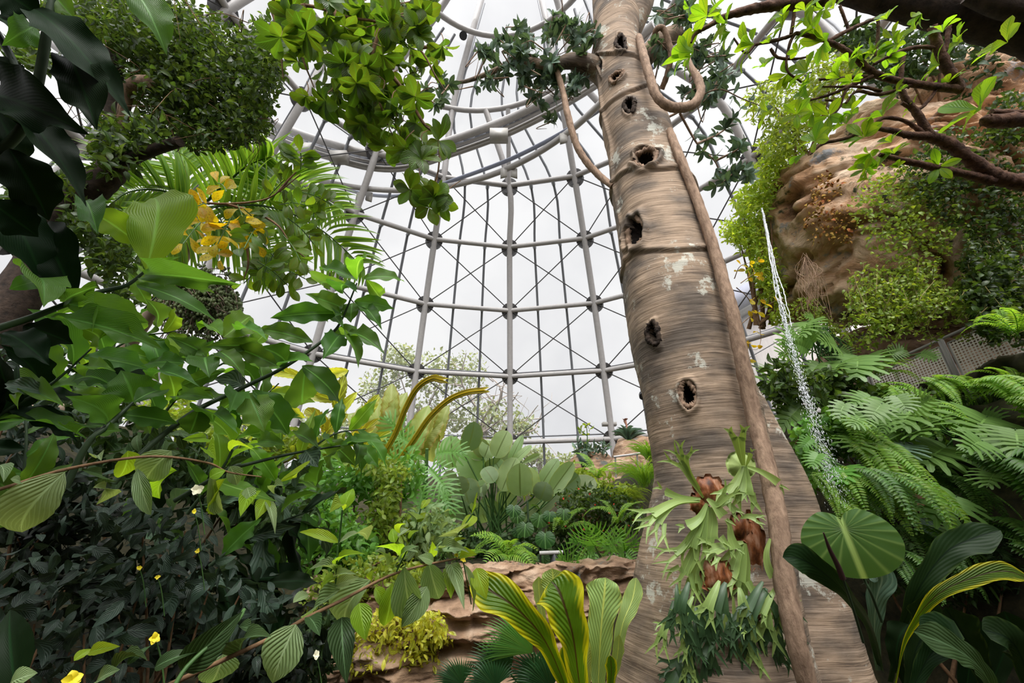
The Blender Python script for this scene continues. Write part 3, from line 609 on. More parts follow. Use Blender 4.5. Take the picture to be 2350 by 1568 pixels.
for nm, lb, c, D, p, dp_ in (
    ('planter_rock', 'tan rock ledge topped with small potted herbs, left of the trunk in the distance', (1355, 1110), 15.5, [(1305, 1060), (1318, 1046), (1350, 1044), (1395, 1050), (1410, 1068), (1415, 1190), (1300, 1190)], 1.0),
    ('planter_rock', 'taller tan rock pedestal under the grey bromeliad, left of the trunk', (1470, 1080), 15, [(1418, 1075), (1425, 1018), (1450, 1012), (1490, 1008), (1530, 1010), (1530, 1180), (1410, 1190)], 1.0),
    ('planter_rock', 'grey tan rock face between the rock ledge and the railing mesh', (1430, 1120), 14.4, [(1375, 1082), (1400, 1070), (1500, 1066), (1510, 1190), (1370, 1190)], .8),
    ('garden_boulder', 'rounded boulder on the retaining wall beside the lamp', (1180, 1330), 5.9, [(1150, 1345), (1155, 1310), (1185, 1296), (1215, 1306), (1225, 1350)], .35),
    ('garden_boulder', 'wide boulder under the split-leaf clump left of the trunk', (1375, 1325), 6.0, [(1325, 1345), (1335, 1310), (1370, 1300), (1420, 1310), (1440, 1350)], .4),
    ('garden_boulder', 'flat pale boulder in the middle of the retaining wall top', (1290, 1335), 5.7, [(1240, 1350), (1250, 1322), (1290, 1316), (1330, 1325), (1345, 1350)], .35)):
    blobrock(nm, lb, c, D, p, dp_, M_rock, .18*D/10, 90, 50, 12./D, .6, (1, 1, 2.5), .05*D/10)

# ---------------------------------------------------------------- the great tree
YW = 4.3
ROWS = [(-160, 1352, 1398), (-60, 1358, 1420), (0, 1361, 1445), (50, 1366, 1466), (100, 1364, 1462), (150, 1364, 1473), (200, 1374, 1490), (250, 1380, 1508), (300, 1385, 1528), (365, 1398, 1552), (430, 1405, 1576), (500, 1415, 1602), (600, 1428, 1638), (700, 1434, 1666), (784, 1447, 1690), (850, 1463, 1703), (900, 1478, 1716), (1000, 1494, 1742), (1080, 1505, 1762), (1150, 1498, 1776), (1200, 1488, 1785), (1300, 1474, 1800), (1400, 1450, 1815), (1500, 1422, 1838), (1568, 1410, 1855), (1720, 1360, 1890)]
BUT = [(820, 1640, 1690), (870, 1660, 1722), (930, 1680, 1755), (1000, 1700, 1790), (1070, 1715, 1830), (1150, 1730, 1864), (1230, 1738, 1886), (1300, 1745, 1906), (1400, 1755, 1938), (1500, 1770, 1966), (1568, 1780, 1992), (1720, 1800, 2060)]
def rowinfo(rows, yw):
    R = []
    for y, l, r in rows:
        v = (784-y)/FPX; D = yw/(CP-v*SP); R.append((EYE+(SP+v*CP)*D, ((l+r)/2-1175)/FPX*D, (r-l)/2*D/FPX))
    return np.array(R)[::-1]
RM = rowinfo(ROWS, YW); RB = rowinfo(BUT, YW+.25)
nz_, na_ = 760, 300
zz = np.linspace(-.1, RM[-1, 0], nz_); cx = np.interp(zz, RM[:, 0], RM[:, 1]); rr = np.interp(zz, RM[:, 0], RM[:, 2])
kk = np.hanning(31); kk /= kk.sum(); pad = lambda a: np.convolve(np.pad(a, 15, 'edge'), kk, 'valid'); cx = pad(cx); rr = pad(rr)
bx = np.interp(zz, RB[:, 0], RB[:, 1]); br = pad(np.interp(zz, RB[:, 0], RB[:, 2])*(zz < RB[-1, 0])); bx = pad(bx)
th = np.linspace(0, 2*PI, na_, endpoint=False); TH, ZZ = np.meshgrid(th, zz, indexing='xy'); ct, st = np.cos(TH), np.sin(TH)
R0 = rr[:, None]*(1+.03*np.sin(3*TH+ZZ*.5)+.02*np.sin(5*TH-ZZ))
# buttress circle as seen from the main centre
dx = (bx-cx)[:, None]; dy = .25; b_ = dx*ct+dy*st; disc = b_*b_-(dx*dx+dy*dy)+br[:, None]**2
Rb = np.where((disc > 0) & (br[:, None] > .02), b_+np.sqrt(np.clip(disc, 0, None)), 0)
R1 = np.where(Rb > R0, Rb, R0); 
kern = np.hanning(9); kern /= kern.sum(); R1 = np.apply_along_axis(lambda a: np.convolve(np.r_[a[-4:], a, a[:4]], kern, 'valid'), 1, R1)
bP = np.stack([cx[:, None]+R1*ct, YW+R1*st, ZZ], -1)
d_ = .018*fbm(bP*np.array([1.2, 1.2, 1.5]), 4)+.006*np.abs(fbm(bP*np.array([1.0, 1.0, 30])+.6*fbm(bP*1.5, 2)[..., None], 3))
HOLES = [(1425, 100, 9, 15, .16), (1415, 178, 14, 8, .12), (1445, 243, 10, 14, .16), (1378, 150, 6, 16, .06), (1482, 365, 22, 18, .25), (1460, 535, 22, 30, .16), (1500, 766, 13, 22, .2), (1580, 906, 15, 26, .22)]
HP = []
def trunkhit(px, py):
    r = ray(px, py)
    for D in np.linspace(1.5, 14, 2500):
        p = CAM+r*D; rad = np.interp(p[2], zz, rr)
        if math.hypot(p[0]-np.interp(p[2], zz, cx), p[1]-YW) < rad: return p, D
    return CAM+r*6, 6.
MI = np.zeros((nz_, na_), int)
for (px, py, a, b, dep) in HOLES:
    p, D = trunkhit(px, py); HP.append((p, D)); a *= D/FPX; vz = b*D/FPX/max(.35, CP-((784-py)/FPX)*SP)
    c = np.array([np.interp(p[2], zz, cx), YW, p[2]]); nn = nrm(p-c); tv = np.array([-nn[1], nn[0], 0]); q = bP-p; uu = (q@tv)/a; ww = q[..., 2]/vz; fr = (q@nn) > -.35
    jag = 1+.22*vnoise(np.stack([np.arctan2(ww, uu)*2.2, uu*0+px, uu*0], -1)); rho = np.hypot(uu, ww)/jag
    d_ = d_+np.where(fr, -dep*np.clip(1.15-rho, 0, 1)**.5*(rho < 1.15)*1.0+.055*(a/.1)*np.exp(-((rho-1.35)/.28)**2), 0)
    MI[(rho < 1.02) & fr] = 1
for (za, amp) in ((1430, 0),): pass
for (x0, y0, x1, y1) in ((1378, 262, 1500, 196), (1398, 432, 1560, 388), (1426, 610, 1640, 575), (1368, 130, 1475, 85)):
    pa, _ = trunkhit(x0+8, y0); pb, _ = trunkhit(x1-8, y1); zl = pa[2]+(pb[2]-pa[2])*(bP[..., 0]-pa[0])/(pb[0]-pa[0]+1e-9)-.10*np.sin(np.clip((bP[..., 0]-pa[0])/(pb[0]-pa[0]), 0, 1)*PI)
    dz = ZZ-zl; d_ = d_+(.035*np.exp(-((dz-.05)/.05)**2)-.03*np.exp(-(dz/.02)**2))*(bP[..., 1] < YW+.3)
# long pale ridge on the left flank
d_ = d_+.035*np.exp(-((TH-3.35-.05*np.sin(ZZ*3))/.07)**2)*np.clip((ZZ-4.2)/.5, 0, 1)*np.clip((8.3-ZZ)/.5, 0, 1)
bP = bP+np.stack([ct, st, 0*st], -1)*d_[..., None]
m, nt = mat('ringed_grey_bark'); ge = N(nt, 'ShaderNodeNewGeometry'); mp = N(nt, 'ShaderNodeMapping'); mp.inputs['Scale'].default_value = (.9, .9, 24); L(nt, ge.outputs['Position'], mp.inputs[0])
n1 = N(nt, 'ShaderNodeTexNoise'); n1.inputs['Scale'].default_value = 2.6; n1.inputs['Detail'].default_value = 9; n1.inputs['Roughness'].default_value = .68; n1.inputs['Distortion'].default_value = .5; L(nt, mp.outputs[0], n1.inputs['Vector'])
n2 = N(nt, 'ShaderNodeTexNoise'); n2.inputs['Scale'].default_value = 1.9; n2.inputs['Detail'].default_value = 6; mp2 = N(nt, 'ShaderNodeMapping'); mp2.inputs['Scale'].default_value = (1, 1, 1.8); L(nt, ge.outputs['Position'], mp2.inputs[0]); L(nt, mp2.outputs[0], n2.inputs['Vector'])
r1 = N(nt, 'ShaderNodeValToRGB'); L(nt, n1.outputs['Fac'], r1.inputs[0]); e = r1.color_ramp.elements; e[0].position = .32; e[0].color = s(78, 68, 61); e[1].position = .68; e[1].color = s(172, 156, 140); e.new(.45).color = s(130, 115, 100)
r2 = N(nt, 'ShaderNodeValToRGB'); L(nt, n2.outputs['Fac'], r2.inputs[0]); e = r2.color_ramp.elements; e[0].position = .38; e[0].color = (.42, .42, .43, 1); e[1].position = .6; e[1].color = (1.12, 1.03, .93, 1)
c = mixc(nt, 1., r1.outputs[0], r2.outputs[0], 'MULTIPLY')
n3 = N(nt, 'ShaderNodeTexNoise'); n3.inputs['Scale'].default_value = 2.3; n3.inputs['Detail'].default_value = 9; n3.inputs['Roughness'].default_value = .75; L(nt, ge.outputs['Position'], n3.inputs['Vector'])
e3 = N(nt, 'ShaderNodeMapRange'); e3.inputs[1].default_value = .58; e3.inputs[2].default_value = .62; L(nt, n3.outputs['Fac'], e3.inputs[0])
c = mixc(nt, math_(nt, 'MULTIPLY', e3.outputs[0], .75), c, s(186, 186, 174)); pb = N(nt, 'ShaderNodeBsdfPrincipled'); L(nt, c, pb.inputs['Base Color']); pb.inputs['Roughness'].default_value = .8; pb.inputs['Specular IOR Level'].default_value = .25
b = N(nt, 'ShaderNodeBump'); b.inputs['Strength'].default_value = .45; b.inputs['Distance'].default_value = .02; L(nt, n1.outputs['Fac'], b.inputs['Height']); L(nt, b.outputs[0], pb.inputs['Normal'])
o = N(nt, 'ShaderNodeOutputMaterial'); L(nt, pb.outputs[0], o.inputs[0]); M_trunk = m
M_hole = noisemat('dark_hole_wood', [(.3, s(10, 8, 7)), (.7, s(44, 34, 28))], 30, bump=1.)  # near-black wood for the inside of the knot holes
T = thing('rainforest_tree', 'giant grey-brown ringed trunk with knot holes rising right of centre', 'tree', (cx[0], YW, 0))
i, j = np.meshgrid(np.arange(nz_-1), np.arange(na_), indexing='ij'); j2 = (j+1) % na_
F = np.stack([i*na_+j, i*na_+j2, (i+1)*na_+j2, (i+1)*na_+j], -1).reshape(-1, 4); mi = MI[i, j].ravel()
mb = MB(); mb.add(bP.reshape(-1, 3), F, None, 0., mi); mb.build('trunk', [M_trunk, M_hole], T)
for (p, D), (px, py, a, b, dep) in zip(HP, HOLES):
    if a < 9: continue
    c0 = np.array([np.interp(p[2], zz, cx), YW, p[2]]); nn = nrm(p-c0); tv = np.array([-nn[1], nn[0], 0]); aa = a*D/FPX; vz = b*D/FPX/max(.35, CP-((784-py)/FPX)*SP)
    Q = []
    for an in np.linspace(0, 2*PI, 25)[:-1]:
        r_ = 1.12+.12*math.sin(3*an+px); pt = p+tv*aa*r_*math.cos(an)+np.array([0, 0, 1])*vz*r_*math.sin(an); cc = np.array([np.interp(pt[2], zz, cx), YW, pt[2]]); nd = nrm(pt-cc); Q.append(cc+nd*(np.interp(pt[2], zz, rr)+.015))
    mb = MB(); tube(mb, Q+Q[:2], .02+.012*aa/.1*1., 7, 2, lump=.5, cap=False); mb.build('knot_rim', M_bark if a < 14 else M_liana, T)
# limbs
mb = MB(); P = [at(1425, 120, 7.2), at(1462, 20, 7.35), at(1492, -60, 7.7), at(1525, -160, 8.2)]; tube(mb, P, [.2, .25, .22, .2], 16, 6, lump=.03); mb.build('limb', M_trunk, T)
LB = [at(1400, 175, 6.9), at(1352, 150, 6.7), at(1310, 140, 6.6), at(1262, 150, 6.6), at(1190, 140, 6.8), at(1130, 165, 7.0), at(1075, 185, 7.2), at(1035, 192, 7.4), at(1000, 205, 7.5)]
mb = MB(); tube(mb, LB, [.24, .17, .12, .085, .06, .045, .035, .025, .015], 12, 6, lump=.04); mb.build('limb', M_trunk, T)
mb = MB(); tube(mb, [at(1460, 160, 6.9), at(1500, 110, 6.8), at(1530, 88, 6.8), at(1552, 78, 6.9)], [.16, .15, .15, .14], 14, 5, lump=.05); mb.build('limb_stub', M_trunk, T)
def twigs(root, paths, r0, m, name='twigs'):
    mb = MB()
    for P in paths: P = [np.asarray(p, float) for p in P]; tube(mb, P, np.linspace(r0, r0*.25, len(P)), 5, 4)
    return mb.build(name, m, root)
def rosette(mb, c, ax, nl, ln, wd, key='obov', flat=.35, M=0):
    ax = nrm(ax); a = np.array([0, 0, 1.]) if abs(ax[2]) < .9 else np.array([1., 0, 0]); X = nrm(np.cross(ax, a)); Y = np.cross(ax, X); D = []; NN = []; o = RS.uniform(0, 6)
    for q in range(nl):
        an = o+q*2.399+RS.uniform(-.2, .2); e = X*math.cos(an)+Y*math.sin(an); f = flat+RS.uniform(-.25, .3); D.append(e+ax*f); NN.append(ax-e*f*.8)
    inst(mb, TPL[key][RS.randint(3)], np.tile(c, (nl, 1)), np.array(D), np.array(NN), ln*RS.uniform(.7, 1.1, nl), wd, None, M)
# grey-green leaf clusters around the limbs
mb = MB(); tw = []
for (cxp, cyp, sx, sy, n) in ((1215, 150, 60, 40, 26), (1190, 95, 50, 35, 20), (1290, 70, 40, 30, 16), (1250, 200, 45, 35, 16), (1330, 90, 35, 35, 18), (1320, 190, 30, 20, 12), (1100, 120, 25, 20, 6), (1130, 175, 40, 16, 8), (1020, 190, 35, 16, 7), (1010, 230, 20, 12, 3), (1255, 285, 14, 18, 2), (1560, 30, 60, 35, 22), (1520, 110, 30, 40, 10), (1600, 120, 50, 50, 20), (1650, 170, 40, 40, 12), (1620, 215, 40, 25, 12)):
    for q in range(n):
        c = at(cxp+RS.normal()*sx*.55, cyp+RS.normal()*sy*.55, 6.9+RS.uniform(-.5, .5)); ax = RS.normal(size=3)+[0, -.2, .1]; rosette(mb, c, ax, 7, .20, .075, 'ell'); 
        if q % 3 == 0: tw.append([c, c-nrm(ax)*.3+[0, 0, -.1], at(cxp, cyp+10, 6.9)])
mb.build('foliage', LM['grey'], T); twigs(T, tw, .012, M_liana)
# twig sprays on the right of the trunk, grey leaves in pairs
t = thing('tree_branch', 'thin drooping branch with sparse grey-green leaves against the glass, right of the trunk', 'branch', at(1500, 265, 6.5))
def spray(t, paths, D, r, key, m, ln, wd, per=7, grp=4, tm=M_liana):
    mb = MB(); tb = MB()
    for P in paths:
        Q = smooth_path([at(x, y, D+RS.uniform(-.15, .15)) for x, y in P], 6); tube(tb, Q, np.linspace(r, r*.3, len(Q)), 5, 1, False)
        for f in np.linspace(.25, 1, per):
            i = min(len(Q)-1, int(f*(len(Q)-1))); ax = nrm(Q[i]-Q[max(0, i-1)])+RS.normal(size=3)*.3; rosette(mb, Q[i]+RS.normal(size=3)*.02, ax, grp, ln, wd, key)
    tb.build('stem', tm, t); mb.build('foliage', m, t)
spray(t, [[(1520, 275), (1560, 255), (1600, 225), (1650, 205), (1700, 225), (1750, 245)], [(1560, 260), (1600, 330), (1640, 370), (1660, 420)], [(1600, 330), (1660, 300), (1700, 250)], [(1640, 370), (1690, 345), (1700, 330)], [(1650, 400), (1700, 390), (1720, 400)], [(1660, 420), (1680, 400), (1645, 430)]], 6.2, .02, 'ell', LM['grey'], .19, .07, 7, 4)

# lianas on and around the trunk
def liana(label, pts, rad, D=None, m=M_liana, cat='vine', name='liana', lump=.08):
    P = [at(*p) for p in pts]; mb = MB(); tube(mb, P, rad, 12, 9, lump=lump); return tag(mb.build(name, m), label, cat)
def off(px, py, o=.04):
    p, D = trunkhit(px, py); return (px, py, D-o)
liana('thick pale liana hanging in a loop off the upper right of the trunk', [(1466, 84, 6.5), (1478, 130, 6.0), (1492, 180, 5.7), (1510, 225, 5.5), (1545, 247, 5.5), (1590, 240, 5.6), (1608, 210, 5.7), (1600, 178, 5.9), (1582, 150, 6.1), (1570, 110, 6.4)], [.05, .06, .06, .06, .065, .065, .06, .055, .05, .05])
liana('short liana knotted over the sawn limb stub high on the right of the trunk', [(1500, 85, 6.6), (1508, 66, 6.5), (1522, 66, 6.5), (1534, 95, 6.5), (1540, 130, 6.5), (1530, 175, 6.6), (1518, 205, 6.7)], .045)
liana('slender hanging liana curving from the left limb in to the trunk', [(1277, 160, 6.6), (1293, 215, 6.4), (1302, 260, 6.2), (1322, 330, 6.0), (1345, 370, 5.9), (1372, 400, 5.8), (1406, 428, 5.6)], [.05, .045, .05, .05, .05, .05, .04])
liana('long brown liana running down the right side of the trunk to the ground', [(1536, 300, 5.5), (1562, 365, 5.15), (1588, 430, 4.95), (1622, 520, 4.65), (1652, 620, 4.35), (1680, 720, 4.05), (1703, 830, 3.85), (1722, 920, 3.72), (1742, 1000, 3.55), (1764, 1090, 3.32), (1786, 1200, 3.08), (1800, 1330, 2.9), (1822, 1450, 2.75), (1852, 1568, 2.65), (1900, 1720, 2.6)], [.05, .055, .055, .06, .062, .065, .066, .068, .07, .07, .07, .07, .065, .06, .06])
# ---------------------------------------------------------------- close plants on the left
def Zf(ox, oy, k): return lambda x, y: (ox+x*k, oy+y*k)
Z5, Z6, Z4, Z5b, Z1, Z2, Z7, Z6b, Z1b, Z3b, Z4b, Z2r, Z3 = Zf(0, 450, .3507), Zf(700, 450, .3507), Zf(0, 950, .394), Zf(600, 1000, .3623), Zf(0, 0, .3404), Zf(600, 0, .3404), Zf(950, 850, .287), Zf(950, 1150, .2665), Zf(1350, 900, .426), Zf(1700, 900, .426), Zf(1650, 0, .338), Zf(1650, 450, .319), Zf(1250, 0, .338)
def leaves(root, z, k, shape, m, rows, D, dj=.12, up=.35, nj=.3, side=0.):
    for r in rows:
        mm = LM[r[5]] if len(r) > 5 else m; (bx, by), (tx, ty) = z(r[0], r[1]), z(r[2], r[3]); d0 = D(bx, by) if callable(D) else D
        leafpx(root, shape, mm, bx, by, tx, ty, r[4]*k, d0*RS.uniform(1-dj/3, 1+dj/3), d0*RS.uniform(1-dj, 1+dj), up, nj, side=side)
def cane(label, pts, r, rows=(), z=lambda x, y: (x, y), k=1., shape='ginger', m=LM['ginger'], sm=M_stemd, name='ginger_cane', cat='plant', group=None, up=.35, dj=.12, nj=.3):
    P = [at(*p) for p in pts]; t = thing(name, label, cat, P[0], group); mb = MB(); tube(mb, P, r, 8, 6); mb.build('stem', sm, t)
    A = np.array(pts, float)
    def D(x, y): return float(A[np.argmin((A[:, 0]-x)**2+(A[:, 1]-y)**2), 2])
    leaves(t, z, k, shape, m, rows, D, dj, up, nj); return t
GB = 'ginger_bright'
t = cane('tall ginger cane crossing from the left edge, tipped by one upright bright cupped leaf', [(-60, 770, 1.5), (0, 752, 1.6), (75, 728, 1.7), (150, 699, 1.8), (230, 670, 1.9), (290, 655, 1.95), (334, 622, 2.0)], [.014, .014, .013, .012, .011, .009, .006],
  [(955, 490, 1000, 15, 300, GB), (920, 330, 545, 85, 150, GB), (945, 515, 1575, 580, 130), (1010, 470, 1185, 395, 50, GB), (430, 705, 975, 830, 190), (890, 580, 1450, 850, 150), (330, 790, 1065, 1005, 150), (490, 655, 285, 225, 230, 'deep'),
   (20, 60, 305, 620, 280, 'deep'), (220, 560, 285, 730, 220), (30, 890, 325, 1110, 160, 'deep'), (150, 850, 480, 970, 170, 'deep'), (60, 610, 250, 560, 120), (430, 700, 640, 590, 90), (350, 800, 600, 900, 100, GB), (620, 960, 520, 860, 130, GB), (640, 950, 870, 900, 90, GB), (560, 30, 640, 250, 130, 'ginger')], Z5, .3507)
t = cane('long dark ginger cane rising diagonally to a leafy tip against the glass', [(260, 1110, 1.6), (300, 1065, 1.65), (372, 1000, 1.75), (452, 941, 1.85), (561, 888, 2.0), (659, 839, 2.1), (757, 769, 2.25), (786, 730, 2.3), (819, 650, 2.35)], [.012, .012, .012, .011, .010, .009, .008, .006, .004],
  [(345, 550, 400, 410, 110, GB), (345, 560, 90, 490, 95), (380, 540, 655, 565, 105), (400, 540, 490, 650, 115, GB), (330, 600, 120, 590, 70), (250, 735, 0, 640, 125), (250, 640, 345, 635, 110), (320, 690, 585, 740, 95), (310, 700, 300, 830, 120), (360, 710, 505, 880, 95),
   (235, 770, -230, 800, 120), (180, 905, 380, 915, 110), (230, 910, 115, 1070, 130), (250, 910, 350, 1130, 130), (280, 900, 525, 1040, 105), (-20, 1110, 225, 1360, 160), (250, 860, 150, 830, 90)], Z6, .3507)
leaves(t, Z5, .3507, 'ginger', LM['ginger'], [(2050, 960, 1690, 875, 110), (1880, 1105, 1690, 985, 130), (1820, 1115, 1520, 990, 110), (1880, 1105, 2055, 1085, 120), (2000, 1110, 1980, 1355, 170), (1600, 1270, 1385, 1200, 90, 'grey'), (1650, 1270, 1885, 1565, 150),
   (1620, 1290, 1730, 1545, 180), (1600, 1255, 1440, 1395, 110), (1350, 1060, 1370, 1190, 180), (1430, 1020, 1605, 1190, 130), (1340, 985, 1720, 980, 90), (1560, 890, 1760, 955, 90), (1460, 925, 1640, 785, 170, GB), (1450, 915, 1300, 880, 120, GB), (1350, 1060, 1100, 920, 120),
   (1210, 1095, 955, 1100, 130), (1220, 1090, 1300, 990, 120), (1190, 1240, 1480, 1140, 90), (1400, 1330, 1180, 1330, 110), (1300, 1400, 1240, 1560, 150), (1400, 1480, 1560, 1560, 130), (1560, 1290, 1500, 1420, 130)], lambda x, y: 1.75+(x-370)/430*.5)
t = cane('shorter ginger cane with cupped dark leaves at the middle left', [(150, 1120, 1.5), (200, 1020, 1.55), (245, 980, 1.6), (305, 924, 1.7)], [.012, .011, .010, .006],
  [(870, 1350, 790, 1140, 230), (870, 1350, 1065, 1290, 130), (800, 1430, 1165, 1490, 120), (700, 1515, 425, 1310, 140), (820, 1335, 465, 1220, 100), (1000, 1180, 1310, 1250, 120), (700, 1510, 500, 1560, 110), (640, 1560, 800, 1540, 100), (830, 1380, 980, 1560, 130), (560, 1180, 760, 1150, 90), (340, 1300, 30, 1230, 100, 'grey'), (420, 1380, 120, 1400, 110)], Z5, .3507)
t = cane('lower ginger cane running to the right under the long one', [(400, 1150, 1.9), (531, 1075, 2.0), (560, 1068, 2.05), (640, 1048, 2.2), (700, 1036, 2.3), (790, 1022, 2.4), (850, 1012, 2.5)], [.011, .010, .009, .008, .007, .005, .004],
  [(280, 95, 360, 200, 130, 'grey'), (200, 150, 230, 270, 130, 'grey'), (400, 150, 390, 320, 110), (530, 80, 480, 240, 100), (620, 60, 590, 205, 90), (640, 60, 745, 205, 80), (500, 60, 700, 30, 70), (560, 40, 800, 55, 80), (360, 80, 180, 20, 100), (150, 60, -20, 60, 100), (150, 0, 130, 110, 120), (390, 20, 440, 80, 80)], Z5b, .3623)
# generic ginger canes filling behind, leaves alternate along the cane
def rcane(label, pts, nl, ln, wd, m='ginger', r=.011, shape='ginger', name='ginger_cane', cat='plant', group=None, sm=M_stemd, hang=.3, spread=1., fac=.6):
    P = smooth_path([at(*p) for p in pts], 8); t = thing(name, label, cat, P[0], group); mb = MB(); tube(mb, P, np.linspace(r, r*.4, len(P)), 7, 1, False); mb.build('stem', sm, t)
    for q in range(nl):
        i = int((q+1)/nl*(len(P)-2)*.92+.06*len(P)); i = min(i, len(P)-2); c = P[i]; ax = nrm(P[i+1]-P[i]); sd = nrm(np.cross(ax, CAM-c))*(1 if q % 2 else -1)
        d = ax*.7+sd*spread*RS.uniform(.5, 1.2)+np.array([0, 0, -hang])+RS.normal(size=3)*.25; k = RS.randint(len(TPL[shape]))
        n = nrm(CAM-c)*fac+np.array([0, 0, .5])+RS.normal(size=3)*.35; l_ = ln*RS.uniform(.75, 1.2)
        put('leaf', shape+'%d' % k, TPL[shape][k], LM[m] if isinstance(m, str) else LM[m[RS.randint(len(m))]], c, d, n, l_, wd*RS.uniform(.85, 1.15), t)
    return t
rcane('ginger cane half hidden behind the cupped-leaf cane, bottom of the left clump', [(430, 1180, 2.4), (520, 1060, 2.5), (560, 960, 2.6), (640, 880, 2.7)], 12, .34, .10, ('ginger', GB))
rcane('ginger cane leaning over the yellow shrubs left of the long rods', [(560, 1200, 2.8), (660, 1080, 2.9), (760, 1000, 3.0), (840, 985, 3.1)], 12, .33, .10, ('ginger', GB))
rcane('ginger cane in the shade at the far left edge, level with the palm fruit', [(-80, 1000, 1.9), (20, 940, 2.0), (120, 880, 2.1), (210, 800, 2.2)], 12, .32, .11, ('ginger', 'deep'))
rcane('ginger cane with bright backlit leaves behind the dark near ones', [(100, 960, 2.8), (190, 860, 2.9), (300, 780, 3.0), (420, 760, 3.1)], 14, .36, .12, (GB, 'ginger'))
rcane('ginger cane arching below the palm fruit cluster', [(330, 1010, 2.9), (420, 900, 3.0), (520, 830, 3.1), (610, 800, 3.2)], 12, .34, .11, ('ginger', GB))
rcane('drooping ginger cane with blue-grey undersides in the lower middle', [(480, 1300, 2.2), (560, 1240, 2.3), (640, 1200, 2.4), (720, 1170, 2.5)], 14, .30, .09, ('grey', 'deep', 'ginger'), hang=.9)
rcane('low ginger cane among the dark shrubs, its leaves hanging', [(350, 1400, 2.0), (450, 1340, 2.1), (560, 1330, 2.2), (660, 1350, 2.3)], 12, .30, .09, ('grey', 'deep'), hang=.9)
rcane('upright ginger cane at the left edge above the dark shrubs', [(20, 1250, 2.2), (50, 1120, 2.3), (60, 980, 2.4), (40, 860, 2.5)], 12, .30, .10, ('deep', 'ginger'))
rcane('ginger cane mid-way between the cupped leaf and the palm fruit', [(140, 860, 3.2), (250, 800, 3.3), (340, 700, 3.4), (400, 640, 3.5)], 10, .32, .10, ('ginger', 'ginger'))
rcane('ginger cane crossing low behind the shrub with the white flower', [(250, 1250, 2.6), (380, 1180, 2.7), (520, 1150, 2.8), (640, 1120, 2.9)], 14, .32, .10, ('ginger', 'grey', 'deep'))
# dark leaves close to the lens, top left
t = thing('shading_plant', 'very dark broad wavy leaves hanging close at the top left corner, seen from below', 'plant', at(-60, 160, 1.0))
mb = MB(); tube(mb, [at(-120, 420, .95), at(20, 330, 1.0), at(75, 240, 1.0), at(110, 60, 1.0), at(130, -80, 1.02)], [.012, .012, .011, .01, .008], 8, 6); mb.build('stem', M_stemd, t)
mb = MB(); tube(mb, [at(75, 240, 1.0), at(20, 120, 1.0), at(-30, 40, 1.0)], .008, 8, 5); mb.build('stem', M_stemd, t)
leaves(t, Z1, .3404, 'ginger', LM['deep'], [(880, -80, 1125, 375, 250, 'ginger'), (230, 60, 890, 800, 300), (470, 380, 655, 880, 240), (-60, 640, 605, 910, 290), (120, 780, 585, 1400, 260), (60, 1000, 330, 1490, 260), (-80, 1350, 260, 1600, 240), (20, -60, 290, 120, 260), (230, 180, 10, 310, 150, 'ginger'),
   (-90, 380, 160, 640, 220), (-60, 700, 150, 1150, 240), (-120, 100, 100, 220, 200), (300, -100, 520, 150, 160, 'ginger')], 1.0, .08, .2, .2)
# near shrub sprigs
SB = 'shrub_bright'
cane('thin brown shrub twig with large pale oval leaves at lower left, above the white flower', [(-60, 1135, 1.1), (0, 1123, 1.15), (158, 1076, 1.25), (343, 1048, 1.35), (473, 1062, 1.45), (524, 1084, 1.5), (600, 1095, 1.55)], [.005, .005, .005, .0045, .004, .0035, .002],
  [(1000, 215, 850, 395, 180), (745, 215, 690, 372, 135, SB), (1030, 330, 932, 495, 105, SB), (800, 320, 880, 590, 80), (380, 340, 128, 690, 230), (1235, 330, 1300, 565, 55), (1310, 380, 1255, 588, 95, SB), (1220, 370, 1315, 330, 75, SB), (1340, 305, 1380, 415, 90), (1440, 470, 1400, 600, 90, SB),
   (1440, 430, 1475, 530, 75), (1545, 500, 1490, 622, 80, SB), (1555, 510, 1602, 702, 55), (1200, 220, 1260, 270, 60, SB), (1060, 150, 1200, 150, 60, SB), (1340, 220, 1480, 215, 40, SB), (1620, 400, 1700, 370, 50, SB), (480, 330, 560, 400, 80, 'shrub_dark'), (540, 430, 560, 530, 80), (560, 260, 590, 275, 60), (-10, 300, 20, 400, 70), (60, 380, 120, 410, 60), (1650, 420, 1600, 470, 60)],
  Z4, .394, 'ovate', LM['shrub'], M_twig, 'shrub_twig')
cane('nearest shrub branch sweeping up from the bottom edge with hanging ribbed oval leaves', [(340, 1600, .95), (398, 1568, .98), (619, 1466, 1.1), (700, 1420, 1.15), (781, 1380, 1.2), (911, 1315, 1.3), (1045, 1283, 1.4), (1089, 1279, 1.45)], [.006, .006, .0055, .005, .005, .004, .003, .002],
  [(220, 1195, 70, 1568, 250), (510, 1150, 540, 1580, 145, 'shrub_dark'), (690, 915, 550, 1225, 200), (500, 975, 300, 1165, 170), (830, 935, 780, 1205, 140, SB), (905, 830, 965, 1105, 180), (1050, 955, 885, 1215, 135), (1060, 805, 1125, 1035, 155), (1180, 860, 1200, 1035, 95, SB),
   (1200, 815, 1285, 1105, 95), (1285, 815, 1335, 1115, 55), (1360, 840, 1425, 1040, 110, SB), (880, 780, 720, 705, 60, SB), (790, 825, 715, 735, 80), (885, 785, 1000, 700, 70), (1060, 770, 1080, 670, 85, SB), (1090, 800, 990, 765, 70), (1090, 725, 1235, 722, 65), (1250, 780, 1365, 755, 60, SB),
   (1140, 720, 1320, 745, 60), (620, 1060, 660, 1300, 130, SB), (300, 1150, 370, 1270, 90, 'shrub_dark'), (720, 960, 760, 1080, 90, SB), (200, 1060, 300, 1010, 60), (690, 915, 710, 850, 60, SB)],
  Z5b, .3623, 'ovate', LM['shrub'], M_twig, 'shrub_branch')
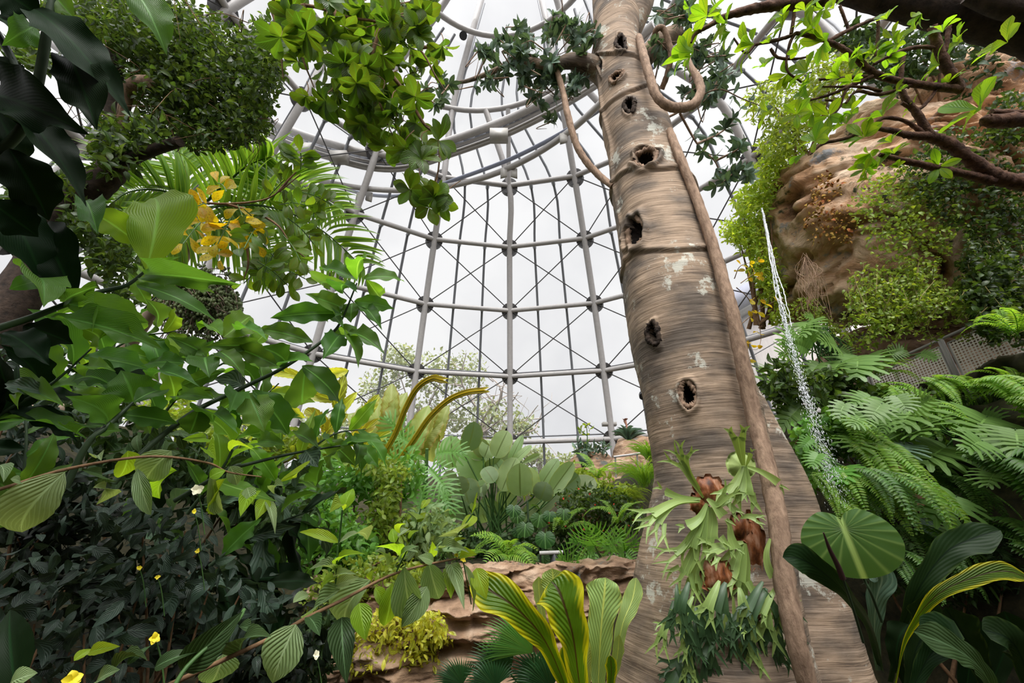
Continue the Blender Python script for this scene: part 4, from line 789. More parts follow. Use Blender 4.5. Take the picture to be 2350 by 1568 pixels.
cane('tall upright green shoot with a single bright leaf at its tip', [(770, 1352, 1.25), (775, 1260, 1.25), (778, 1246, 1.25), (786, 1170, 1.24)], .003,
  [(520, 465, 580, 335, 95, SB), (520, 475, 430, 490, 60, SB), (490, 680, 240, 612, 65, SB), (490, 680, 670, 662, 60), (480, 815, 660, 752, 80, SB), (470, 900, 300, 850, 80), (470, 950, 620, 900, 70), (475, 900, 380, 960, 70, SB), (470, 900, 600, 880, 50)], Z5b, .3623, 'ovate', LM['shrub'], M_stem, 'shrub_shoot')
cane('short green shoot with pale tip leaves in the centre foreground', [(910, 1312, 1.3), (948, 1232, 1.3), (966, 1167, 1.3)], .0025,
  [(1010, 465, 1050, 405, 45, SB), (980, 560, 922, 478, 50), (980, 545, 1042, 488, 45, SB), (845, 680, 828, 588, 65, SB), (930, 650, 1005, 600, 50, SB), (860, 640, 930, 600, 50), (880, 620, 920, 560, 40, SB)], Z5b, .3623, 'ovate', LM['shrub'], M_stem, 'shrub_shoot')
cane('green shoot with a bright diamond leaf, rightmost of the foreground shoots', [(1010, 1285, 1.4), (1053, 1225, 1.4), (1085, 1178, 1.4)], .0025,
  [(1262, 590, 1345, 508, 70, SB), (1210, 700, 1300, 650, 50, SB), (1180, 700, 1250, 640, 40), (1330, 500, 1350, 470, 20, SB), (1190, 660, 1120, 640, 40)], Z5b, .3623, 'ovate', LM['shrub'], M_stem, 'shrub_shoot')
cane('blurred broad leaves at the bottom left edge, very close', [(380, 1620, .9), (430, 1530, .95), (540, 1430, 1.05), (560, 1400, 1.1)], .005,
  [(90, 1600, 60, 1140, 200, 'deep'), (1050, 1490, 1415, 1150, 180, 'shrub_dark'), (1390, 1240, 1460, 1320, 110), (900, 1480, 1160, 1385, 100, 'shrub_dark'), (430, 1440, 540, 1370, 60, SB), (520, 1390, 700, 1355, 60, SB), (740, 1460, 880, 1350, 50, 'shrub_dark'), (60, 1568, 220, 1510, 120, 'shrub'), (660, 1500, 860, 1440, 60, 'shrub_dark'), (560, 1560, 700, 1490, 80, 'shrub'), (1400, 1400, 1580, 1300, 160, 'shrub_dark'), (1300, 1400, 1230, 1568, 200, 'shrub')], Z4, .394, 'ovate', LM['shrub_dark'], M_stem, 'shrub_branch')
def flower(label, px, py, D, r, m, n=6, cat='flower'):
    r = r*.65; c = at(px, py, D); t = thing('flower', label, cat, c); mb = MB(); rosette(mb, c, CAM-c+np.array([.3, 0, .5])*D, n, r, r*.8, 'ell', .3); mb.build('petals', m, t)
    mb = MB(); tube(mb, [c, c+[0.01, .03, -.05], c+[0.03, .06, -.14]], .002, 5, 3); mb.build('stalk', M_stem, t)
for lb, x, y, D, r, m in (('cream two-lobed flower hanging among the leaves at lower left', 451, 1125, 1.4, .035, 'wht'), ('largest yellow flower near the bottom left, out of focus', 355, 1466, 1.0, .022, 'yel'), ('yellow flower cut by the bottom edge at left', 165, 1562, .9, .035, 'yel'),
    ('tiny yellow flower above the dark gap, below the white flower', 445, 1175, 1.6, .018, 'yel'), ('tiny yellow flower right of the grey hanging leaves', 453, 1265, 1.6, .016, 'yel'), ('tiny yellow flower deep in the dark shrub', 319, 1304, 1.6, .018, 'yel'), ('tiny yellow flower by the pale buds at lower left', 361, 1325, 1.6, .016, 'yel'),
    ('small yellow flower on the nearest shrub branch beside the shoots', 1062, 1285, 1.4, .018, 'yel'), ('white bud cluster low on the nearest shrub branch', 725, 1505, 1.7, .03, 'wht'), ('small yellow bloom near the tip of the ginger rods', 1046, 1275, 1.42, .014, 'yel')):
    flower(lb, x, y, D, r, LM[m])
# dense shrubs, lower left, with shade coloured into the leaves
def bush(label, blobs, key, m, size, width, n, D, name='shrub', cat='plant', hang=.3, sd=.5, stemD=None, tpl=None, face=.3, up=.5, group=None, stems=5, sm=M_twig, ground=True, stuff=None, flowers=None, fs=.02):
    """blobs: (px, py, sx, sy, weight)"""
    x0 = np.mean([b[0] for b in blobs]); base = at(x0, max(b[1]+b[3] for b in blobs), D)
    t = thing(name, label, cat, base, group); tot = sum(b[4] for b in blobs); mb = MB(); C = []
    for b in blobs: C.append(vol(b[0], b[1], D, b[2], b[3], sd, max(3, int(n*b[4]/tot))))
    C = np.concatenate(C); tl = TPL[key] if tpl is None else [tpl]
    for q, tt in enumerate(tl): mass(mb, tt, C[q::len(tl)], size, width, up, 1., hang, face=face)
    mb.build('foliage', m, t)
    mb = MB(); lo = base.copy(); lo[2] = max(tz(lo[0], lo[1])-.02, 0) if ground else lo[2]
    for b in blobs[:stems*2]:
        for q in range(max(1, stems//len(blobs))):
            c = at(b[0]+RS.uniform(-.5, .5)*b[2], b[1]+RS.uniform(-.6, .2)*b[3], D); a = lo+RS.normal(size=3)*[.12, .1, 0]; tube(mb, [a, (a+c)/2+RS.normal(size=3)*.08, c], [.02*D/4+.004, .012*D/4+.002, .004], 5, 4)
    mb.build('stems', sm, t)
    if flowers:
        mb = MB(); q = C[RS.choice(len(C), flowers[1])]+nrm(CAM-q0(C))*.05*D/4
        mass(mb, TINYO, q, fs, .9, .3, face=.5); mb.build('blossom', flowers[0], t)
    return t
def q0(C): return C.mean(0)
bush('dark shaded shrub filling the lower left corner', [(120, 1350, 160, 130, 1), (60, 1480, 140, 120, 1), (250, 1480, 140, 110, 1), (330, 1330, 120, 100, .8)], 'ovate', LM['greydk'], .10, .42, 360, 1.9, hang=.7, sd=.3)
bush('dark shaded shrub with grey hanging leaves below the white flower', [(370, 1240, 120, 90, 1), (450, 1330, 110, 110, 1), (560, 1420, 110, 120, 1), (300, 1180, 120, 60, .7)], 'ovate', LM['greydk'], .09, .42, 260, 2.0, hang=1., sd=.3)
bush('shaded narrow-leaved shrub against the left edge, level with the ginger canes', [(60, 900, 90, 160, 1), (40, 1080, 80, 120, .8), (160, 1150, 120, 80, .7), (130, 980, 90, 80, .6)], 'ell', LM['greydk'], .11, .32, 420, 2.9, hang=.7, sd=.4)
bush('undergrowth with shade painted into its leaves behind the lower left shrubs', [(150, 1300, 240, 160, 1), (400, 1400, 240, 150, 1), (620, 1480, 160, 120, .8), (80, 1150, 160, 120, .6)], 'ell', LM['black'], .13, .4, 1700, 3.0, hang=.4, sd=.4)
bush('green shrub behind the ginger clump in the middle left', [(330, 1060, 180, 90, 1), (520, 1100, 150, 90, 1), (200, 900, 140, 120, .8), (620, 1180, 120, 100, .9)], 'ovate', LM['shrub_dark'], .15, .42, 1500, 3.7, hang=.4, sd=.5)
# ---------------------------------------------------------------- trees overhead on the left
t = thing('vine_covered_tree', 'dark forked trunk smothered in small-leaved vine at upper left', 'tree', at(110, 560, 4.6)*[1, 1, 0]+[0, 0, tz(*at(110, 560, 4.6)[:2])])
P0 = at(110, 560, 4.6); gnd = np.array([P0[0]-.2, P0[1], tz(P0[0], P0[1])-.1])
mb = MB(); tube(mb, [gnd, P0+[0, 0, -.8], P0, at(175, 470, 4.6), at(232, 415, 4.6), at(258, 385, 4.6), at(262, 300, 4.8), at(262, 180, 5), at(270, 60, 5.2), at(280, -60, 5.4)], [.2, .19, .18, .16, .15, .13, .10, .09, .08, .07], 12, 6, lump=.05); mb.build('trunk', M_bark, t)
mb = MB(); tube(mb, [at(250, 395, 4.6), at(300, 365, 4.5), at(350, 345, 4.4), at(412, 325, 4.3)], [.09, .075, .06, .055], 10, 5); mb.build('limb', M_bark, t)
mb = MB(); tube(mb, [at(230, 420, 4.7), at(270, 330, 4.6), at(292, 215, 4.5), at(315, 190, 4.4), at(343, 187, 4.35)], [.05, .05, .06, .065, .06], 10, 5); mb.build('sawn_limb', M_liana, t)
mb = MB(); tube(mb, [at(120, 540, 4.6), at(130, 460, 4.8), at(145, 420, 5)], [.08, .06, .04], 8, 5); mb.build('limb', M_bark, t)
mb = MB(); tube(mb, [at(320, 318, 4.5), at(360, 280, 4.6), at(440, 235, 4.7), at(470, 150, 4.9)], [.03, .025, .02, .015], 7, 5); mb.build('limb', M_twig, t)
def canopy(t, blobs, tpl, m, size, width, dens, D, sd=.6, hang=.2, name='foliage'):
    mb = MB()
    for b in blobs:
        C = vol(b[0], b[1], b[5] if len(b) > 5 else D, b[2], b[3], sd, int(dens*b[4])); mass(mb, tpl, C, size, width, .5, 1., hang)
    mb.build(name, m, t)
canopy(t, [(430, 120, 140, 110, 10), (520, 190, 130, 120, 12), (470, 290, 120, 60, 7), (560, 270, 70, 70, 5), (350, 60, 130, 80, 9), (230, 60, 110, 90, 6), (400, 200, 100, 90, 8), (600, 130, 70, 100, 5), (160, 30, 90, 60, 3), (330, 170, 80, 70, 3)], TINY, LM['tiny'], .085, .48, 215, 4.9, .8)
canopy(t, [(110, 150, 50, 20, .5), (60, 120, 70, 25, .6), (260, 350, 70, 60, 1), (330, 300, 60, 50, .8), (220, 530, 70, 70, 1), (260, 600, 60, 50, .8), (40, 470, 60, 40, .5), (180, 500, 50, 50, .6), (280, 680, 60, 60, .5), (150, 420, 60, 30, .4), (240, 300, 40, 60, .5)], TINYO, LM['tiny'], .12, .45, 260, 4.4, .5, name='sprigs')
tw = []
for q in range(46):
    x, y = RS.uniform(180, 600), RS.uniform(20, 340); a = at(x, y, 4.8+RS.uniform(-.5, .5)); tw.append([a, a+RS.normal(size=3)*.2+[0, 0, -.12], a+RS.normal(size=3)*.3+[0, 0, -.3]])
twigs(t, tw, .006, M_twig, 'twigs')
# tree with broad obovate leaflets hanging from the top edge
t = thing('leafy_branch', 'long branches of glossy rounded leaflets hanging from the top edge left of centre', 'branch', at(740, -40, 4.4))
BR = [[(560, -60), (640, 5), (720, 15), (800, 40), (880, 55), (960, 110), (1000, 175), (1022, 208)], [(893, 165), (935, 220), (972, 283), (1005, 318), (1006, 390), (988, 440)], [(765, 10), (790, 120), (810, 190), (830, 240)], [(880, 50), (850, 150), (880, 260), (905, 320)], [(700, 10), (690, 110), (720, 200)], [(620, 10), (640, 80), (650, 180)], [(960, 110), (1010, 105), (1030, 100)]]
for P in BR: mb = MB(); tube(mb, [at(x, y, 4.3) for x, y in P], np.linspace(.022, .006, len(P)), 6, 5); mb.build('stem', M_twig, t)
RC = [(470, 560), (690, 690), (640, 850), (440, 100), (700, 450), (880, 680), (930, 960), (1040, 830), (1220, 310), (1000, 420), (950, 100), (1090, 70), (1190, 950), (760, 560), (840, 780), (560, 430), (300, 650), (1160, 430), (1080, 1080), (1060, 1200), (1000, 1280), (1130, 1400), (1250, 1340), (1160, 1330), (820, 600), (620, 330), (340, 300), (200, 130), (130, 250), (760, 250), (860, 330), (700, 120), (560, 180), (950, 250), (1040, 200), (760, 430), (640, 560), (900, 820), (1000, 900), (1080, 950), (840, 480), (1150, 80), (500, 50), (330, 100), (250, 420), (420, 420), (500, 700), (960, 560), (870, 560), (780, 700), (640, 30), (830, 40), (1010, 30)]
RC += [(RS.uniform(150, 1100), RS.uniform(-20, 330)) for _ in range(26)]+[(RS.uniform(420, 1080), RS.uniform(330, 760)) for _ in range(18)]+[(RS.uniform(560, 1000), RS.uniform(760, 1000)) for _ in range(6)]
mb = MB(); sb = MB()
for (x, y) in RC:
    px, py = Z2(x, y); D = 4.3+RS.uniform(-.5, .5); c = at(px, py, D); ax = RS.normal(size=3)*.5+np.array([0, 0, -.6]); rosette(mb, c, ax, RS.randint(6, 9), RS.uniform(.19, .25), .115, 'obov', .25)
    tube(sb, [c, c+[0, 0, .12], c+np.array([RS.normal()*.1, .05, .3])], .005, 5, 2)
mb.build('foliage', LM['obov'], t); sb.build('petioles', M_twig, t)
t = thing('leafy_branch', 'branch of backlit oval leaflets turning yellow, in front of the palm', 'branch', at(370, 470, 3.3))
for P in ([(370, 472), (440, 465), (520, 468), (600, 460), (640, 440), (690, 400)], [(520, 468), (590, 490), (640, 520), (670, 565), (705, 595)], [(640, 440), (665, 410), (680, 395)], [(560, 520), (570, 600), (560, 640)]): mb = MB(); tube(mb, [at(x, y, 3.2) for x, y in P], np.linspace(.012, .004, len(P)), 6, 5); mb.build('stem', M_twig, t)
def pinn(t, rows, m, ln, wd, D, nlf=9):
    """compound leaves: rachis from base to tip px with paired leaflets"""
    mb = MB(); sb = MB()
    for r in rows:
        a = at(r[0], r[1], D*RS.uniform(.95, 1.05)); b = at(r[2], r[3], D*RS.uniform(.92, 1.08)); tube(sb, [a, (a+b)/2+[0, 0, .02], b], .004, 5, 4); d = nrm(b-a); s_ = nrm(np.cross(d, CAM-a)); P = []; Dd = []; NN = []
        for q in range(nlf):
            f = .2+.8*(q//2)/((nlf-1)//2); sg = 1 if q % 2 else -1; 
            if q == nlf-1: sg = 0; f = 1.
            P.append(a+(b-a)*f); Dd.append(s_*sg+d*(.5 if sg else 1)+RS.normal(size=3)*.2); NN.append(nrm(CAM-a)+RS.normal(size=3)*.4+[0, 0, .3])
        inst(mb, TPL['obov'][RS.randint(3)], np.array(P), np.array(Dd), np.array(NN), ln*RS.uniform(.8, 1.15, nlf), wd)
    sb.build('petioles', M_stem, t); mb.build('foliage' if m is not LM['yellow'] else 'yellow_foliage', m, t)
pinn(t, [(600, 470, 672, 395), (660, 500, 720, 560), (640, 560, 600, 640), (590, 600, 660, 655), (690, 440, 760, 470), (640, 470, 700, 470), (690, 390, 690, 350), (600, 500, 560, 570), (640, 620, 700, 640), (720, 420, 720, 500), (560, 480, 600, 530), (650, 540, 690, 600), (620, 600, 560, 650), (680, 380, 640, 360)], LM['obov'], .135, .065, 3.2)
pinn(t, [(500, 470, 440, 520), (470, 500, 420, 560), (520, 440, 500, 420), (480, 470, 450, 475), (530, 500, 500, 560), (560, 510, 590, 560), (545, 470, 560, 520), (480, 540, 500, 600)], LM['yellow'], .13, .065, 3.15, 7)
# palm behind
Pc = at(455, 500, 7.2); t = thing('palm_tree', 'slender pale palm with arching feather fronds, left of the middle', 'palm', [Pc[0]-1.6, Pc[1], tz(Pc[0]-1.6, Pc[1])])
mb = MB(); tube(mb, [[Pc[0]-1.9, Pc[1], tz(Pc[0]-1.9, Pc[1])-.1], at(225, 915, 7.2), at(290, 800, 7.2), at(370, 680, 7.2), at(440, 545, 7.2)], [.15, .13, .12, .11, .12], 12, 7); mb.build('trunk', plain('pale_palm_trunk', s(160, 140, 122), .8), t)
mb = MB(); tube(mb, [at(440, 560, 7.2), at(452, 500, 7.2), at(458, 450, 7.2)], [.14, .13, .06], 10, 5); mb.build('crownshaft', plain('white_crownshaft', s(200, 205, 185), .6), t)
def pfrond(t, path, D, ln, wd, n, m=LM['palm'], hang=.25, side=1., lo=.12, name='frond', up=.5, sm=M_stem):
    P = smooth_path([at(x, y, d) for (x, y), d in zip(path, D)], 10); mb = MB(); tube(mb, P, np.linspace(.022, .005, len(P))*D[0]/6, 6, 1, False, M=1); Pp = []; Dd = []; NN = []; Ln = []
    for f in np.linspace(lo, .99, n):
        x = f*(len(P)-1); i = min(int(x), len(P)-2); c = P[i]+(P[i+1]-P[i])*(x-i); ax = nrm(P[i+1]-P[i]); sd = nrm(np.cross(ax, nrm(CAM-c)))
        for sg in (-1, 1): Pp.append(c); Dd.append(sd*sg*side+ax*(.55+.6*f)+np.array([0, 0, -hang])+RS.normal(size=3)*.06); NN.append(nrm(CAM-c)+np.array([0, 0, .7])+RS.normal(size=3)*.2); Ln.append(ln*math.sin(PI*(.18+.75*f))**.7*RS.uniform(.9, 1.08))
    inst(mb, LEAFLET, Pp, Dd, NN, np.array(Ln), wd, None, 0); return mb.build(name, [m, sm], t)
for pth, D in (([(455, 480), (540, 470), (640, 480), (740, 530), (830, 610)], (7.1, 6.6, 6.2, 5.9, 5.8)), ([(455, 480), (520, 420), (570, 380), (620, 360)], (7.1, 6.9, 6.6, 6.2)), ([(455, 480), (420, 400), (395, 340), (385, 300)], (7.1, 7.3, 7.5, 7.6)), ([(455, 480), (380, 440), (300, 440), (240, 480)], (7.1, 7, 6.8, 6.7)), ([(455, 480), (520, 520), (600, 560), (650, 620)], (7.1, 7.2, 7.2, 7.3)), ([(455, 480), (400, 520), (340, 560), (290, 620)], (7.1, 6.8, 6.6, 6.5)), ([(455, 480), (560, 400), (680, 420), (780, 480)], (7.1, 7.4, 7.6, 7.8))):
    pfrond(t, pth, D, 1.0, .075, 40)
fs = thing('palm_fruit_cluster', 'tangled bunch of palm stalks with small green fruits below the palm crown', 'fruit', at(430, 620, 6.9)); mb = MB(); fb = MB()
for q in range(150):
    a = at(420+RS.uniform(-10, 30), 640+RS.uniform(-15, 15), 6.9); e = at(RS.uniform(360, 560), RS.uniform(690, 795), 6.9+RS.uniform(-.5, .5)); mdl = (a+e)/2+RS.normal(size=3)*.12+[0, 0, .2]; Q = smooth_path([a, mdl, e], 5); tube(mb, Q, .008, 4, 1, False)
    for c in Q[4:]:
        for z_ in range(3 if e[0] > at(440, 700, 6.9)[0] else 1): p = c+RS.normal(size=3)*.04; tube(fb, [p, p+[0, 0, .03], p+[0, 0, .055]], [.012, .03, .01], 5, 1, False, cap=False)
mb.build('stalks', plain('fruit_stalk', s(120, 100, 84), .8), fs); fb.build('fruits', plain('green_fruit', s(86, 100, 52), .5), fs)
# ---------------------------------------------------------------- middle of the garden
CB = at(1130, 1290, 8.2)
t = thing('broadleaf_clump', 'tall clump of paddle-shaped grey-green leaves with yellowish edges in the centre', 'plant', [CB[0], CB[1], tz(CB[0], CB[1])])
CL = [(310, 790, 295, 520, 150), (420, 650, 485, 410, 130), (510, 890, 390, 660, 170), (650, 700, 750, 485, 125), (630, 900, 690, 700, 150), (560, 830, 610, 640, 65), (540, 720, 420, 630, 65), (330, 900, 235, 830, 90), (440, 1075, 390, 870, 180), (310, 1055, 270, 860, 150), (310, 1190, 310, 1000, 160), (700, 970, 820, 700, 125),
      (760, 760, 870, 520, 60), (770, 760, 940, 600, 50), (870, 745, 1005, 675, 30), (850, 1010, 845, 740, 155), (935, 990, 895, 770, 135), (1000, 950, 1155, 708, 95), (1010, 1040, 1060, 895, 125), (1080, 1005, 1275, 735, 95), (1190, 950, 1318, 840, 115), (1200, 1115, 1445, 865, 170), (960, 1165, 1215, 958, 95), (850, 1195, 1035, 1010, 65),
      (745, 1212, 535, 1035, 115), (700, 1100, 790, 960, 125), (720, 1165, 740, 1068, 85), (450, 1140, 540, 1080, 100), (580, 1215, 535, 1110, 95), (560, 1010, 515, 880, 75), (640, 900, 560, 780, 110), (590, 690, 490, 545, 100), (720, 860, 640, 720, 90), (380, 1000, 340, 850, 120), (400, 1180, 350, 1040, 110), (230, 760, 190, 620, 60), (800, 900, 760, 800, 90), (480, 960, 600, 900, 70), (560, 700, 610, 560, 110), (340, 700, 380, 560, 110), (690, 790, 800, 650, 100), (480, 800, 430, 700, 100), (900, 900, 980, 780, 60)]
rts = [np.array([CB[0]+RS.normal()*.45, CB[1]+RS.normal()*.3, tz(CB[0], CB[1])-.02]) for _ in range(9)]
for q, r in enumerate(CL):
    (bx, by), (tx, ty) = Z7(r[0], r[1]), Z7(r[2], r[3]); D = 8.2+RS.uniform(-.5, .6)+.1*(q % 3); o = leafpx(t, 'paddle', LM['cala'], bx, by, tx, ty, r[4]*.287*1.3, D, D+RS.uniform(-.1, .25), .15, .3)
    a = at(bx, by, D); mb = MB(); rt = rts[q % 9]; tube(mb, [rt, (rt*.55+a*.45)+[0, 0, .1], a+(a-at(tx, ty, D))*.15, a], [.022, .018, .012, .01], 6, 5); mb.build('leaf_stalk', M_stem, t)
# pale banana leaves and rods behind, left of the clump
t = thing('banana_plant', 'pale banana leaves with brown edges against the glass, behind the rods', 'plant', at(880, 1090, 10))
for r in [(880, 1060, 860, 905, 50), (905, 1060, 935, 900, 55), (930, 1070, 985, 930, 50), (960, 1040, 1020, 945, 45), (990, 1060, 1000, 985, 45), (840, 1030, 800, 950, 50), (860, 1050, 830, 930, 40), (1010, 1010, 1030, 930, 30), (895, 1000, 900, 880, 40)]:
    o = put('leaf', 'banana', BANANA, LM['banana'], at(r[0], r[1], 10), at(r[2], r[3], 10)-at(r[0], r[1], 10), nrm(CAM-at(r[0], r[1], 10))+RS.uniform(-.4, .4, 3), np.linalg.norm(at(r[2], r[3], 10)-at(r[0], r[1], 10)), r[4]*10/FPX, t)
mb = MB(); tube(mb, [at(890, 1110, 10), at(900, 1060, 10)], .09, 8, 2); mb.build('stem', M_stem, t)
t = thing('banana_plant', 'yellow-brown torn banana leaves hanging left of the long rods', 'plant', at(760, 1060, 9))
for r in [(790, 880, 720, 905, 26), (775, 920, 700, 890, 24), (800, 850, 740, 860, 26), (760, 990, 700, 940, 28), (820, 900, 770, 960, 22), (820, 960, 870, 905, 28), (745, 1000, 800, 950, 30), (770, 940, 790, 860, 26), (700, 960, 660, 900, 24), (740, 880, 690, 850, 24), (700, 870, 630, 860, 24), (690, 900, 620, 890, 22), (800, 1010, 870, 960, 26), (730, 1040, 690, 980, 30), (820, 1040, 900, 990, 26)]:
    a = at(r[0], r[1], 9); b = at(r[2], r[3], 9); put('leaf', 'banana', BANANA, LM['vine_gold'], a, b-a, nrm(CAM-a)+RS.uniform(-.5, .5, 3), np.linalg.norm(a-b), r[4]*9/FPX, t)
mb = MB(); tube(mb, [at(770, 1100, 9), at(770, 1000, 9), at(790, 880, 9), at(800, 850, 9)], [.05, .04, .02, .01], 8, 4); mb.build('stem', M_stem, t)
for lb, P in (('long scaly brown-green rod flower stalk leaning right, the left one of two', [(870, 1060, 6.8), (905, 1000, 6.7), (930, 940, 6.6), (955, 895, 6.5), (985, 872, 6.4), (1012, 872, 6.35)]), ('long scaly brown-green rod flower stalk arching right, the right one of two', [(915, 1060, 6.8), (950, 1010, 6.7), (985, 960, 6.6), (1025, 922, 6.5), (1065, 903, 6.4), (1108, 896, 6.35)])):
    Q = smooth_path([at(*p) for p in P], 12); t = thing('flower_rod', lb, 'plant', Q[0]); mb = MB(); tube(mb, Q, .022, 8, 1, False); mb.build('stem', plain('rod_stem', s(96, 100, 34), .6), t)
    mb = MB(); n = len(Q)-2; bt = leaf_tpl('ovate', 2, 5, .8, .1)
    for sg in range(3):
        ax = nrm(np.gradient(Q, axis=0))[:n]; sd = nrm(np.cross(ax, [0, 1, .4]))*(1 if sg == 0 else -1)+(np.array([0, -1, 0]) if sg == 2 else 0); inst(mb, bt, Q[:n], ax+sd*.22, nrm(CAM-Q[:n])+sd*.3, .17, .05)
    mb.build('bracts', LM['rod'], t)
t = thing('papaya_leaf_tree', 'dark feathery deep-lobed leaves left of the paddle clump', 'plant', at(975, 1180, 7.6))
mb = MB(); tube(mb, [at(975, 1290, 7.6), at(975, 1150, 7.6), at(980, 1030, 7.6)], [.05, .05, .03], 8, 4); mb.build('stem', M_stem, t)
for px, py, a in ((960, 1030, 2.4), (1000, 1040, .3), (985, 1075, -.6), (950, 1080, 3.5), (1005, 1110, -.9), (970, 1120, -1.6), (935, 1050, 2.9), (1010, 1150, -1.0), (960, 1180, -1.8), (1000, 1190, -1.2), (930, 1010, 2.1)):
    c = at(px, py, 7.5+RS.uniform(-.3, .3)); mb = MB(); k = RS.randint(2); put('leaf', 'xan%d' % k, XAN[k], LM['xan'], c, [math.cos(a), -.3, math.sin(a)-.3], nrm(CAM-c)+RS.uniform(-.3, .3, 3)+[0, 0, .4], .62, .62, t)
# shrub masses (left middle to centre)
A1 = dict(sd=.7, stems=6)
bush('bright mixed-leaf shrub bank below the rods', [(780, 1090, 90, 50, 1), (860, 1110, 80, 50, 1), (720, 1160, 90, 60, .9), (930, 1090, 50, 60, .6)], 'ovate', LM['xan'], .17, .42, 1300, 6.6, **A1)
bush('golden small-leaved climber spilling down the middle of the green bank', [(890, 1130, 30, 60, 1), (870, 1200, 40, 70, 1), (920, 1220, 30, 50, .6), (900, 1080, 50, 25, .6), (850, 1060, 60, 25, .6)], 'ell', LM['climber'], .11, .45, 1500, 6.0, hang=.6, **A1)
bush('mid green leafy shrub left of the golden climber', [(760, 1210, 90, 70, 1), (820, 1260, 70, 60, 1), (720, 1280, 70, 70, .8), (660, 1120, 60, 50, .6)], 'ell', LM['xan'], .14, .42, 1500, 5.6, **A1)
bush('glossy pointed-leaf shrub right of the golden climber, under the feathery leaves', [(980, 1200, 60, 50, 1), (1020, 1230, 40, 40, .8), (950, 1270, 70, 50, 1), (900, 1300, 60, 40, .8)], 'ovate', LM['shrub'], .16, .42, 900, 6.0, hang=.5, **A1)
bush('dense small-leaved green hedge under the foreground shoots', [(880, 1330, 120, 60, 1), (780, 1380, 100, 70, 1), (960, 1350, 60, 50, .6)], 'ell', LM['vine'], .085, .45, 2600, 4.9, sd=.5, stems=5)
bush('yellow-green variegated shrub hanging over the rock wall at bottom centre', [(900, 1440, 90, 50, 1), (860, 1520, 70, 60, 1), (950, 1500, 60, 60, 1), (980, 1430, 50, 30, .5), (1010, 1460, 25, 20, .3)], 'ell', LM['vine_gold'], .075, .42, 2600, 4.2, hang=.6, sd=.35, stems=5)
bush('dark fern-like undergrowth at the bottom left of the variegated shrub', [(700, 1500, 80, 80, 1), (760, 1440, 60, 50, .6), (640, 1540, 60, 60, .6)], 'lance', LM['shrub_dark'], .12, .3, 900, 3.6, sd=.35, stems=4)
bush('background foliage along the foot of the glass at far left', [(500, 1010, 120, 50, 1), (640, 1020, 100, 40, 1), (740, 1030, 80, 40, .8), (380, 960, 80, 60, .7)], 'ovate', LM['vine'], .26, .4, 1500, 9.5, sd=1., stems=5)
bush('shrub with small red flowers on the bank left of the trunk', [(1340, 1150, 70, 40, 1), (1400, 1160, 60, 40, 1), (1300, 1210, 50, 30, .7), (1370, 1210, 60, 30, .7), (1440, 1190, 40, 40, .6)], 'ovate', LM['tiny'], .12, .5, 1500, 7.8, sd=.6, stems=5, flowers=(LM['red'], 70), fs=.05)
bush('light green bank of leaves beneath the rock ledge', [(1290, 1090, 50, 30, 1), (1350, 1110, 60, 30, 1), (1240, 1120, 50, 30, .6), (1420, 1130, 60, 30, .8)], 'ovate', LM['vine'], .17, .45, 1200, 10.5, sd=.9, stems=5)
bush('dark leafy shade at the foot of the paddle clump', [(1120, 1260, 70, 40, 1), (1200, 1250, 60, 50, 1), (1060, 1250, 50, 50, .7), (1280, 1270, 60, 40, .8)], 'ovate', LM['shrub_dark'], .15, .5, 1000, 7.6, sd=.5, stems=5)
bush('small herbs growing on top of the rock ledge', [(1355, 1035, 40, 10, 1), (1330, 1030, 14, 18, .4), (1385, 1030, 16, 12, .5)], 'lance', LM['grey'], .3, .25, 130, 15.2, sd=.4, stems=4, ground=False, hang=-.5)
t = thing('tall_herb', 'wispy tall herb standing on the rock ledge against the sky', 'plant', at(1340, 1040, 15.2)); spray(t, [[(1345, 1040), (1348, 1005), (1346, 975), (1352, 985)], [(1347, 1000), (1335, 990), (1330, 985)]], 15.2, .025, 'ell', LM['vine'], .22, .12, 5, 2, M_stem)
t = thing('bromeliad', 'grey spiky bromeliad with a pinkish bloom on the tan rock pedestal', 'plant', at(1443, 1015, 15)); c = at(1443, 1018, 15)
for q in range(26):
    an = q*2.4; put('leaf', 'strap%d' % (q % 3), TPL['strap'][q % 3], LM['grey'], c, [math.cos(an), math.sin(an)*.7, .5+.9*(q/26.)], [-math.cos(an)*.5, -math.sin(an)*.5, 1], RS.uniform(.55, .8), .07, t)
mb = MB(); tube(mb, [c, c+[0, 0, .6], c+[-.05, 0, .85]], [.02, .03, .06], 6, 3); rosette(mb, c+[-.05, 0, .8], (0, 0, 1), 8, .2, .08, 'ell', 1.); mb.build('flower_spike', plain('pink_bract', s(170, 120, 100), .6), t)
def grassclump(label, px, py, D, n, ln, m, wd=.02, droop=.5, spread=.7, name='grass_clump'):
    c = at(px, py, D); t = thing(name, label, 'grass', c); mb = MB()
    for q in range(n):
        an = RS.uniform(0, 2*PI); d = np.array([math.cos(an)*spread, math.sin(an)*spread, 1.]); d = nrm(d); l_ = ln*RS.uniform(.6, 1.1); P = [c+RS.normal(size=3)*.05]
        for k in range(5): P.append(P[-1]+d*l_/5); d = nrm(d+[0, 0, -droop*(.4+.3*k)]+np.array([math.cos(an), math.sin(an), 0])*.12)
        Q = np.array(P); X = nrm(np.cross(Q[-1]-Q[0], CAM-c)); w_ = wd*np.array([.6, 1, 1, .9, .6, .05]); V = np.concatenate([Q-X*w_[:, None]/2, Q+X*w_[:, None]/2]); mb.add(V, [[i, i+1, i+7, i+6] for i in range(5)], np.c_[np.r_[np.zeros(6), np.ones(6)], np.tile(np.linspace(0, 1, 6), 2)], RS.rand())
    mb.build('blades', m, t); return t
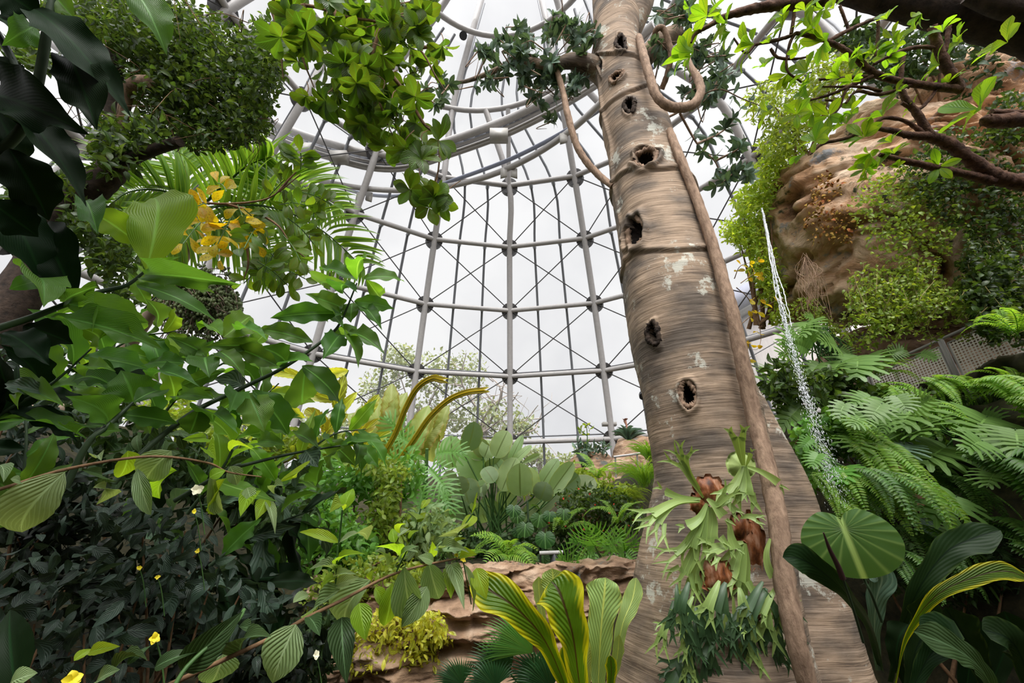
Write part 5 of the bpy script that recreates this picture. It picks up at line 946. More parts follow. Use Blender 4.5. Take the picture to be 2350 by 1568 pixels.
grassclump('fountain of fine drooping grass beside the left edge of the trunk', 1478, 1110, 8.5, 260, 1.0, LM['fern'], .012)
grassclump('upright bright grass tuft below the tan rock pedestal', 1490, 1050, 10, 120, .7, LM['fern'], .02, .35)
grassclump('spreading light grass on the bank near the trunk', 1430, 1160, 8.2, 200, .7, LM['vine'], .025, .6)
def fern(label, px, py, D, n, ln, key=0, m=LM['fern'], dirs=None, droop=.3, tpl=None, wd=1., name='fern', lean=(0, 0, 0), group=None):
    c = at(px, py, D); t = thing(name, label, 'fern', c, group)
    for q in range(n):
        if dirs: a = dirs[q % len(dirs)]+RS.uniform(-.15, .15)
        else: a = q*2.4+RS.uniform(-.2, .2)
        e = RS.uniform(-.1, .8); d = np.array([math.cos(a), math.sin(a)*.8, e])+lean; k = (q+key) % 3; tp = tpl or FERN; kk = k % len(tp)
        n_ = np.array([0, -.35, 1])-d*.2+RS.normal(size=3)*.15; l_ = ln*RS.uniform(.75, 1.15)
        put('frond', ('fern' if tp is FERN else 'bfern')+'%d' % kk, tp[kk], m, c+RS.normal(size=3)*.03, d, n_, l_, l_*wd, t)
    return t
fern('arching pale-green fern on the wall top at centre, below the paddle clump', 1160, 1285, 6.0, 9, .55, lean=(0, -.3, -.1), tpl=BFERN, name='fern')
fern('small pale fern frond hanging over the boulder beside the lamp', 1180, 1310, 5.6, 3, .4, lean=(.4, -.4, -.9), tpl=BFERN)
fern('fine fern left of the pale arching fern', 1080, 1290, 6.0, 8, .4, lean=(0, -.3, 0))
fern('fern on the bank beside the red-flowered shrub', 1290, 1215, 7.2, 8, .55, lean=(.2, -.3, 0))
fern('pale fern against the trunk above the lobed-leaf clump', 1420, 1200, 7.0, 8, .55, lean=(0, -.3, 0))
fern('fern cascading below the dark speaker on the ledge', 1370, 1100, 11, 9, .9, lean=(0, -.4, -.2))
fern('dark fern in the shade behind the lamp', 1240, 1210, 8, 8, .6, m=LM['fern_dk'], lean=(0, -.3, 0))
# round anthurium leaves
t = thing('climbing_philodendron', 'round ribbed heart leaves in the shade below the paddle clump', 'plant', at(1220, 1290, 7)); mb = MB(); tube(mb, [at(1225, 1310, 7.2), at(1215, 1230, 7.2), at(1210, 1150, 7.4)], .02, 6, 4); mb.build('stem', M_stemd, t)
for x, y, l_ in ((960, 215, 26), (1130, 300, 30), (1080, 140, 26), (930, 390, 30), (890, 110, 24), (1185, 560, 24), (1000, 500, 26), (900, 250, 20), (1290, 90, 22), (1110, 480, 22), (860, 60, 22), (1170, 110, 20), (980, 560, 24)):
    px, py = Z6b(x, y); c = at(px, py, 6.9+RS.uniform(-.2, .2)); put('leaf', 'hearts', HEART_S, LM['anth'], c, [RS.uniform(-.3, .3), -.3, -1], nrm(CAM-c)+RS.uniform(-.3, .3, 3), l_*6/FPX, l_*6/FPX*1.2, t)
def lobed(label, z, k, rows, D, m=LM['xan'], tpl=None, key='xan', name='split_leaf_philodendron', stalk=True, base=None):
    """rows: petiole joint x,y, tip x,y (leaf length as drawn), width factor"""
    bx, by = z(*base); b0 = at(bx, by, D+.15); t = thing(name, label, 'plant', b0); tp = tpl or XAN
    for q, r in enumerate(rows):
        x0, y0 = z(r[0], r[1]); x1, y1 = z(r[2], r[3]); d0 = D*RS.uniform(.95, 1.05); a = at(x0, y0, d0); b = at(x1, y1, d0*RS.uniform(.93, 1.0)); ln = np.linalg.norm(b-a); kk = q % len(tp); wf = r[4] if len(r) > 4 else 1.
        put('leaf', key+'%d' % kk, tp[kk], LM[r[5]] if len(r) > 5 else m, a, b-a, nrm(CAM-a)+RS.uniform(-.3, .3, 3)+[0, 0, .35], ln, ln*wf, t)
        if stalk: mb = MB(); tube(mb, [b0, (a+b0)/2+RS.normal(size=3)*.04, a], [.014*D/6, .011*D/6, .008*D/6], 5, 4); mb.build('leaf_stalk', M_stem, t)
    return t
lobed('large split-finger philodendron clump left of the trunk, above the boulders', Z6b, .2665, [(1560, 410, 1360, 330), (1560, 440, 1400, 540), (1640, 400, 1560, 230), (1640, 400, 1760, 300), (1600, 480, 1500, 560), (1820, 450, 1650, 380), (1820, 450, 1700, 560), (1820, 450, 1930, 560), (1820, 450, 1900, 330), (1820, 450, 1790, 280), (1820, 470, 1820, 620), (1560, 400, 1480, 260), (1700, 500, 1640, 600)], 6.2, base=(1780, 760))
lobed('smaller split-finger philodendron beside the wide boulder', Z6b, .2665, [(1340, 600, 1240, 520), (1360, 600, 1300, 480), (1370, 600, 1400, 470), (1340, 620, 1260, 640), (1380, 630, 1390, 500)], 5.5, m=LM['xan'], base=(1440, 700))
lobed('grey-green finger-leaved plant on the retaining wall', Z6b, .2665, [(1560, 640, 1450, 700), (1560, 640, 1500, 570), (1580, 640, 1640, 590), (1560, 660, 1590, 740), (1500, 680, 1440, 760)], 5.3, m=LM['grey'], base=(1560, 760))
# lamp on the wall
c = at(1265, 1272, 6.3); t = thing('spot_lamp', 'small black spotlight under a bright metal bar in the shade at centre', 'lamp', c-[0, 0, .25]); mb = MB(); tube(mb, [at(1238, 1270, 6.3), at(1292, 1268, 6.3)], .03, 10, 1, False); mb.build('metal_bar', M_steel, t)
mb = MB(); tube(mb, [c+[.05, 0, .0], c+[.05, -.02, -.07], c+[.05, -.05, -.14]], [.03, .06, .09], 14, 3); mb.build('lamp_head', M_black, t)
for x in (1240, 1290): mb = MB(); tube(mb, [at(x, 1270, 6.3), at(x, 1300, 6.3), at(x, 1330, 6.3)], .012, 6, 2); mb.build('post', M_dark, t)
fixture('garden_speaker', 'dark green box speaker on a stake in front of the rock ledge', 'speaker', 1341, 1056, 14, 'speaker')
# distant railing on the ledge
t = thing('railing', 'thin grey railing with mesh on the rock ledge left of the trunk', 'railing', at(1450, 1070, 13.8)); mb = MB(); tube(mb, [at(1408, 1049, 13.8), at(1500, 1037, 13.8)], .04, 6, 1, False); mb.build('handrail', M_steel, t)
for x, y in ((1412, 1048), (1462, 1042)): mb = MB(); tube(mb, [at(x, y, 13.8), at(x+2, y+60, 13.8)], .03, 6, 1, False); mb.build('post', M_steel, t)
# ---------------------------------------------------------------- bird's nest fern and fan palms, bottom centre
def strapleaf(t, path, D, wd, m, name='leaf', seed=0, prof='nest', nu=8, wave=.35, fold=.25, roll=0., side=0.):
    P = smooth_path([at(x, y, d) for (x, y), d in zip(path, D if hasattr(D, '__len__') else [D]*len(path))], 8); n = len(P); rs = np.random.RandomState(seed); T_ = nrm(np.gradient(P, axis=0)); tt = np.linspace(0, 1, n); wv = PROF[prof](tt)*wd/2; V = []; ph = rs.uniform(0, 6); U = []
    for i in range(n):
        nn = nrm(nrm(CAM-P[i])+np.array([roll, 0, .25])); X = nrm(np.cross(T_[i], nn)); Zn = np.cross(X, T_[i])
        for u in np.linspace(-1, 1, nu+1):
            wq = wv[i]*(1+.09*math.sin(tt[i]*23+ph+u)*abs(u)); V.append(P[i]+X*u*wq+Zn*(fold*abs(u)*wq+wave*.12*wd*u*u*math.sin(tt[i]*26+ph+(1.5 if u > 0 else 0))*min(1, wv[i]/wd*4))); U.append(((u+1)/2, tt[i]))
    i, j = np.meshgrid(np.arange(n-1), np.arange(nu), indexing='ij'); k = nu+1; F = np.stack([i*k+j, i*k+j+1, (i+1)*k+j+1, (i+1)*k+j], -1).reshape(-1, 4)
    mb = MB(); mb.add(V, F, U); o = mb.build(name, m, t); return o
z = lambda L_: [Z6b(*p) for p in L_]
t = thing('birds_nest_fern', "bird's nest fern with broad yellow-edged leaves at the bottom centre", 'fern', at(1330, 1640, 2.8))
strapleaf(t, z([(1330, 1640), (1290, 1560), (1180, 1300), (1060, 1110), (850, 900), (640, 760), (500, 660)]), [2.8, 2.8, 2.75, 2.7, 2.65, 2.7, 2.85], .27, LM['nest_dark'], seed=1, roll=-.3)
strapleaf(t, z([(1450, 1700), (1420, 1540), (1375, 1200), (1310, 950), (1245, 770), (1180, 690)]), [2.8, 2.75, 2.6, 2.6, 2.65, 2.7], .36, LM['nest_dark'], seed=2)
strapleaf(t, z([(1590, 1700), (1590, 1500), (1612, 1100), (1640, 800), (1650, 660)]), [3.0, 3.0, 3.0, 3.05, 3.1], .30, LM['nest'], seed=3)
strapleaf(t, z([(1300, 1200), (1240, 900), (1205, 700), (1190, 580)]), [3.2, 3.2, 3.2, 3.2], .25, LM['nest'], seed=4)
strapleaf(t, z([(1180, 1250), (1110, 1000), (1080, 800), (1075, 650)]), [3.2, 3.2, 3.2, 3.2], .12, LM['nest'], seed=5)
strapleaf(t, z([(1680, 1700), (1740, 1350), (1800, 1050), (1880, 850), (1915, 660)]), [3.1, 3.15, 3.2, 3.3, 3.4], .17, LM['nest'], seed=6)
strapleaf(t, z([(1690, 1740), (1710, 1550), (1750, 1350), (1770, 1150)]), 3.05, .10, LM['nest'], seed=7)
strapleaf(t, z([(1360, 1750), (1330, 1600), (1310, 1450), (1300, 1240)]), 2.9, .14, LM['nest_dark'], seed=8)
strapleaf(t, z([(1500, 1750), (1480, 1500), (1500, 1300), (1530, 1150)]), 3.1, .18, LM['nest'], seed=9)
strapleaf(t, z([(1660, 1750), (1690, 1600), (1700, 1450), (1690, 1330)]), 2.8, .10, LM['nest_dark'], seed=10)
def fanleaf(t, cx_, cy_, D, a0, a1, rpx, m, n=26, tilt=0., name='fan_leaf'):
    c = at(cx_, cy_, D); mb = MB(); fw = nrm(CAM-c); rt = nrm(np.cross([0, 0, 1], fw))*-1; rt = np.array([1., 0, 0]); up = nrm(np.cross(fw, rt))*-1; up = np.array([0, -SP, CP]); r = rpx*D/FPX
    for q in range(n):
        f = (q+.5)/n; an = math.radians(a0+(a1-a0)*f); d = rt*math.cos(an)+up*math.sin(an)+fw*tilt; pw = nrm(np.cross(d, fw)); l_ = r*(1-.18*abs(f-.5)*2)*RS.uniform(.95, 1.03); hw = abs(math.radians(a1-a0))/n*.55
        V = []; U = []
        for k in np.linspace(0, 1, 8):
            w_ = l_*hw*(k if k < .55 else max(.02, .55*(1-k)/.45)); p = c+d*l_*k+fw*(-.22*r*k*k)+np.array([0, 0, -.12*r*k**3])
            for u, zf in ((-1, 0), (0, .55), (1, 0)): V.append(p+pw*u*w_+fw*zf*w_); U.append((.5+u*.4, k))
        mb.add(V, [[i*3+j, i*3+j+1, i*3+j+4, i*3+j+3] for i in range(7) for j in range(2)], U, RS.rand())
    mb.build(name, m, t)
t = thing('fan_palm', 'fan palm with bright pleated leaf above dark ones at the bottom centre', 'palm', at(1240, 1600, 3.3))
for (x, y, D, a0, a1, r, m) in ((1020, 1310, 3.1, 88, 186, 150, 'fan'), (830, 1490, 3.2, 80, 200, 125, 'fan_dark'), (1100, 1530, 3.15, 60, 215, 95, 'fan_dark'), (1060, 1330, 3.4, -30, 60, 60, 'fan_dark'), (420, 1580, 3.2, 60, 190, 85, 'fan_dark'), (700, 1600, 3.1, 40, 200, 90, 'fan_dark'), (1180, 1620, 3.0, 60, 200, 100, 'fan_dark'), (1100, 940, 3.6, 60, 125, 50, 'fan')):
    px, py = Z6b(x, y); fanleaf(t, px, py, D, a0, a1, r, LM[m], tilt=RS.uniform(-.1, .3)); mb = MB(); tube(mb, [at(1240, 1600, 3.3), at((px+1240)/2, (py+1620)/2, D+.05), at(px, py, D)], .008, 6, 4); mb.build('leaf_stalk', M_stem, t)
# ---------------------------------------------------------------- staghorn ferns on the trunk
def antler(t, path, D, wd, m, forks=3, seed=0, name='antler_frond'):
    """strap frond that widens and splits into antler tips: px path, D depths"""
    rs = np.random.RandomState(seed+int(path[0][0])); P = smooth_path([at(x, y, d) for (x, y), d in zip(path, D)], 7); n = len(P); T_ = nrm(np.gradient(P, axis=0)); mb = MB()
    def strip(Q, w_, nn0=None):
        T2 = nrm(np.gradient(Q, axis=0)); V = []; U = []
        for i in range(len(Q)):
            nn = nrm(CAM-Q[i])+np.array([0, 0, .2]); X = nrm(np.cross(T2[i], nn)); Z_ = nrm(np.cross(X, T2[i]))
            for u in (-1, 0, 1): V.append(Q[i]+X*u*w_[i]/2+Z_*abs(u)*w_[i]*.22); U.append((.5+u*.45, i/(len(Q)-1)))
        mb.add(V, [[i*3+j, i*3+j+1, i*3+j+4, i*3+j+3] for i in range(len(Q)-1) for j in range(2)], U, rs.rand())
    f = np.linspace(0, 1, n); k = int(n*.72); strip(P[:k+1], wd*(.22+.95*f[:k+1]**.8))
    X = nrm(np.cross(T_[k], nrm(CAM-P[k]))); L_ = np.linalg.norm(P[-1]-P[k])
    for q in range(forks):
        a = (q-(forks-1)/2.)*.55+rs.uniform(-.15, .15); d = nrm(T_[k]*math.cos(a)+X*math.sin(a)); st = P[k-1]+X*(q-(forks-1)/2.)*wd*.55; l_ = L_*rs.uniform(.8, 1.25); m1 = st+d*l_*.55; e1 = st+d*l_+[0, 0, -.02]
        if forks > 1: strip(np.array([st, (st+m1)/2, m1]), [wd*.5, wd*.42, wd*.36])
        for sg in (-1, 1):
            d2 = nrm(d+X*sg*.55); strip(np.array([m1-d*.01, m1+d2*l_*.3, m1+d2*l_*.62+[0, 0, -.01]]), [wd*.30, wd*.22, wd*.03])
    return mb.build(name, m, t)
def shield(t, cx_, cy_, D, rx, ry, m, name='shield_frond', ruf=.1):
    c = at(cx_, cy_, D); fw = nrm(CAM-c); rt = nrm(np.cross(fw, [0, 0, 1]))*-1; rt = np.array([1., 0, 0]); up = np.array([0, -.15, 1.]); mb = MB(); V = []; nr, na = 10, 40
    for i in range(nr+1):
        for j in range(na):
            r = i/nr; a = 2*PI*j/na; e = 1+ruf*(r**3)*(math.sin(9*a)+.5*math.sin(23*a)); V.append(c+rt*rx*D/FPX*r*e*math.cos(a)+up*ry*D/FPX*r*e*math.sin(a)+fw*(.07*(1-r*r)+.012*math.sin(5*a+cx_)*r*r+.01*math.sin(17*a)*r**4+.03*(r > .9)))
    F = [[i*na+j, i*na+(j+1) % na, (i+1)*na+(j+1) % na, (i+1)*na+j] for i in range(nr) for j in range(na)]; mb.add(V, F); return mb.build(name, m, t)
ST, SK = LM['stag'], LM['stag_dk']
def stag(label, sh, fr, D):
    t = thing('staghorn_fern', label, 'fern', at(sh[0][0], sh[0][1], D+.05))
    for s_ in sh: shield(t, s_[0], s_[1], D+.05, s_[2], s_[3], LM[s_[4]], ruf=.1 if s_[4] == 'shield' else .02)
    for q, r in enumerate(fr):
        pts = [Z1b(*p) for p in r[0]]; n = len(pts); antler(t, pts, np.linspace(D-.04, D-.12-r[3] if len(r) > 3 else D-.14, n), r[1]*.426*D/FPX, LM[r[4]] if len(r) > 4 else ST, r[2], q)
stag('staghorn fern with a round green shield, highest on the trunk', [Z1b(822, 395)+(34, 32, 'shield_g')], [([(835, 395), (820, 320), (808, 250), (800, 170)], 70, 2), ([(835, 400), (800, 480), (760, 540), (710, 600)], 60, 2), ([(845, 400), (850, 480), (850, 540), (860, 640)], 80, 2), ([(845, 400), (930, 430), (1010, 480), (1075, 545)], 45, 1), ([(850, 400), (870, 350), (885, 300)], 25, 1), ([(835, 400), (830, 500), (800, 580)], 55, 2)], 3.3)
stag('staghorn fern with a ruffled rust-brown shield, spreading widest to the left', [Z1b(655, 530)+(38, 34, 'shield'), Z1b(600, 600)+(24, 26, 'shield')], [([(620, 570), (560, 480), (500, 390), (400, 315)], 45, 2), ([(600, 520), (540, 430), (520, 350), (545, 270)], 45, 2), ([(605, 575), (500, 570), (420, 540), (355, 500)], 45, 1), ([(600, 585), (480, 590), (360, 650), (250, 735)], 50, 2, .2), ([(600, 590), (470, 600), (380, 690), (330, 810)], 50, 3, .2), ([(640, 600), (600, 680), (540, 720), (485, 730)], 60, 1),
  ([(635, 605), (600, 720), (560, 820), (545, 960)], 60, 2), ([(640, 605), (625, 700), (610, 800), (590, 900)], 60, 2), ([(660, 620), (670, 700), (660, 780), (680, 850)], 80, 3), ([(640, 575), (680, 610), (720, 660), (770, 720)], 60, 1), ([(650, 600), (690, 610), (740, 560), (790, 500)], 40, 2), ([(640, 600), (560, 760), (480, 860), (360, 890)], 40, 2), ([(650, 620), (580, 820), (520, 960), (470, 1090)], 50, 3), ([(690, 640), (740, 600), (790, 640), (815, 680)], 40, 2), ([(640, 610), (580, 900), (560, 1010), (555, 1130)], 45, 2)], 3.25)
stag('staghorn fern growing from a dry brown pod-like shield at mid height', [Z1b(885, 800)+(30, 62, 'shield'), Z1b(820, 730)+(28, 30, 'shield')], [([(835, 810), (740, 830), (680, 850), (620, 870)], 60, 3), ([(835, 815), (800, 900), (770, 980), (710, 1030)], 70, 2), ([(840, 815), (830, 900), (810, 1000), (790, 1100)], 75, 3), ([(845, 815), (850, 920), (840, 1040), (850, 1160)], 65, 3), ([(760, 700), (770, 780), (790, 840), (810, 880)], 60, 2), ([(820, 680), (860, 670), (900, 680), (950, 700)], 40, 2), ([(740, 880), (700, 960), (690, 1040), (670, 1090)], 50, 3), ([(700, 850), (620, 930), (600, 1020), (620, 1110)], 50, 3), ([(800, 820), (740, 900), (700, 990), (640, 1080)], 45, 2)], 3.2)
stag('dark tangled staghorn fern lower down the trunk with hanging forked fronds', [Z1b(700, 1000)+(40, 40, 'shield')], [([(720, 1090), (640, 1200), (580, 1290), (520, 1380)], 60, 2), ([(700, 1120), (640, 1150), (560, 1180), (440, 1110)], 45, 2), ([(560, 1230), (480, 1240), (420, 1260), (350, 1290)], 40, 2), ([(740, 1100), (740, 1220), (760, 1330), (820, 1480)], 40, 1), ([(780, 1100), (790, 1240), (800, 1380), (820, 1460)], 40, 1), ([(540, 1400), (540, 1470), (560, 1520), (570, 1560)], 40, 2), ([(870, 1190), (900, 1240), (960, 1290), (1060, 1360)], 45, 1), ([(880, 1180), (930, 1200), (980, 1200), (1020, 1190)], 40, 2), ([(580, 1380), (640, 1430), (680, 1480), (660, 1530)], 60, 2), ([(560, 1390), (500, 1440), (440, 1470), (370, 1480)], 40, 2, 0, 'stag_dk'), ([(520, 1480), (470, 1520), (420, 1545), (380, 1560)], 50, 2, 0, 'stag_dk'),
  ([(980, 790), (960, 880), (985, 980), (1080, 1110)], 45, 1), ([(860, 1130), (880, 1220), (890, 1300), (890, 1400)], 40, 2)], 3.05)
stag('small staghorn fern with a brown ruffled shield low on the right of the trunk', [Z1b(945, 1290)+(24, 26, 'shield'), Z1b(880, 1190)+(26, 20, 'shield')], [([(900, 1280), (880, 1340), (890, 1420), (900, 1540)], 60, 2), ([(890, 1260), (850, 1280), (820, 1290)], 30, 2), ([(900, 1300), (950, 1420), (1000, 1520), (1040, 1600)], 40, 2, 0, 'stag_dk'), ([(880, 1300), (840, 1400), (840, 1500), (860, 1600)], 50, 2, 0, 'stag_dk')], 2.95)
t = thing('staghorn_fern', 'shaded mass of dark staghorn fronds at the foot of the trunk', 'fern', at(1640, 1600, 2.9))
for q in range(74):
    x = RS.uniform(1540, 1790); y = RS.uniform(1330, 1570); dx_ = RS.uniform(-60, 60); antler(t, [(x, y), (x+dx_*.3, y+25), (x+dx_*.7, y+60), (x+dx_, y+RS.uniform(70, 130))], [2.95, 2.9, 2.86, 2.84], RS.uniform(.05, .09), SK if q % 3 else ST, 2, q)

# ---------------------------------------------------------------- rosette-leaved tree, top right
t = thing('dark_tree_trunk', 'massive near-black trunk crossing the top right corner', 'tree', at(2350, 80, 3.2))
mb = MB(); tube(mb, [at(3300, 420, 3.8), at(2800, 220, 3.4), at(2520, 120, 3.2), at(2340, 62, 3.2), at(2150, 22, 3.3), at(1980, -12, 3.4), at(1880, -40, 3.5)], [.26, .23, .20, .165, .14, .10, .08], 20, 8, lump=.05); mb.build('trunk', M_bark, t)
mb = MB(); tube(mb, [at(3000, 200, 3.2), at(2500, 20, 3.0), at(2330, 20, 3.0), at(2230, -20, 3.05)], [.12, .10, .08, .08], 12, 6); mb.build('limb', M_bark, t)
t = thing('rosette_tree', 'knobbly red-brown branches with bright obovate leaf rosettes, upper right', 'tree', at(2400, 430, 2.9))
BRS = [([(4200, 1700), (3000, 1400), (2120, 1250), (1950, 1220), (1860, 1190), (1700, 1080), (1560, 980), (1430, 925)], [.08, .07, .055, .05, .05, .045, .04, .035]), ([(1860, 1230), (1700, 1190), (1480, 1140), (1250, 1090), (1090, 1050)], [.035, .028, .025, .02, .014]), ([(1430, 925), (1300, 920), (1180, 890), (1060, 870)], [.03, .025, .02, .014]), ([(1430, 920), (1350, 780), (1260, 660), (1235, 560), (1245, 440), (1260, 370)], [.028, .024, .02, .016, .014, .01]),
  ([(1640, 610), (1400, 580), (1150, 535), (1030, 480), (900, 370), (760, 290), (640, 250), (520, 225)], [.028, .026, .024, .022, .02, .018, .016, .012]), ([(1640, 610), (1560, 480), (1490, 340), (1450, 180)], [.035, .035, .032, .028]), ([(1040, 520), (900, 580), (760, 640), (620, 680)], [.014, .012, .01, .008]), ([(740, 280), (880, 205), (980, 160), (1100, 110)], [.014, .014, .012, .01]), ([(1400, 920), (1280, 830), (1130, 800), (1050, 850)], [.018, .014, .012, .01]), ([(500, 240), (400, 270), (240, 305)], [.012, .012, .01]),
  ([(720, 0), (560, 15), (400, 35), (240, 60), (60, 105), (-60, 170), (-160, 230), (-190, 290)], [.05, .045, .04, .032, .024, .016, .012, .008]), ([(1240, 700), (1360, 740), (1480, 600), (1500, 500)], [.012, .012, .01, .008]), ([(1060, 870), (860, 940), (700, 980), (620, 1050)], [.014, .012, .01, .006]), ([(1000, 520), (850, 530), (680, 540)], [.014, .012, .008]), ([(1490, 330), (1350, 320), (1200, 360), (1050, 440)], [.014, .014, .012, .01]), ([(1100, 620), (960, 590), (700, 590)], [.012, .01, .006]), ([(1350, 560), (1100, 640), (940, 620), (860, 700)], [.014, .012, .01, .008]),
  ([(1850, 760), (2120, 770)], [.02, .022]), ([(1800, 790), (1840, 820), (2100, 810)], [.02, .045, .05]), ([(520, 225), (480, 300), (460, 470), (560, 560)], [.012, .01, .008, .006]), ([(350, 330), (400, 390), (530, 400), (620, 380)], [.01, .01, .008, .006]), ([(240, 305), (180, 360), (100, 260)], [.01, .008, .006]), ([(830, 700), (860, 620), (920, 560)], [.008, .01, .012]), ([(760, 800), (830, 700), (720, 680)], [.006, .008, .006]), ([(500, 0), (510, 90), (490, 230)], [.012, .012, .012]), ([(820, 40), (850, 120), (880, 200)], [.01, .01, .01]), ([(1080, 120), (1080, 240), (1060, 380)], [.01, .01, .008]), ([(1560, 180), (1550, 280), (1540, 350)], [.016, .014, .01])]
for P, r in BRS: mb = MB(); tube(mb, [at(*Z4b(x, y), 2.9) for x, y in P], r, 9, 8, lump=.16); mb.build('branch', M_barkr, t)
RT = [(RS.uniform(150, 1350), RS.uniform(60, 1050), 100) for _ in range(16)]+[(80, 215, 120), (240, 300, 150), (720, 60, 100), (640, 200, 150), (730, 270, 150), (310, 455, 85), (465, 500, 105), (600, 490, 145), (620, 680, 175), (820, 530, 125), (750, 785, 140), (865, 845, 90), (655, 960, 140), (985, 935, 140), (1110, 790, 160), (1195, 515, 110), (1030, 1040, 100), (1070, 1150, 150), (1190, 1045, 110), (1500, 440, 130), (1780, 745, 250), (1490, 1135, 120), (1010, 1215, 85), (1190, 260, 100), (1960, 290, 190), (1660, 280, 120), (1340, 195, 90), (580, 1050, 90), (-170, 350, 150), (-190, 390, 190), (-80, 110, 130), (60, 160, 110), (-200, 50, 60), (640, 760, 100), (900, 780, 80), (440, 120, 80), (1050, 370, 120), (980, 350, 100), (880, 420, 90), (1560, 560, 90), (780, 60, 120), (1140, 130, 110), (340, 290, 60), (900, 560, 80), (590, 640, 90), (1240, 620, 50), (1380, 90, 80), (1520, 220, 110), (620, 560, 80), (1220, 1140, 60), (540, 350, 80), (1000, 1150, 90), (20, 60, 100)]
for q, (x, y, l_) in enumerate(RT):
    px, py = Z4b(x, y); D = 2.85*RS.uniform(.97, 1.03); c = at(px, py, D); mb = MB(); l_ = l_*.338*D/FPX; ax = np.array([-.55, -.1, .35])+RS.normal(size=3)*.35; rosette(mb, c, ax, RS.randint(5, 8), l_*1.08, l_*.42, 'obov', .45); mb.build('leaf_rosette', LM['frangi'], t)

# ---------------------------------------------------------------- creepers on the boulder
def creeper(label, pts, m, n, size, strands, ln, D=6.8, name='creeper', tpl=TINYO, thick=.35, key=None, hang=.5):
    """pts: px polygon-ish blobs on the boulder face; strands: hanging runners"""
    t = thing(name, label, 'plant', at(pts[0][0], pts[0][1], D)); mb = MB(); tot = sum(p[4] for p in pts)
    for p in pts:
        k = int(n*p[4]/tot); v = nrm(RS.normal(size=(k, 2)))*RS.rand(k, 1)**.5; dd = p[5] if len(p) > 5 else D; C = np.array([at(p[0]+a*p[2], p[1]+b*p[3], dd+RS.uniform(-thick, thick)*.5) for a, b in v]); mass(mb, tpl, C, size, .6, .4, 1., hang, face=.4)
    mb.build('foliage', m, t); sb = MB(); lb = MB()
    for s_ in strands:
        x, y, x2, y2 = s_; d0 = D+RS.uniform(-.3, .1); a = at(x, y, d0); b = at(x2, y2, d0-RS.uniform(0, .2)); Q = smooth_path([a, a+(b-a)*.35+RS.normal(size=3)*.08, a+(b-a)*.7+RS.normal(size=3)*.08, b], 6); tube(sb, Q, .006, 4, 1, False); C = np.repeat(Q[1:], 3, 0)+RS.normal(size=((len(Q)-1)*3, 3))*.035; mass(lb, tpl, C, size, .6, .4, 1., .3, face=.3)
    if strands: sb.build('runners', plain('runner_stem', s(120, 110, 60), .8), t); lb.build('runner_leaves', m, t)
def rst(n, x0, x1, y0, y1, l0, l1, dx=30): return [(x, y, x+RS.uniform(-dx, dx), y+RS.uniform(l0, l1)) for x, y in zip(RS.uniform(x0, x1, n), RS.uniform(y0, y1, n))]
creeper('dense green creeper over the upper right of the boulder', [(2240, 440, 130, 90, 1), (2320, 380, 90, 100, .8), (2150, 400, 90, 60, .7), (2300, 530, 80, 60, .7), (2200, 330, 90, 40, .3), (2320, 270, 50, 60, .6)], LM['tiny'], 3000, .085, rst(16, 2200, 2350, 540, 600, 60, 160), 1, 5.95)
creeper('yellow-green creeper hanging down the front of the boulder', [(2030, 480, 80, 70, 1), (2110, 560, 80, 60, 1), (2060, 430, 80, 50, .8), (2030, 560, 45, 40, .3), (2140, 500, 80, 70, .8), (2100, 630, 50, 40, .25)], LM['climber'], 1500, .07, rst(20, 1960, 2170, 600, 660, 60, 170), 1, 6.0)
creeper('sparse golden runners trailing below the boulder over the dark hollow', [(2110, 660, 70, 50, .5), (2060, 700, 40, 30, .3), (2180, 690, 70, 40, .4)], LM['climber'], 160, .07, rst(34, 2020, 2240, 600, 690, 50, 140, 60), 1, 6.0)
creeper('green trailing creeper at the right edge above the railing', [(2300, 640, 60, 60, 1), (2330, 720, 40, 50, 1), (2260, 690, 50, 40, .5)], LM['tiny'], 1100, .10, rst(12, 2240, 2340, 650, 720, 50, 110), 1, 5.6)
creeper('reddish thin creeper on the bare shoulder of the boulder', [(1900, 450, 40, 60, 1), (1930, 520, 40, 40, 1), (1870, 500, 25, 60, .5)], noisemat('russet_leaf', [(.4, s(140, 74, 40)), (.6, s(150, 130, 50))], 6, bump=0), 330, .07, [], 1, 6.75)
creeper('ferny green fringe under the lip of the boulder beside the waterfall', [(1850, 710, 40, 30, 1), (1890, 760, 35, 25, 1), (1920, 780, 30, 30, .6)], LM['climber'], 450, .06, rst(10, 1840, 1940, 710, 760, 30, 80), 1, 7.0)
t = thing('root_tuft', 'tuft of pale stringy roots hanging on the boulder beside the waterfall', 'root', at(1860, 600, 6.7)); mb = MB()
for q in range(40):
    x = 1848+RS.uniform(-6, 6); a = at(x, 590+RS.uniform(-10, 15), 6.5); b = at(x+RS.uniform(-5, 60), RS.uniform(630, 735), 6.4); tube(mb, [a, (a+b)/2+RS.normal(size=3)*.08, b], .003, 4, 4)
mb.build('strands', plain('dry_root', s(170, 140, 116), .9), t)
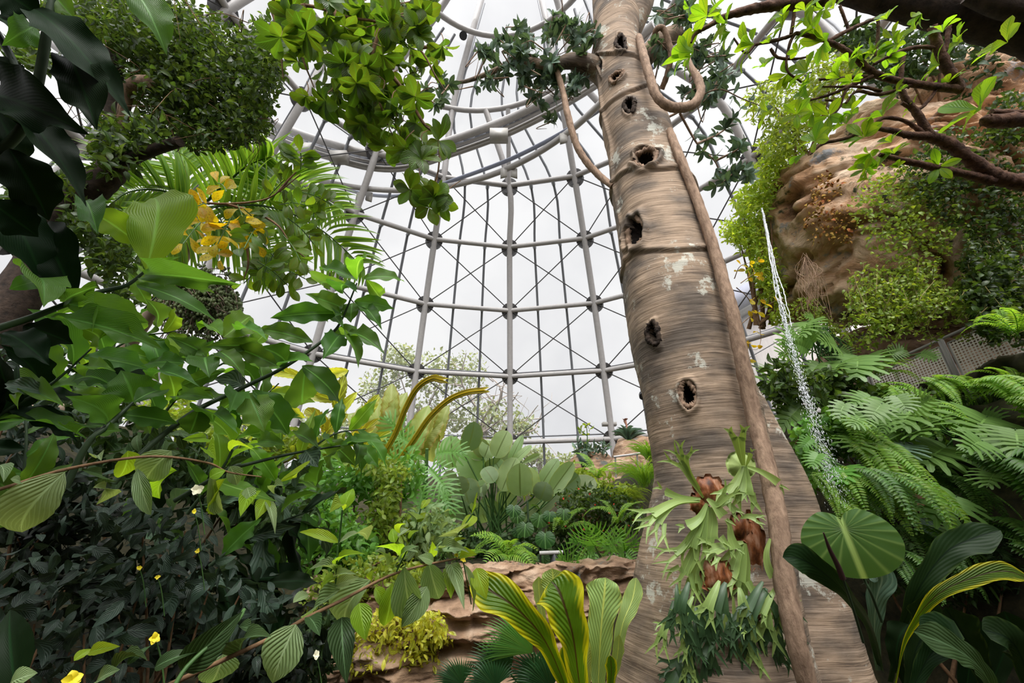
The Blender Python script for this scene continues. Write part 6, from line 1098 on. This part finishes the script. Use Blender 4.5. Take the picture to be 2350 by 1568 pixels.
# shaded upper growth behind the rosettes
bush('dark leafy growth high on the rock behind the rosette branches', [(2150, 110, 150, 60, 1), (2290, 170, 80, 90, 1), (2060, 160, 90, 50, .7), (2240, 250, 90, 50, .4), (1980, 90, 60, 40, .4)], 'ovate', LM['shrub_dark'], .16, .45, 1500, 7.0, sd=.5, stems=5, ground=False)
bush('airy fine-leaved shrub high between the glass and the boulder', [(1770, 240, 70, 60, 1), (1850, 260, 60, 80, 1), (1900, 180, 80, 60, 1), (1800, 320, 60, 60, 1), (1950, 130, 70, 50, .6)], 'lance', LM['vine'], .13, .3, 2600, 7.6, sd=.6, stems=5, ground=False, name='bamboo', tpl=LANCE)
bush('bright lime fine-leaved bamboo hanging beside the waterfall', [(1760, 420, 50, 60, 1), (1725, 470, 45, 50, 1), (1780, 360, 50, 50, .8), (1720, 540, 40, 50, 1), (1750, 600, 40, 60, 1), (1680, 530, 30, 30, .4), (1770, 660, 35, 50, .8), (1790, 720, 30, 30, .4)], 'lance', LM['bamboo'], .13, .34, 4200, 8.0, sd=.5, stems=6, ground=False, name='bamboo', tpl=LANCE)
t = thing('climbing_vine', 'wiry leafless vine with a few yellow leaves against the concrete wall', 'vine', at(1700, 820, 7)); 
spray(t, [[(1700, 745), (1730, 720), (1752, 705), (1780, 690)], [(1690, 660), (1720, 690), (1745, 760), (1740, 800), (1715, 800)], [(1690, 730), (1700, 780), (1720, 830)], [(1700, 650), (1730, 630), (1745, 640)], [(1685, 640), (1700, 610), (1740, 600)]], 7, .009, 'ell', LM['yellow'], .14, .07, 4, 2)
# ---------------------------------------------------------------- waterfall
WF = [(1748, 478, 6.6), (1757, 530, 6.45), (1768, 590, 6.2), (1784, 660, 5.9), (1800, 730, 5.6), (1818, 800, 5.3), (1840, 880, 5.0), (1862, 950, 4.75), (1885, 1020, 4.5), (1905, 1090, 4.3), (1930, 1150, 4.15)]
WP = smooth_path([at(*p) for p in WF], 40); t = thing('waterfall', 'thin white stream of falling water breaking into drops beside the boulder', 'water', WP[-1])
m, nt = mat('white_water'); p1_ = N(nt, 'ShaderNodeBsdfPrincipled'); p1_.inputs['Base Color'].default_value = (.95, .96, .98, 1); p1_.inputs['Roughness'].default_value = .15; tr = N(nt, 'ShaderNodeBsdfTranslucent'); tr.inputs[0].default_value = (.95, .97, 1, 1); mx = N(nt, 'ShaderNodeMixShader'); mx.inputs[0].default_value = .5; L(nt, p1_.outputs[0], mx.inputs[1]); L(nt, tr.outputs[0], mx.inputs[2]); o = N(nt, 'ShaderNodeOutputMaterial'); L(nt, mx.outputs[0], o.inputs[0]); M_water = m
mb = MB(); k = int(len(WP)*.42); 
for q in range(4): tube(mb, WP[:k]+np.cumsum(RS.normal(size=(k, 3))*.002, 0), np.linspace(.012, .005, k)*RS.uniform(.6, 1.1), 6, 1, False, lump=.4)
mb.build('stream', M_water, t)
mb = MB(); n = 2300; f = RS.rand(n)**.8; ii = (k*.6+f*(len(WP)-1-k*.6)); P = WP[np.clip(ii.astype(int), 0, len(WP)-1)]; sp_ = .014+.06*np.clip((ii-k)/len(WP), 0, 1)[:, None]*1.3; P = P+RS.normal(size=(n, 3))*sp_
oct_ = (np.array([[0, 0, 1], [1, 0, 0], [0, 1, 0], [-1, 0, 0], [0, -1, 0], [0, 0, -1]]) * [.5, .5, 1.9]); of = np.array([[0, 1, 2], [0, 2, 3], [0, 3, 4], [0, 4, 1], [5, 2, 1], [5, 3, 2], [5, 4, 3], [5, 1, 4]])
r_ = RS.uniform(.004, .011, n)*(1.1-.4*f); V = (oct_[None]*r_[:, None, None]+P[:, None]).reshape(-1, 3); mb.add(V, (of[None]+np.arange(n)[:, None, None]*6).reshape(-1, 3)); o = mb.build('droplets', M_water, t); o['kind'] = 'stuff'
# ---------------------------------------------------------------- railing with perforated panels
t = thing('railing', 'steel railing with perforated white panels on the walkway under the boulder', 'railing', at(2200, 860, 6.3))
ra, rb_ = at(1950, 873, 7.6), at(2330, 702, 5.9); mb = MB(); tube(mb, [ra, rb_], .022, 10, 1, False); mb.build('handrail', M_steel, t)
dr = nrm(rb_-ra); dn = nrm(np.cross(dr, [0, 0, 1])); dwn = np.array([0, 0, -1.])
for f in (.12, .60, .615): c0 = ra+(rb_-ra)*f; mb = MB(); box(mb, c0+dwn*.42, (.035, .035, .86), X=dr, Y=dn); mb.build('post', M_steel, t)
m, nt = mat('perforated_white_metal'); gg = N(nt, 'ShaderNodeTexCoord'); mp = N(nt, 'ShaderNodeMapping'); mp.inputs['Scale'].default_value = (24, 24, 1); L(nt, gg.outputs['UV'], mp.inputs[0]); vo = N(nt, 'ShaderNodeTexVoronoi'); vo.inputs['Randomness'].default_value = 0.; vo.inputs['Scale'].default_value = 1.; L(nt, mp.outputs[0], vo.inputs['Vector']); lt_ = math_(nt, 'LESS_THAN', vo.outputs['Distance'], .33)
pb = N(nt, 'ShaderNodeBsdfPrincipled'); pb.inputs['Base Color'].default_value = s(238, 230, 224); tp = N(nt, 'ShaderNodeBsdfTransparent'); mx = N(nt, 'ShaderNodeMixShader'); L(nt, lt_, mx.inputs[0]); L(nt, pb.outputs[0], mx.inputs[1]); L(nt, tp.outputs[0], mx.inputs[2]); o = N(nt, 'ShaderNodeOutputMaterial'); L(nt, mx.outputs[0], o.inputs[0])
for f0, f1 in ((.14, .585), (.635, .98)):
    a = ra+(rb_-ra)*f0+dwn*.10; b = ra+(rb_-ra)*f1+dwn*.10; w_ = np.linalg.norm(b-a); mb = MB(); mb.add([a, b, b+dwn*.68, a+dwn*.68], [[0, 1, 2, 3]], [(0, .68), (w_, .68), (w_, 0), (0, 0)]); mb.build('perforated_panel', m, t, smooth=False)
    mb = MB()
    for p, q in ((a, b), (b, b+dwn*.68), (b+dwn*.68, a+dwn*.68), (a+dwn*.68, a)): tube(mb, [p, q], .012, 6, 1, False)
    mb.build('panel_frame', M_steel, t)
# ---------------------------------------------------------------- green wall of split leaves and ferns
zr = Z3b; kr = .426
lobed('monstera with yellow-edged split leaf beside the waterfall, nearest the trunk', zr, kr, [(330, 70, 210, 190, 1.0), (360, 40, 480, 10, 1.), (300, 20, 180, 40, 1.)], 5.6, LM['monst'], MONST, 'monst', 'monstera', base=(420, 60))
lobed('monstera with the largest glossy split leaves at the upper right of the wall', zr, kr, [(940, 60, 860, 190, 1.1), (1110, 290, 1090, 440, 1.5), (1110, 290, 980, 380, 1.), (980, 160, 960, 220, 1.2), (900, 80, 1020, 20, 1.1), (1330, 130, 1260, 210, 1.2), (1300, 120, 1430, 150, 1.0)], 4.7, LM['monst'], MONST, 'monst', 'monstera', base=(1150, 250))
lobed('grey-green monstera with pale weathered leaves in the middle of the wall', zr, kr, [(990, 250, 900, 330, 1.2, 'grey'), (880, 280, 820, 370, 1.1, 'grey'), (780, 230, 740, 350, 1.1), (840, 210, 780, 260, 1.), (620, 190, 560, 240, 1.1), (640, 250, 620, 310, 1.)], 4.8, LM['monst'], MONST, 'monst', 'monstera', base=(900, 200))
lobed('monstera with withered pinkish-brown leaves hanging from the wall', zr, kr, [(830, 380, 800, 480, .7, 'monst_brown'), (920, 380, 900, 480, .9, 'grey'), (860, 450, 850, 540, .6, 'monst_brown'), (930, 520, 970, 630, .7, 'monst_brown'), (780, 290, 760, 370, .7, 'monst_brown'), (660, 270, 640, 320, .7, 'monst_brown'), (1060, 940, 1040, 1010, .6, 'monst_brown')], 4.6, LM['monst'], MONST, 'monst', 'monstera', base=(900, 300))
lobed('monstera low on the wall, one bright leaf with two dimmer below', zr, kr, [(1160, 560, 1020, 680, 1.1), (1160, 560, 1240, 540, 1.), (1060, 720, 950, 780, 1., 'grey'), (1180, 720, 1100, 790, 1.), (1190, 730, 1240, 720, 1., 'grey'), (1250, 900, 1140, 960, 1.), (1280, 870, 1340, 920, .9)], 4.3, LM['monst'], MONST, 'monst', 'monstera', base=(1200, 640))
lobed('dark monstera along the walkway below the perforated panels', Z2r, .319, [(850, 1080, 740, 1040, 1.1), (870, 1100, 960, 1160, 1.1), (1000, 1150, 990, 1300, 1.2), (1060, 1150, 1120, 1230, 1.), (880, 1190, 800, 1280, 1.), (680, 1060, 600, 970, 1.1), (640, 1100, 520, 1050, 1.1), (1240, 1140, 1340, 1100, 1.1), (1300, 1160, 1220, 1120, .9), (1450, 1130, 1570, 1170, 1.), (560, 1150, 440, 1130, 1.), (600, 1230, 480, 1250, 1.), (720, 1200, 620, 1330, 1.1), (400, 1260, 290, 1230, 1.), (460, 1330, 350, 1420, 1.), (1430, 1490, 1300, 1580, 1.2), (1430, 1470, 1540, 1520, 1.1), (1120, 1400, 1080, 1500, 1.1)], 5.9, LM['monst'], MONST, 'monst', 'monstera', base=(900, 1300))
lobed('monstera leaves with big fingers under the boulder lip, above the falling water', Z2r, .319, [(660, 900, 700, 1040, .9), (640, 900, 590, 1000, 1.), (680, 880, 620, 860, .9), (560, 1000, 470, 1080, 1.)], 6.4, LM['monst'], MONST, 'monst', 'monstera', base=(640, 1080))
lobed('monstera with glossy overlapping split leaves high in the middle of the wall', zr, kr, [(760, 60, 690, 150, 1.1), (790, 110, 760, 210, 1.1), (700, 20, 600, 60, 1.), (840, 20, 900, 100, 1.1), (660, 120, 600, 180, 1.), (560, 60, 520, 140, .9)], 4.5, LM['monst'], MONST, 'monst', 'monstera', base=(740, 140))
lobed('monstera climbing between the right-edge fern columns', zr, kr, [(1420, 230, 1360, 330, 1.1), (1480, 200, 1500, 330, 1.2), (1300, 260, 1220, 300, 1.), (1380, 420, 1320, 500, 1.)], 3.9, LM['monst'], MONST, 'monst', 'monstera', base=(1420, 380))
lobed('monstera under the falling water with small yellow-green split leaves', zr, kr, [(420, 330, 380, 400, 1., 'xan'), (470, 360, 480, 440, 1., 'xan'), (560, 400, 540, 480, 1., 'xan'), (380, 250, 330, 300, 1., 'xan')], 4.4, LM['monst'], MONST, 'monst', 'monstera', base=(460, 330))
HF = [(-PI/2+.1), (-PI/2-.3), (-PI/2+.5)]
for lb, x, y, D, n, ln, m, ky in (('pale sword fern hanging just right of the falling water', 490, 150, 5.2, 10, .75, 'fern', 0), ('yellowing sword fern left of the falling water near the trunk edge', 380, 440, 4.6, 9, .6, 'fern', 1), ('long sword fern hanging in the gap right of the falling water', 560, 260, 5.0, 9, .8, 'fern', 2), ('sword fern with bright tips hanging over the dark gap', 670, 270, 4.8, 7, .8, 'fern', 0),
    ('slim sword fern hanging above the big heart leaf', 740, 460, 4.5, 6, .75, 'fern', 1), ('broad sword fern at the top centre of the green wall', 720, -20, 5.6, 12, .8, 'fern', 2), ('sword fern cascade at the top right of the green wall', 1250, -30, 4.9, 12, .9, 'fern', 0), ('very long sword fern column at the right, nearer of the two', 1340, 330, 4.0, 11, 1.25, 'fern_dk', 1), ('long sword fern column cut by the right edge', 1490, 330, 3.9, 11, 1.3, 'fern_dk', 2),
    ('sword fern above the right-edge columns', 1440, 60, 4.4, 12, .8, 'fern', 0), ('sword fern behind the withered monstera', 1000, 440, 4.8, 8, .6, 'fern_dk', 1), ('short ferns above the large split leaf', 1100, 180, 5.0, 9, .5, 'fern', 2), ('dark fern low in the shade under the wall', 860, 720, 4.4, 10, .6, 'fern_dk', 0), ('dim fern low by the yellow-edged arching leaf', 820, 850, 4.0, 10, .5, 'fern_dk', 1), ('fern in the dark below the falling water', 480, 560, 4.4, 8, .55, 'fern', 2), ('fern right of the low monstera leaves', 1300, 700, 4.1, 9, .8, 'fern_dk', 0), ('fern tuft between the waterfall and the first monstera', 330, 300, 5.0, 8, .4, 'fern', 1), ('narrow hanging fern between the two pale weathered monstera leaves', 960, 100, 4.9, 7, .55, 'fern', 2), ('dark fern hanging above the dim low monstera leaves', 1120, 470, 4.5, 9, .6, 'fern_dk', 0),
    ('hanging fern left of the long right-hand columns', 1220, 330, 4.3, 9, .9, 'fern_dk', 2), ('small fern beside the withered leaves on their left', 700, 330, 4.8, 8, .5, 'fern', 0), ('thin hanging ferns in the dark gap left of the big heart leaf', 620, 420, 4.4, 9, .7, 'fern_dk', 1), ('lower right fern in the shade behind the yellow-edged leaf', 1450, 800, 3.7, 10, .7, 'fern_dk', 0),
    ('fern at the wall top directly below the railing post', 1000, -60, 5.4, 9, .6, 'fern', 1), ('bright fern filling the corner above the right-edge columns', 1530, 120, 4.3, 9, .7, 'fern', 2), ('dim fern in the middle of the dark lower wall', 1000, 800, 4.2, 9, .5, 'fern_dk', 2), ('pale fern at the foot of the falling water', 520, 420, 4.5, 8, .6, 'fern', 0)):
    px, py = zr(x, y); fern(lb, px, py, D, n, ln, ky, LM[m], dirs=HF, lean=(-.05, -.25, -1.7), name='sword_fern')
for lb, x, y, D, n, ln in (('light green feathery fern spilling by the right end of the railing', 2150, 1400, 4.9, 12, .6), ('pale fern in front of the perforated panel post', 1700, 1390, 5.2, 12, .5), ('fern below the tan outcrop on the walkway edge', 1100, 1300, 5.9, 10, .6), ('pale fern at left of the walkway among the split leaves', 880, 1330, 6.0, 10, .55), ('curled ferns at the right edge beside the creeper', 2120, 1000, 5.0, 12, .6)):
    px, py = Z2r(x, y); fern(lb, px, py, D, n, ln, 1, LM['fern'], lean=(0, -.4, -.3), name='sword_fern')
bush('heart-leaved creeper with small bright leaves left of the falling water', [(1855, 1030, 30, 40, 1), (1870, 1090, 30, 35, 1), (1840, 990, 25, 30, .5)], 'ovate', LM['xan'], .13, .8, 260, 5.0, sd=.3, stems=4, ground=False)
bush('leafy ground cover filling the wall top below the walkway', [(1900, 890, 80, 50, 1), (2030, 930, 90, 45, 1), (2180, 930, 90, 45, 1), (2300, 940, 60, 50, 1), (1800, 880, 50, 60, .7)], 'ovate', LM['tiny'], .15, .45, 2200, 5.6, sd=.5, stems=5, ground=False)
bush('mixed foliage covering the face of the green wall', [(1900, 1000, 70, 60, 1), (2020, 1030, 90, 60, 1), (2150, 1050, 90, 80, 1), (2280, 1080, 80, 90, 1), (2000, 1180, 80, 70, .5)], 'ell', LM['fern_dk'], .13, .4, 2600, 5.2, sd=.4, stems=5, ground=False)
bush('dull green undergrowth in the dark at the lower right', [(2060, 1300, 90, 70, 1), (2200, 1330, 90, 70, 1), (2300, 1300, 60, 90, 1), (2000, 1240, 50, 50, .5)], 'lance', LM['shrub_dark'], .12, .3, 1200, 4.1, sd=.3, stems=5)
t = thing('plant_stems', 'tangle of bare hanging stems under the boulder lip', 'plant', at(1900, 860, 6.6)); mb = MB()
for q in range(34):
    a = at(RS.uniform(1850, 1900), RS.uniform(740, 770), 6.7); b = at(RS.uniform(1870, 1960), RS.uniform(800, 860), 6.6); tube(mb, [a, (a+b)/2+RS.normal(size=3)*.1, b], .012, 5, 4)
mb.build('stems', M_stem, t)
# ---------------------------------------------------------------- big heart leaf and dark broad leaves, lower right
t = thing('heart_leaf_anthurium', 'single large ribbed heart-shaped leaf with pale veins in front of the trunk base at right', 'plant', at(2030, 1420, 2.15)); c = at(*zr(558, 738), 2.15); tp_ = at(*zr(665, 1003), 2.05)
put('leaf', 'heart', HEART, LM['phil'], c, tp_-c, nrm(CAM-c)+np.array([0, 0, .05]), np.linalg.norm(tp_-c)*1.04, np.linalg.norm(tp_-c)*1.25, t)
mb = MB(); tube(mb, [at(*zr(760, 1240), 2.2), at(*zr(700, 1080), 2.2), at(*zr(655, 990), 2.22), at(*zr(560, 745), 2.17)], .007, 8, 6); mb.build('leaf_stalk', M_stemd, t)
t = thing('flower_spike', 'thin dark purple spike in front of the heart-shaped leaf', 'flower', at(*zr(548, 1002), 2.0)); mb = MB(); tube(mb, [at(*zr(550, 1005), 2.0), at(*zr(520, 930), 2.0), at(*zr(480, 850), 2.0), at(*zr(445, 757), 2.0)], [.014, .012, .009, .003], 10, 6); mb.build('spike', plain('dark_purple', s(58, 34, 34), .5), t)
mb = MB(); tube(mb, [at(*zr(550, 1005), 2.0), at(*zr(600, 1150), 2.02), at(*zr(660, 1350), 2.05)], .006, 6, 4); mb.build('stalk', M_stemd, t)
zz_ = lambda L_: [zr(*p) for p in L_]
t = thing('birds_nest_fern', "dark bird's nest fern with arching broad leaves and one pale rolled tip, lower right", 'fern', at(*zr(780, 1500), 2.3))
mkdark = leafmat('dark_nest_leaf', s(24, 48, 22), vein=s(18, 34, 18), nv=12, slant=.35, trans=.15, var=.1, veinw=.1, edge=s(70, 90, 40), edgew=.95, bump=.15, spec=.12)
for pth, D, wd, m, r in (([(760, 1500), (690, 1260), (580, 1100), (440, 970), (320, 900), (225, 890)], [2.3, 2.2, 2.1, 2.05, 2.05, 2.05], .16, mkdark, -.5), ([(740, 1500), (720, 1300), (730, 1120), (760, 1000), (700, 930)], 2.3, .15, LM['grey'], .3), ([(800, 1560), (860, 1300), (960, 1060), (1100, 870), (1250, 790), (1400, 745)], [2.3, 2.25, 2.2, 2.2, 2.2, 2.2], .18, mkdark, .6), ([(820, 1600), (900, 1300), (1050, 1100), (1250, 1000), (1420, 965), (1560, 1010)], [2.1, 2.05, 2.0, 2.0, 2.0, 2.0], .11, LM['nest_dark'], .8),
    ([(900, 1650), (1000, 1450), (1100, 1300), (960, 1250)], 1.9, .16, mkdark, .2), ([(1400, 1700), (1300, 1500), (1150, 1380), (930, 1290)], 1.8, .16, LM['shrub_dark'], .2), ([(900, 1600), (940, 1400), (1010, 1250), (1000, 1100)], 2.1, .18, mkdark, 0), ([(1350, 1700), (1280, 1450), (1180, 1280), (1100, 1160)], 2.0, .20, mkdark, 0), ([(1300, 1700), (1400, 1450), (1460, 1300), (1420, 1180)], 2.0, .2, LM['deep'], 0), ([(1560, 1650), (1520, 1450), (1440, 1330), (1300, 1280)], 1.9, .18, mkdark, 0), ([(900, 1600), (840, 1450), (850, 1330), (900, 1250)], 2.2, .14, LM['deep'], 0), ([(1200, 1700), (1230, 1500), (1250, 1350), (1230, 1200)], 2.15, .2, LM['deep'], 0)):
    strapleaf(t, zz_(pth), D, wd, m, seed=int(pth[0][0]), roll=r)
# unseen trees added overhead behind the lens to block light from the near corners
def shade_canopy(label, c, r, n, m):
    t = thing('added_shade_tree', label, 'tree', (c[0], c[1], 0)); mb = MB(); tube(mb, [[c[0], c[1], -.1], [c[0]+.1, c[1], c[2]*.5], [c[0], c[1], c[2]]], [.16, .13, .08], 10, 5); mb.build('trunk', M_bark, t)
    C = np.array(c)+nrm(RS.normal(size=(n, 3)))*RS.rand(n, 1)**.4*np.array(r); mb = MB(); mass(mb, leaf_tpl('ovate', 2, 5, .2, .1), C, .42, .5, .8); mb.build('foliage', m, t)
shade_canopy('unseen leafy tree added behind and left of the viewpoint to block light', (-2.7, -.3, 4.5), (1.7, 1.3, .6), 900, LM['shrub_dark'])
shade_canopy('unseen leafy tree added behind and right of the viewpoint to block light', (2.7, -.6, 4.4), (1.4, 1.0, .6), 600, LM['shrub_dark'])
# ---------------------------------------------------------------- groups for kinds that repeat
GR = {'ginger_cane': 'ginger canes on the left', 'staghorn_fern': 'staghorn ferns on the trunk', 'sword_fern': 'ferns on the green wall', 'outdoor_tree': 'trees outside the glass', 'monstera': 'monsteras on the green wall', 'liana': 'lianas around the great trunk',
      'fern': 'ferns in the middle of the garden', 'flower': 'small flowers among the near shrubs', 'shrub_shoot': 'green shoots in the foreground', 'creeper': 'creepers on the boulder', 'garden_boulder': 'boulders on the retaining wall', 'planter_rock': 'rocks of the far ledge', 'shrub': 'leafy shrubs',
      'flower_rod': 'rod-like flower stalks', 'grass_clump': 'grass clumps beside the trunk', 'banana_plant': 'banana plants at the glass', 'bamboo': 'fine-leaved bamboo by the boulder'}
for o in list(scn.objects):
    if o.parent is None and o.get('label'):
        b = o.name.split('.')[0]
        if b in GR: o['group'] = GR[b]
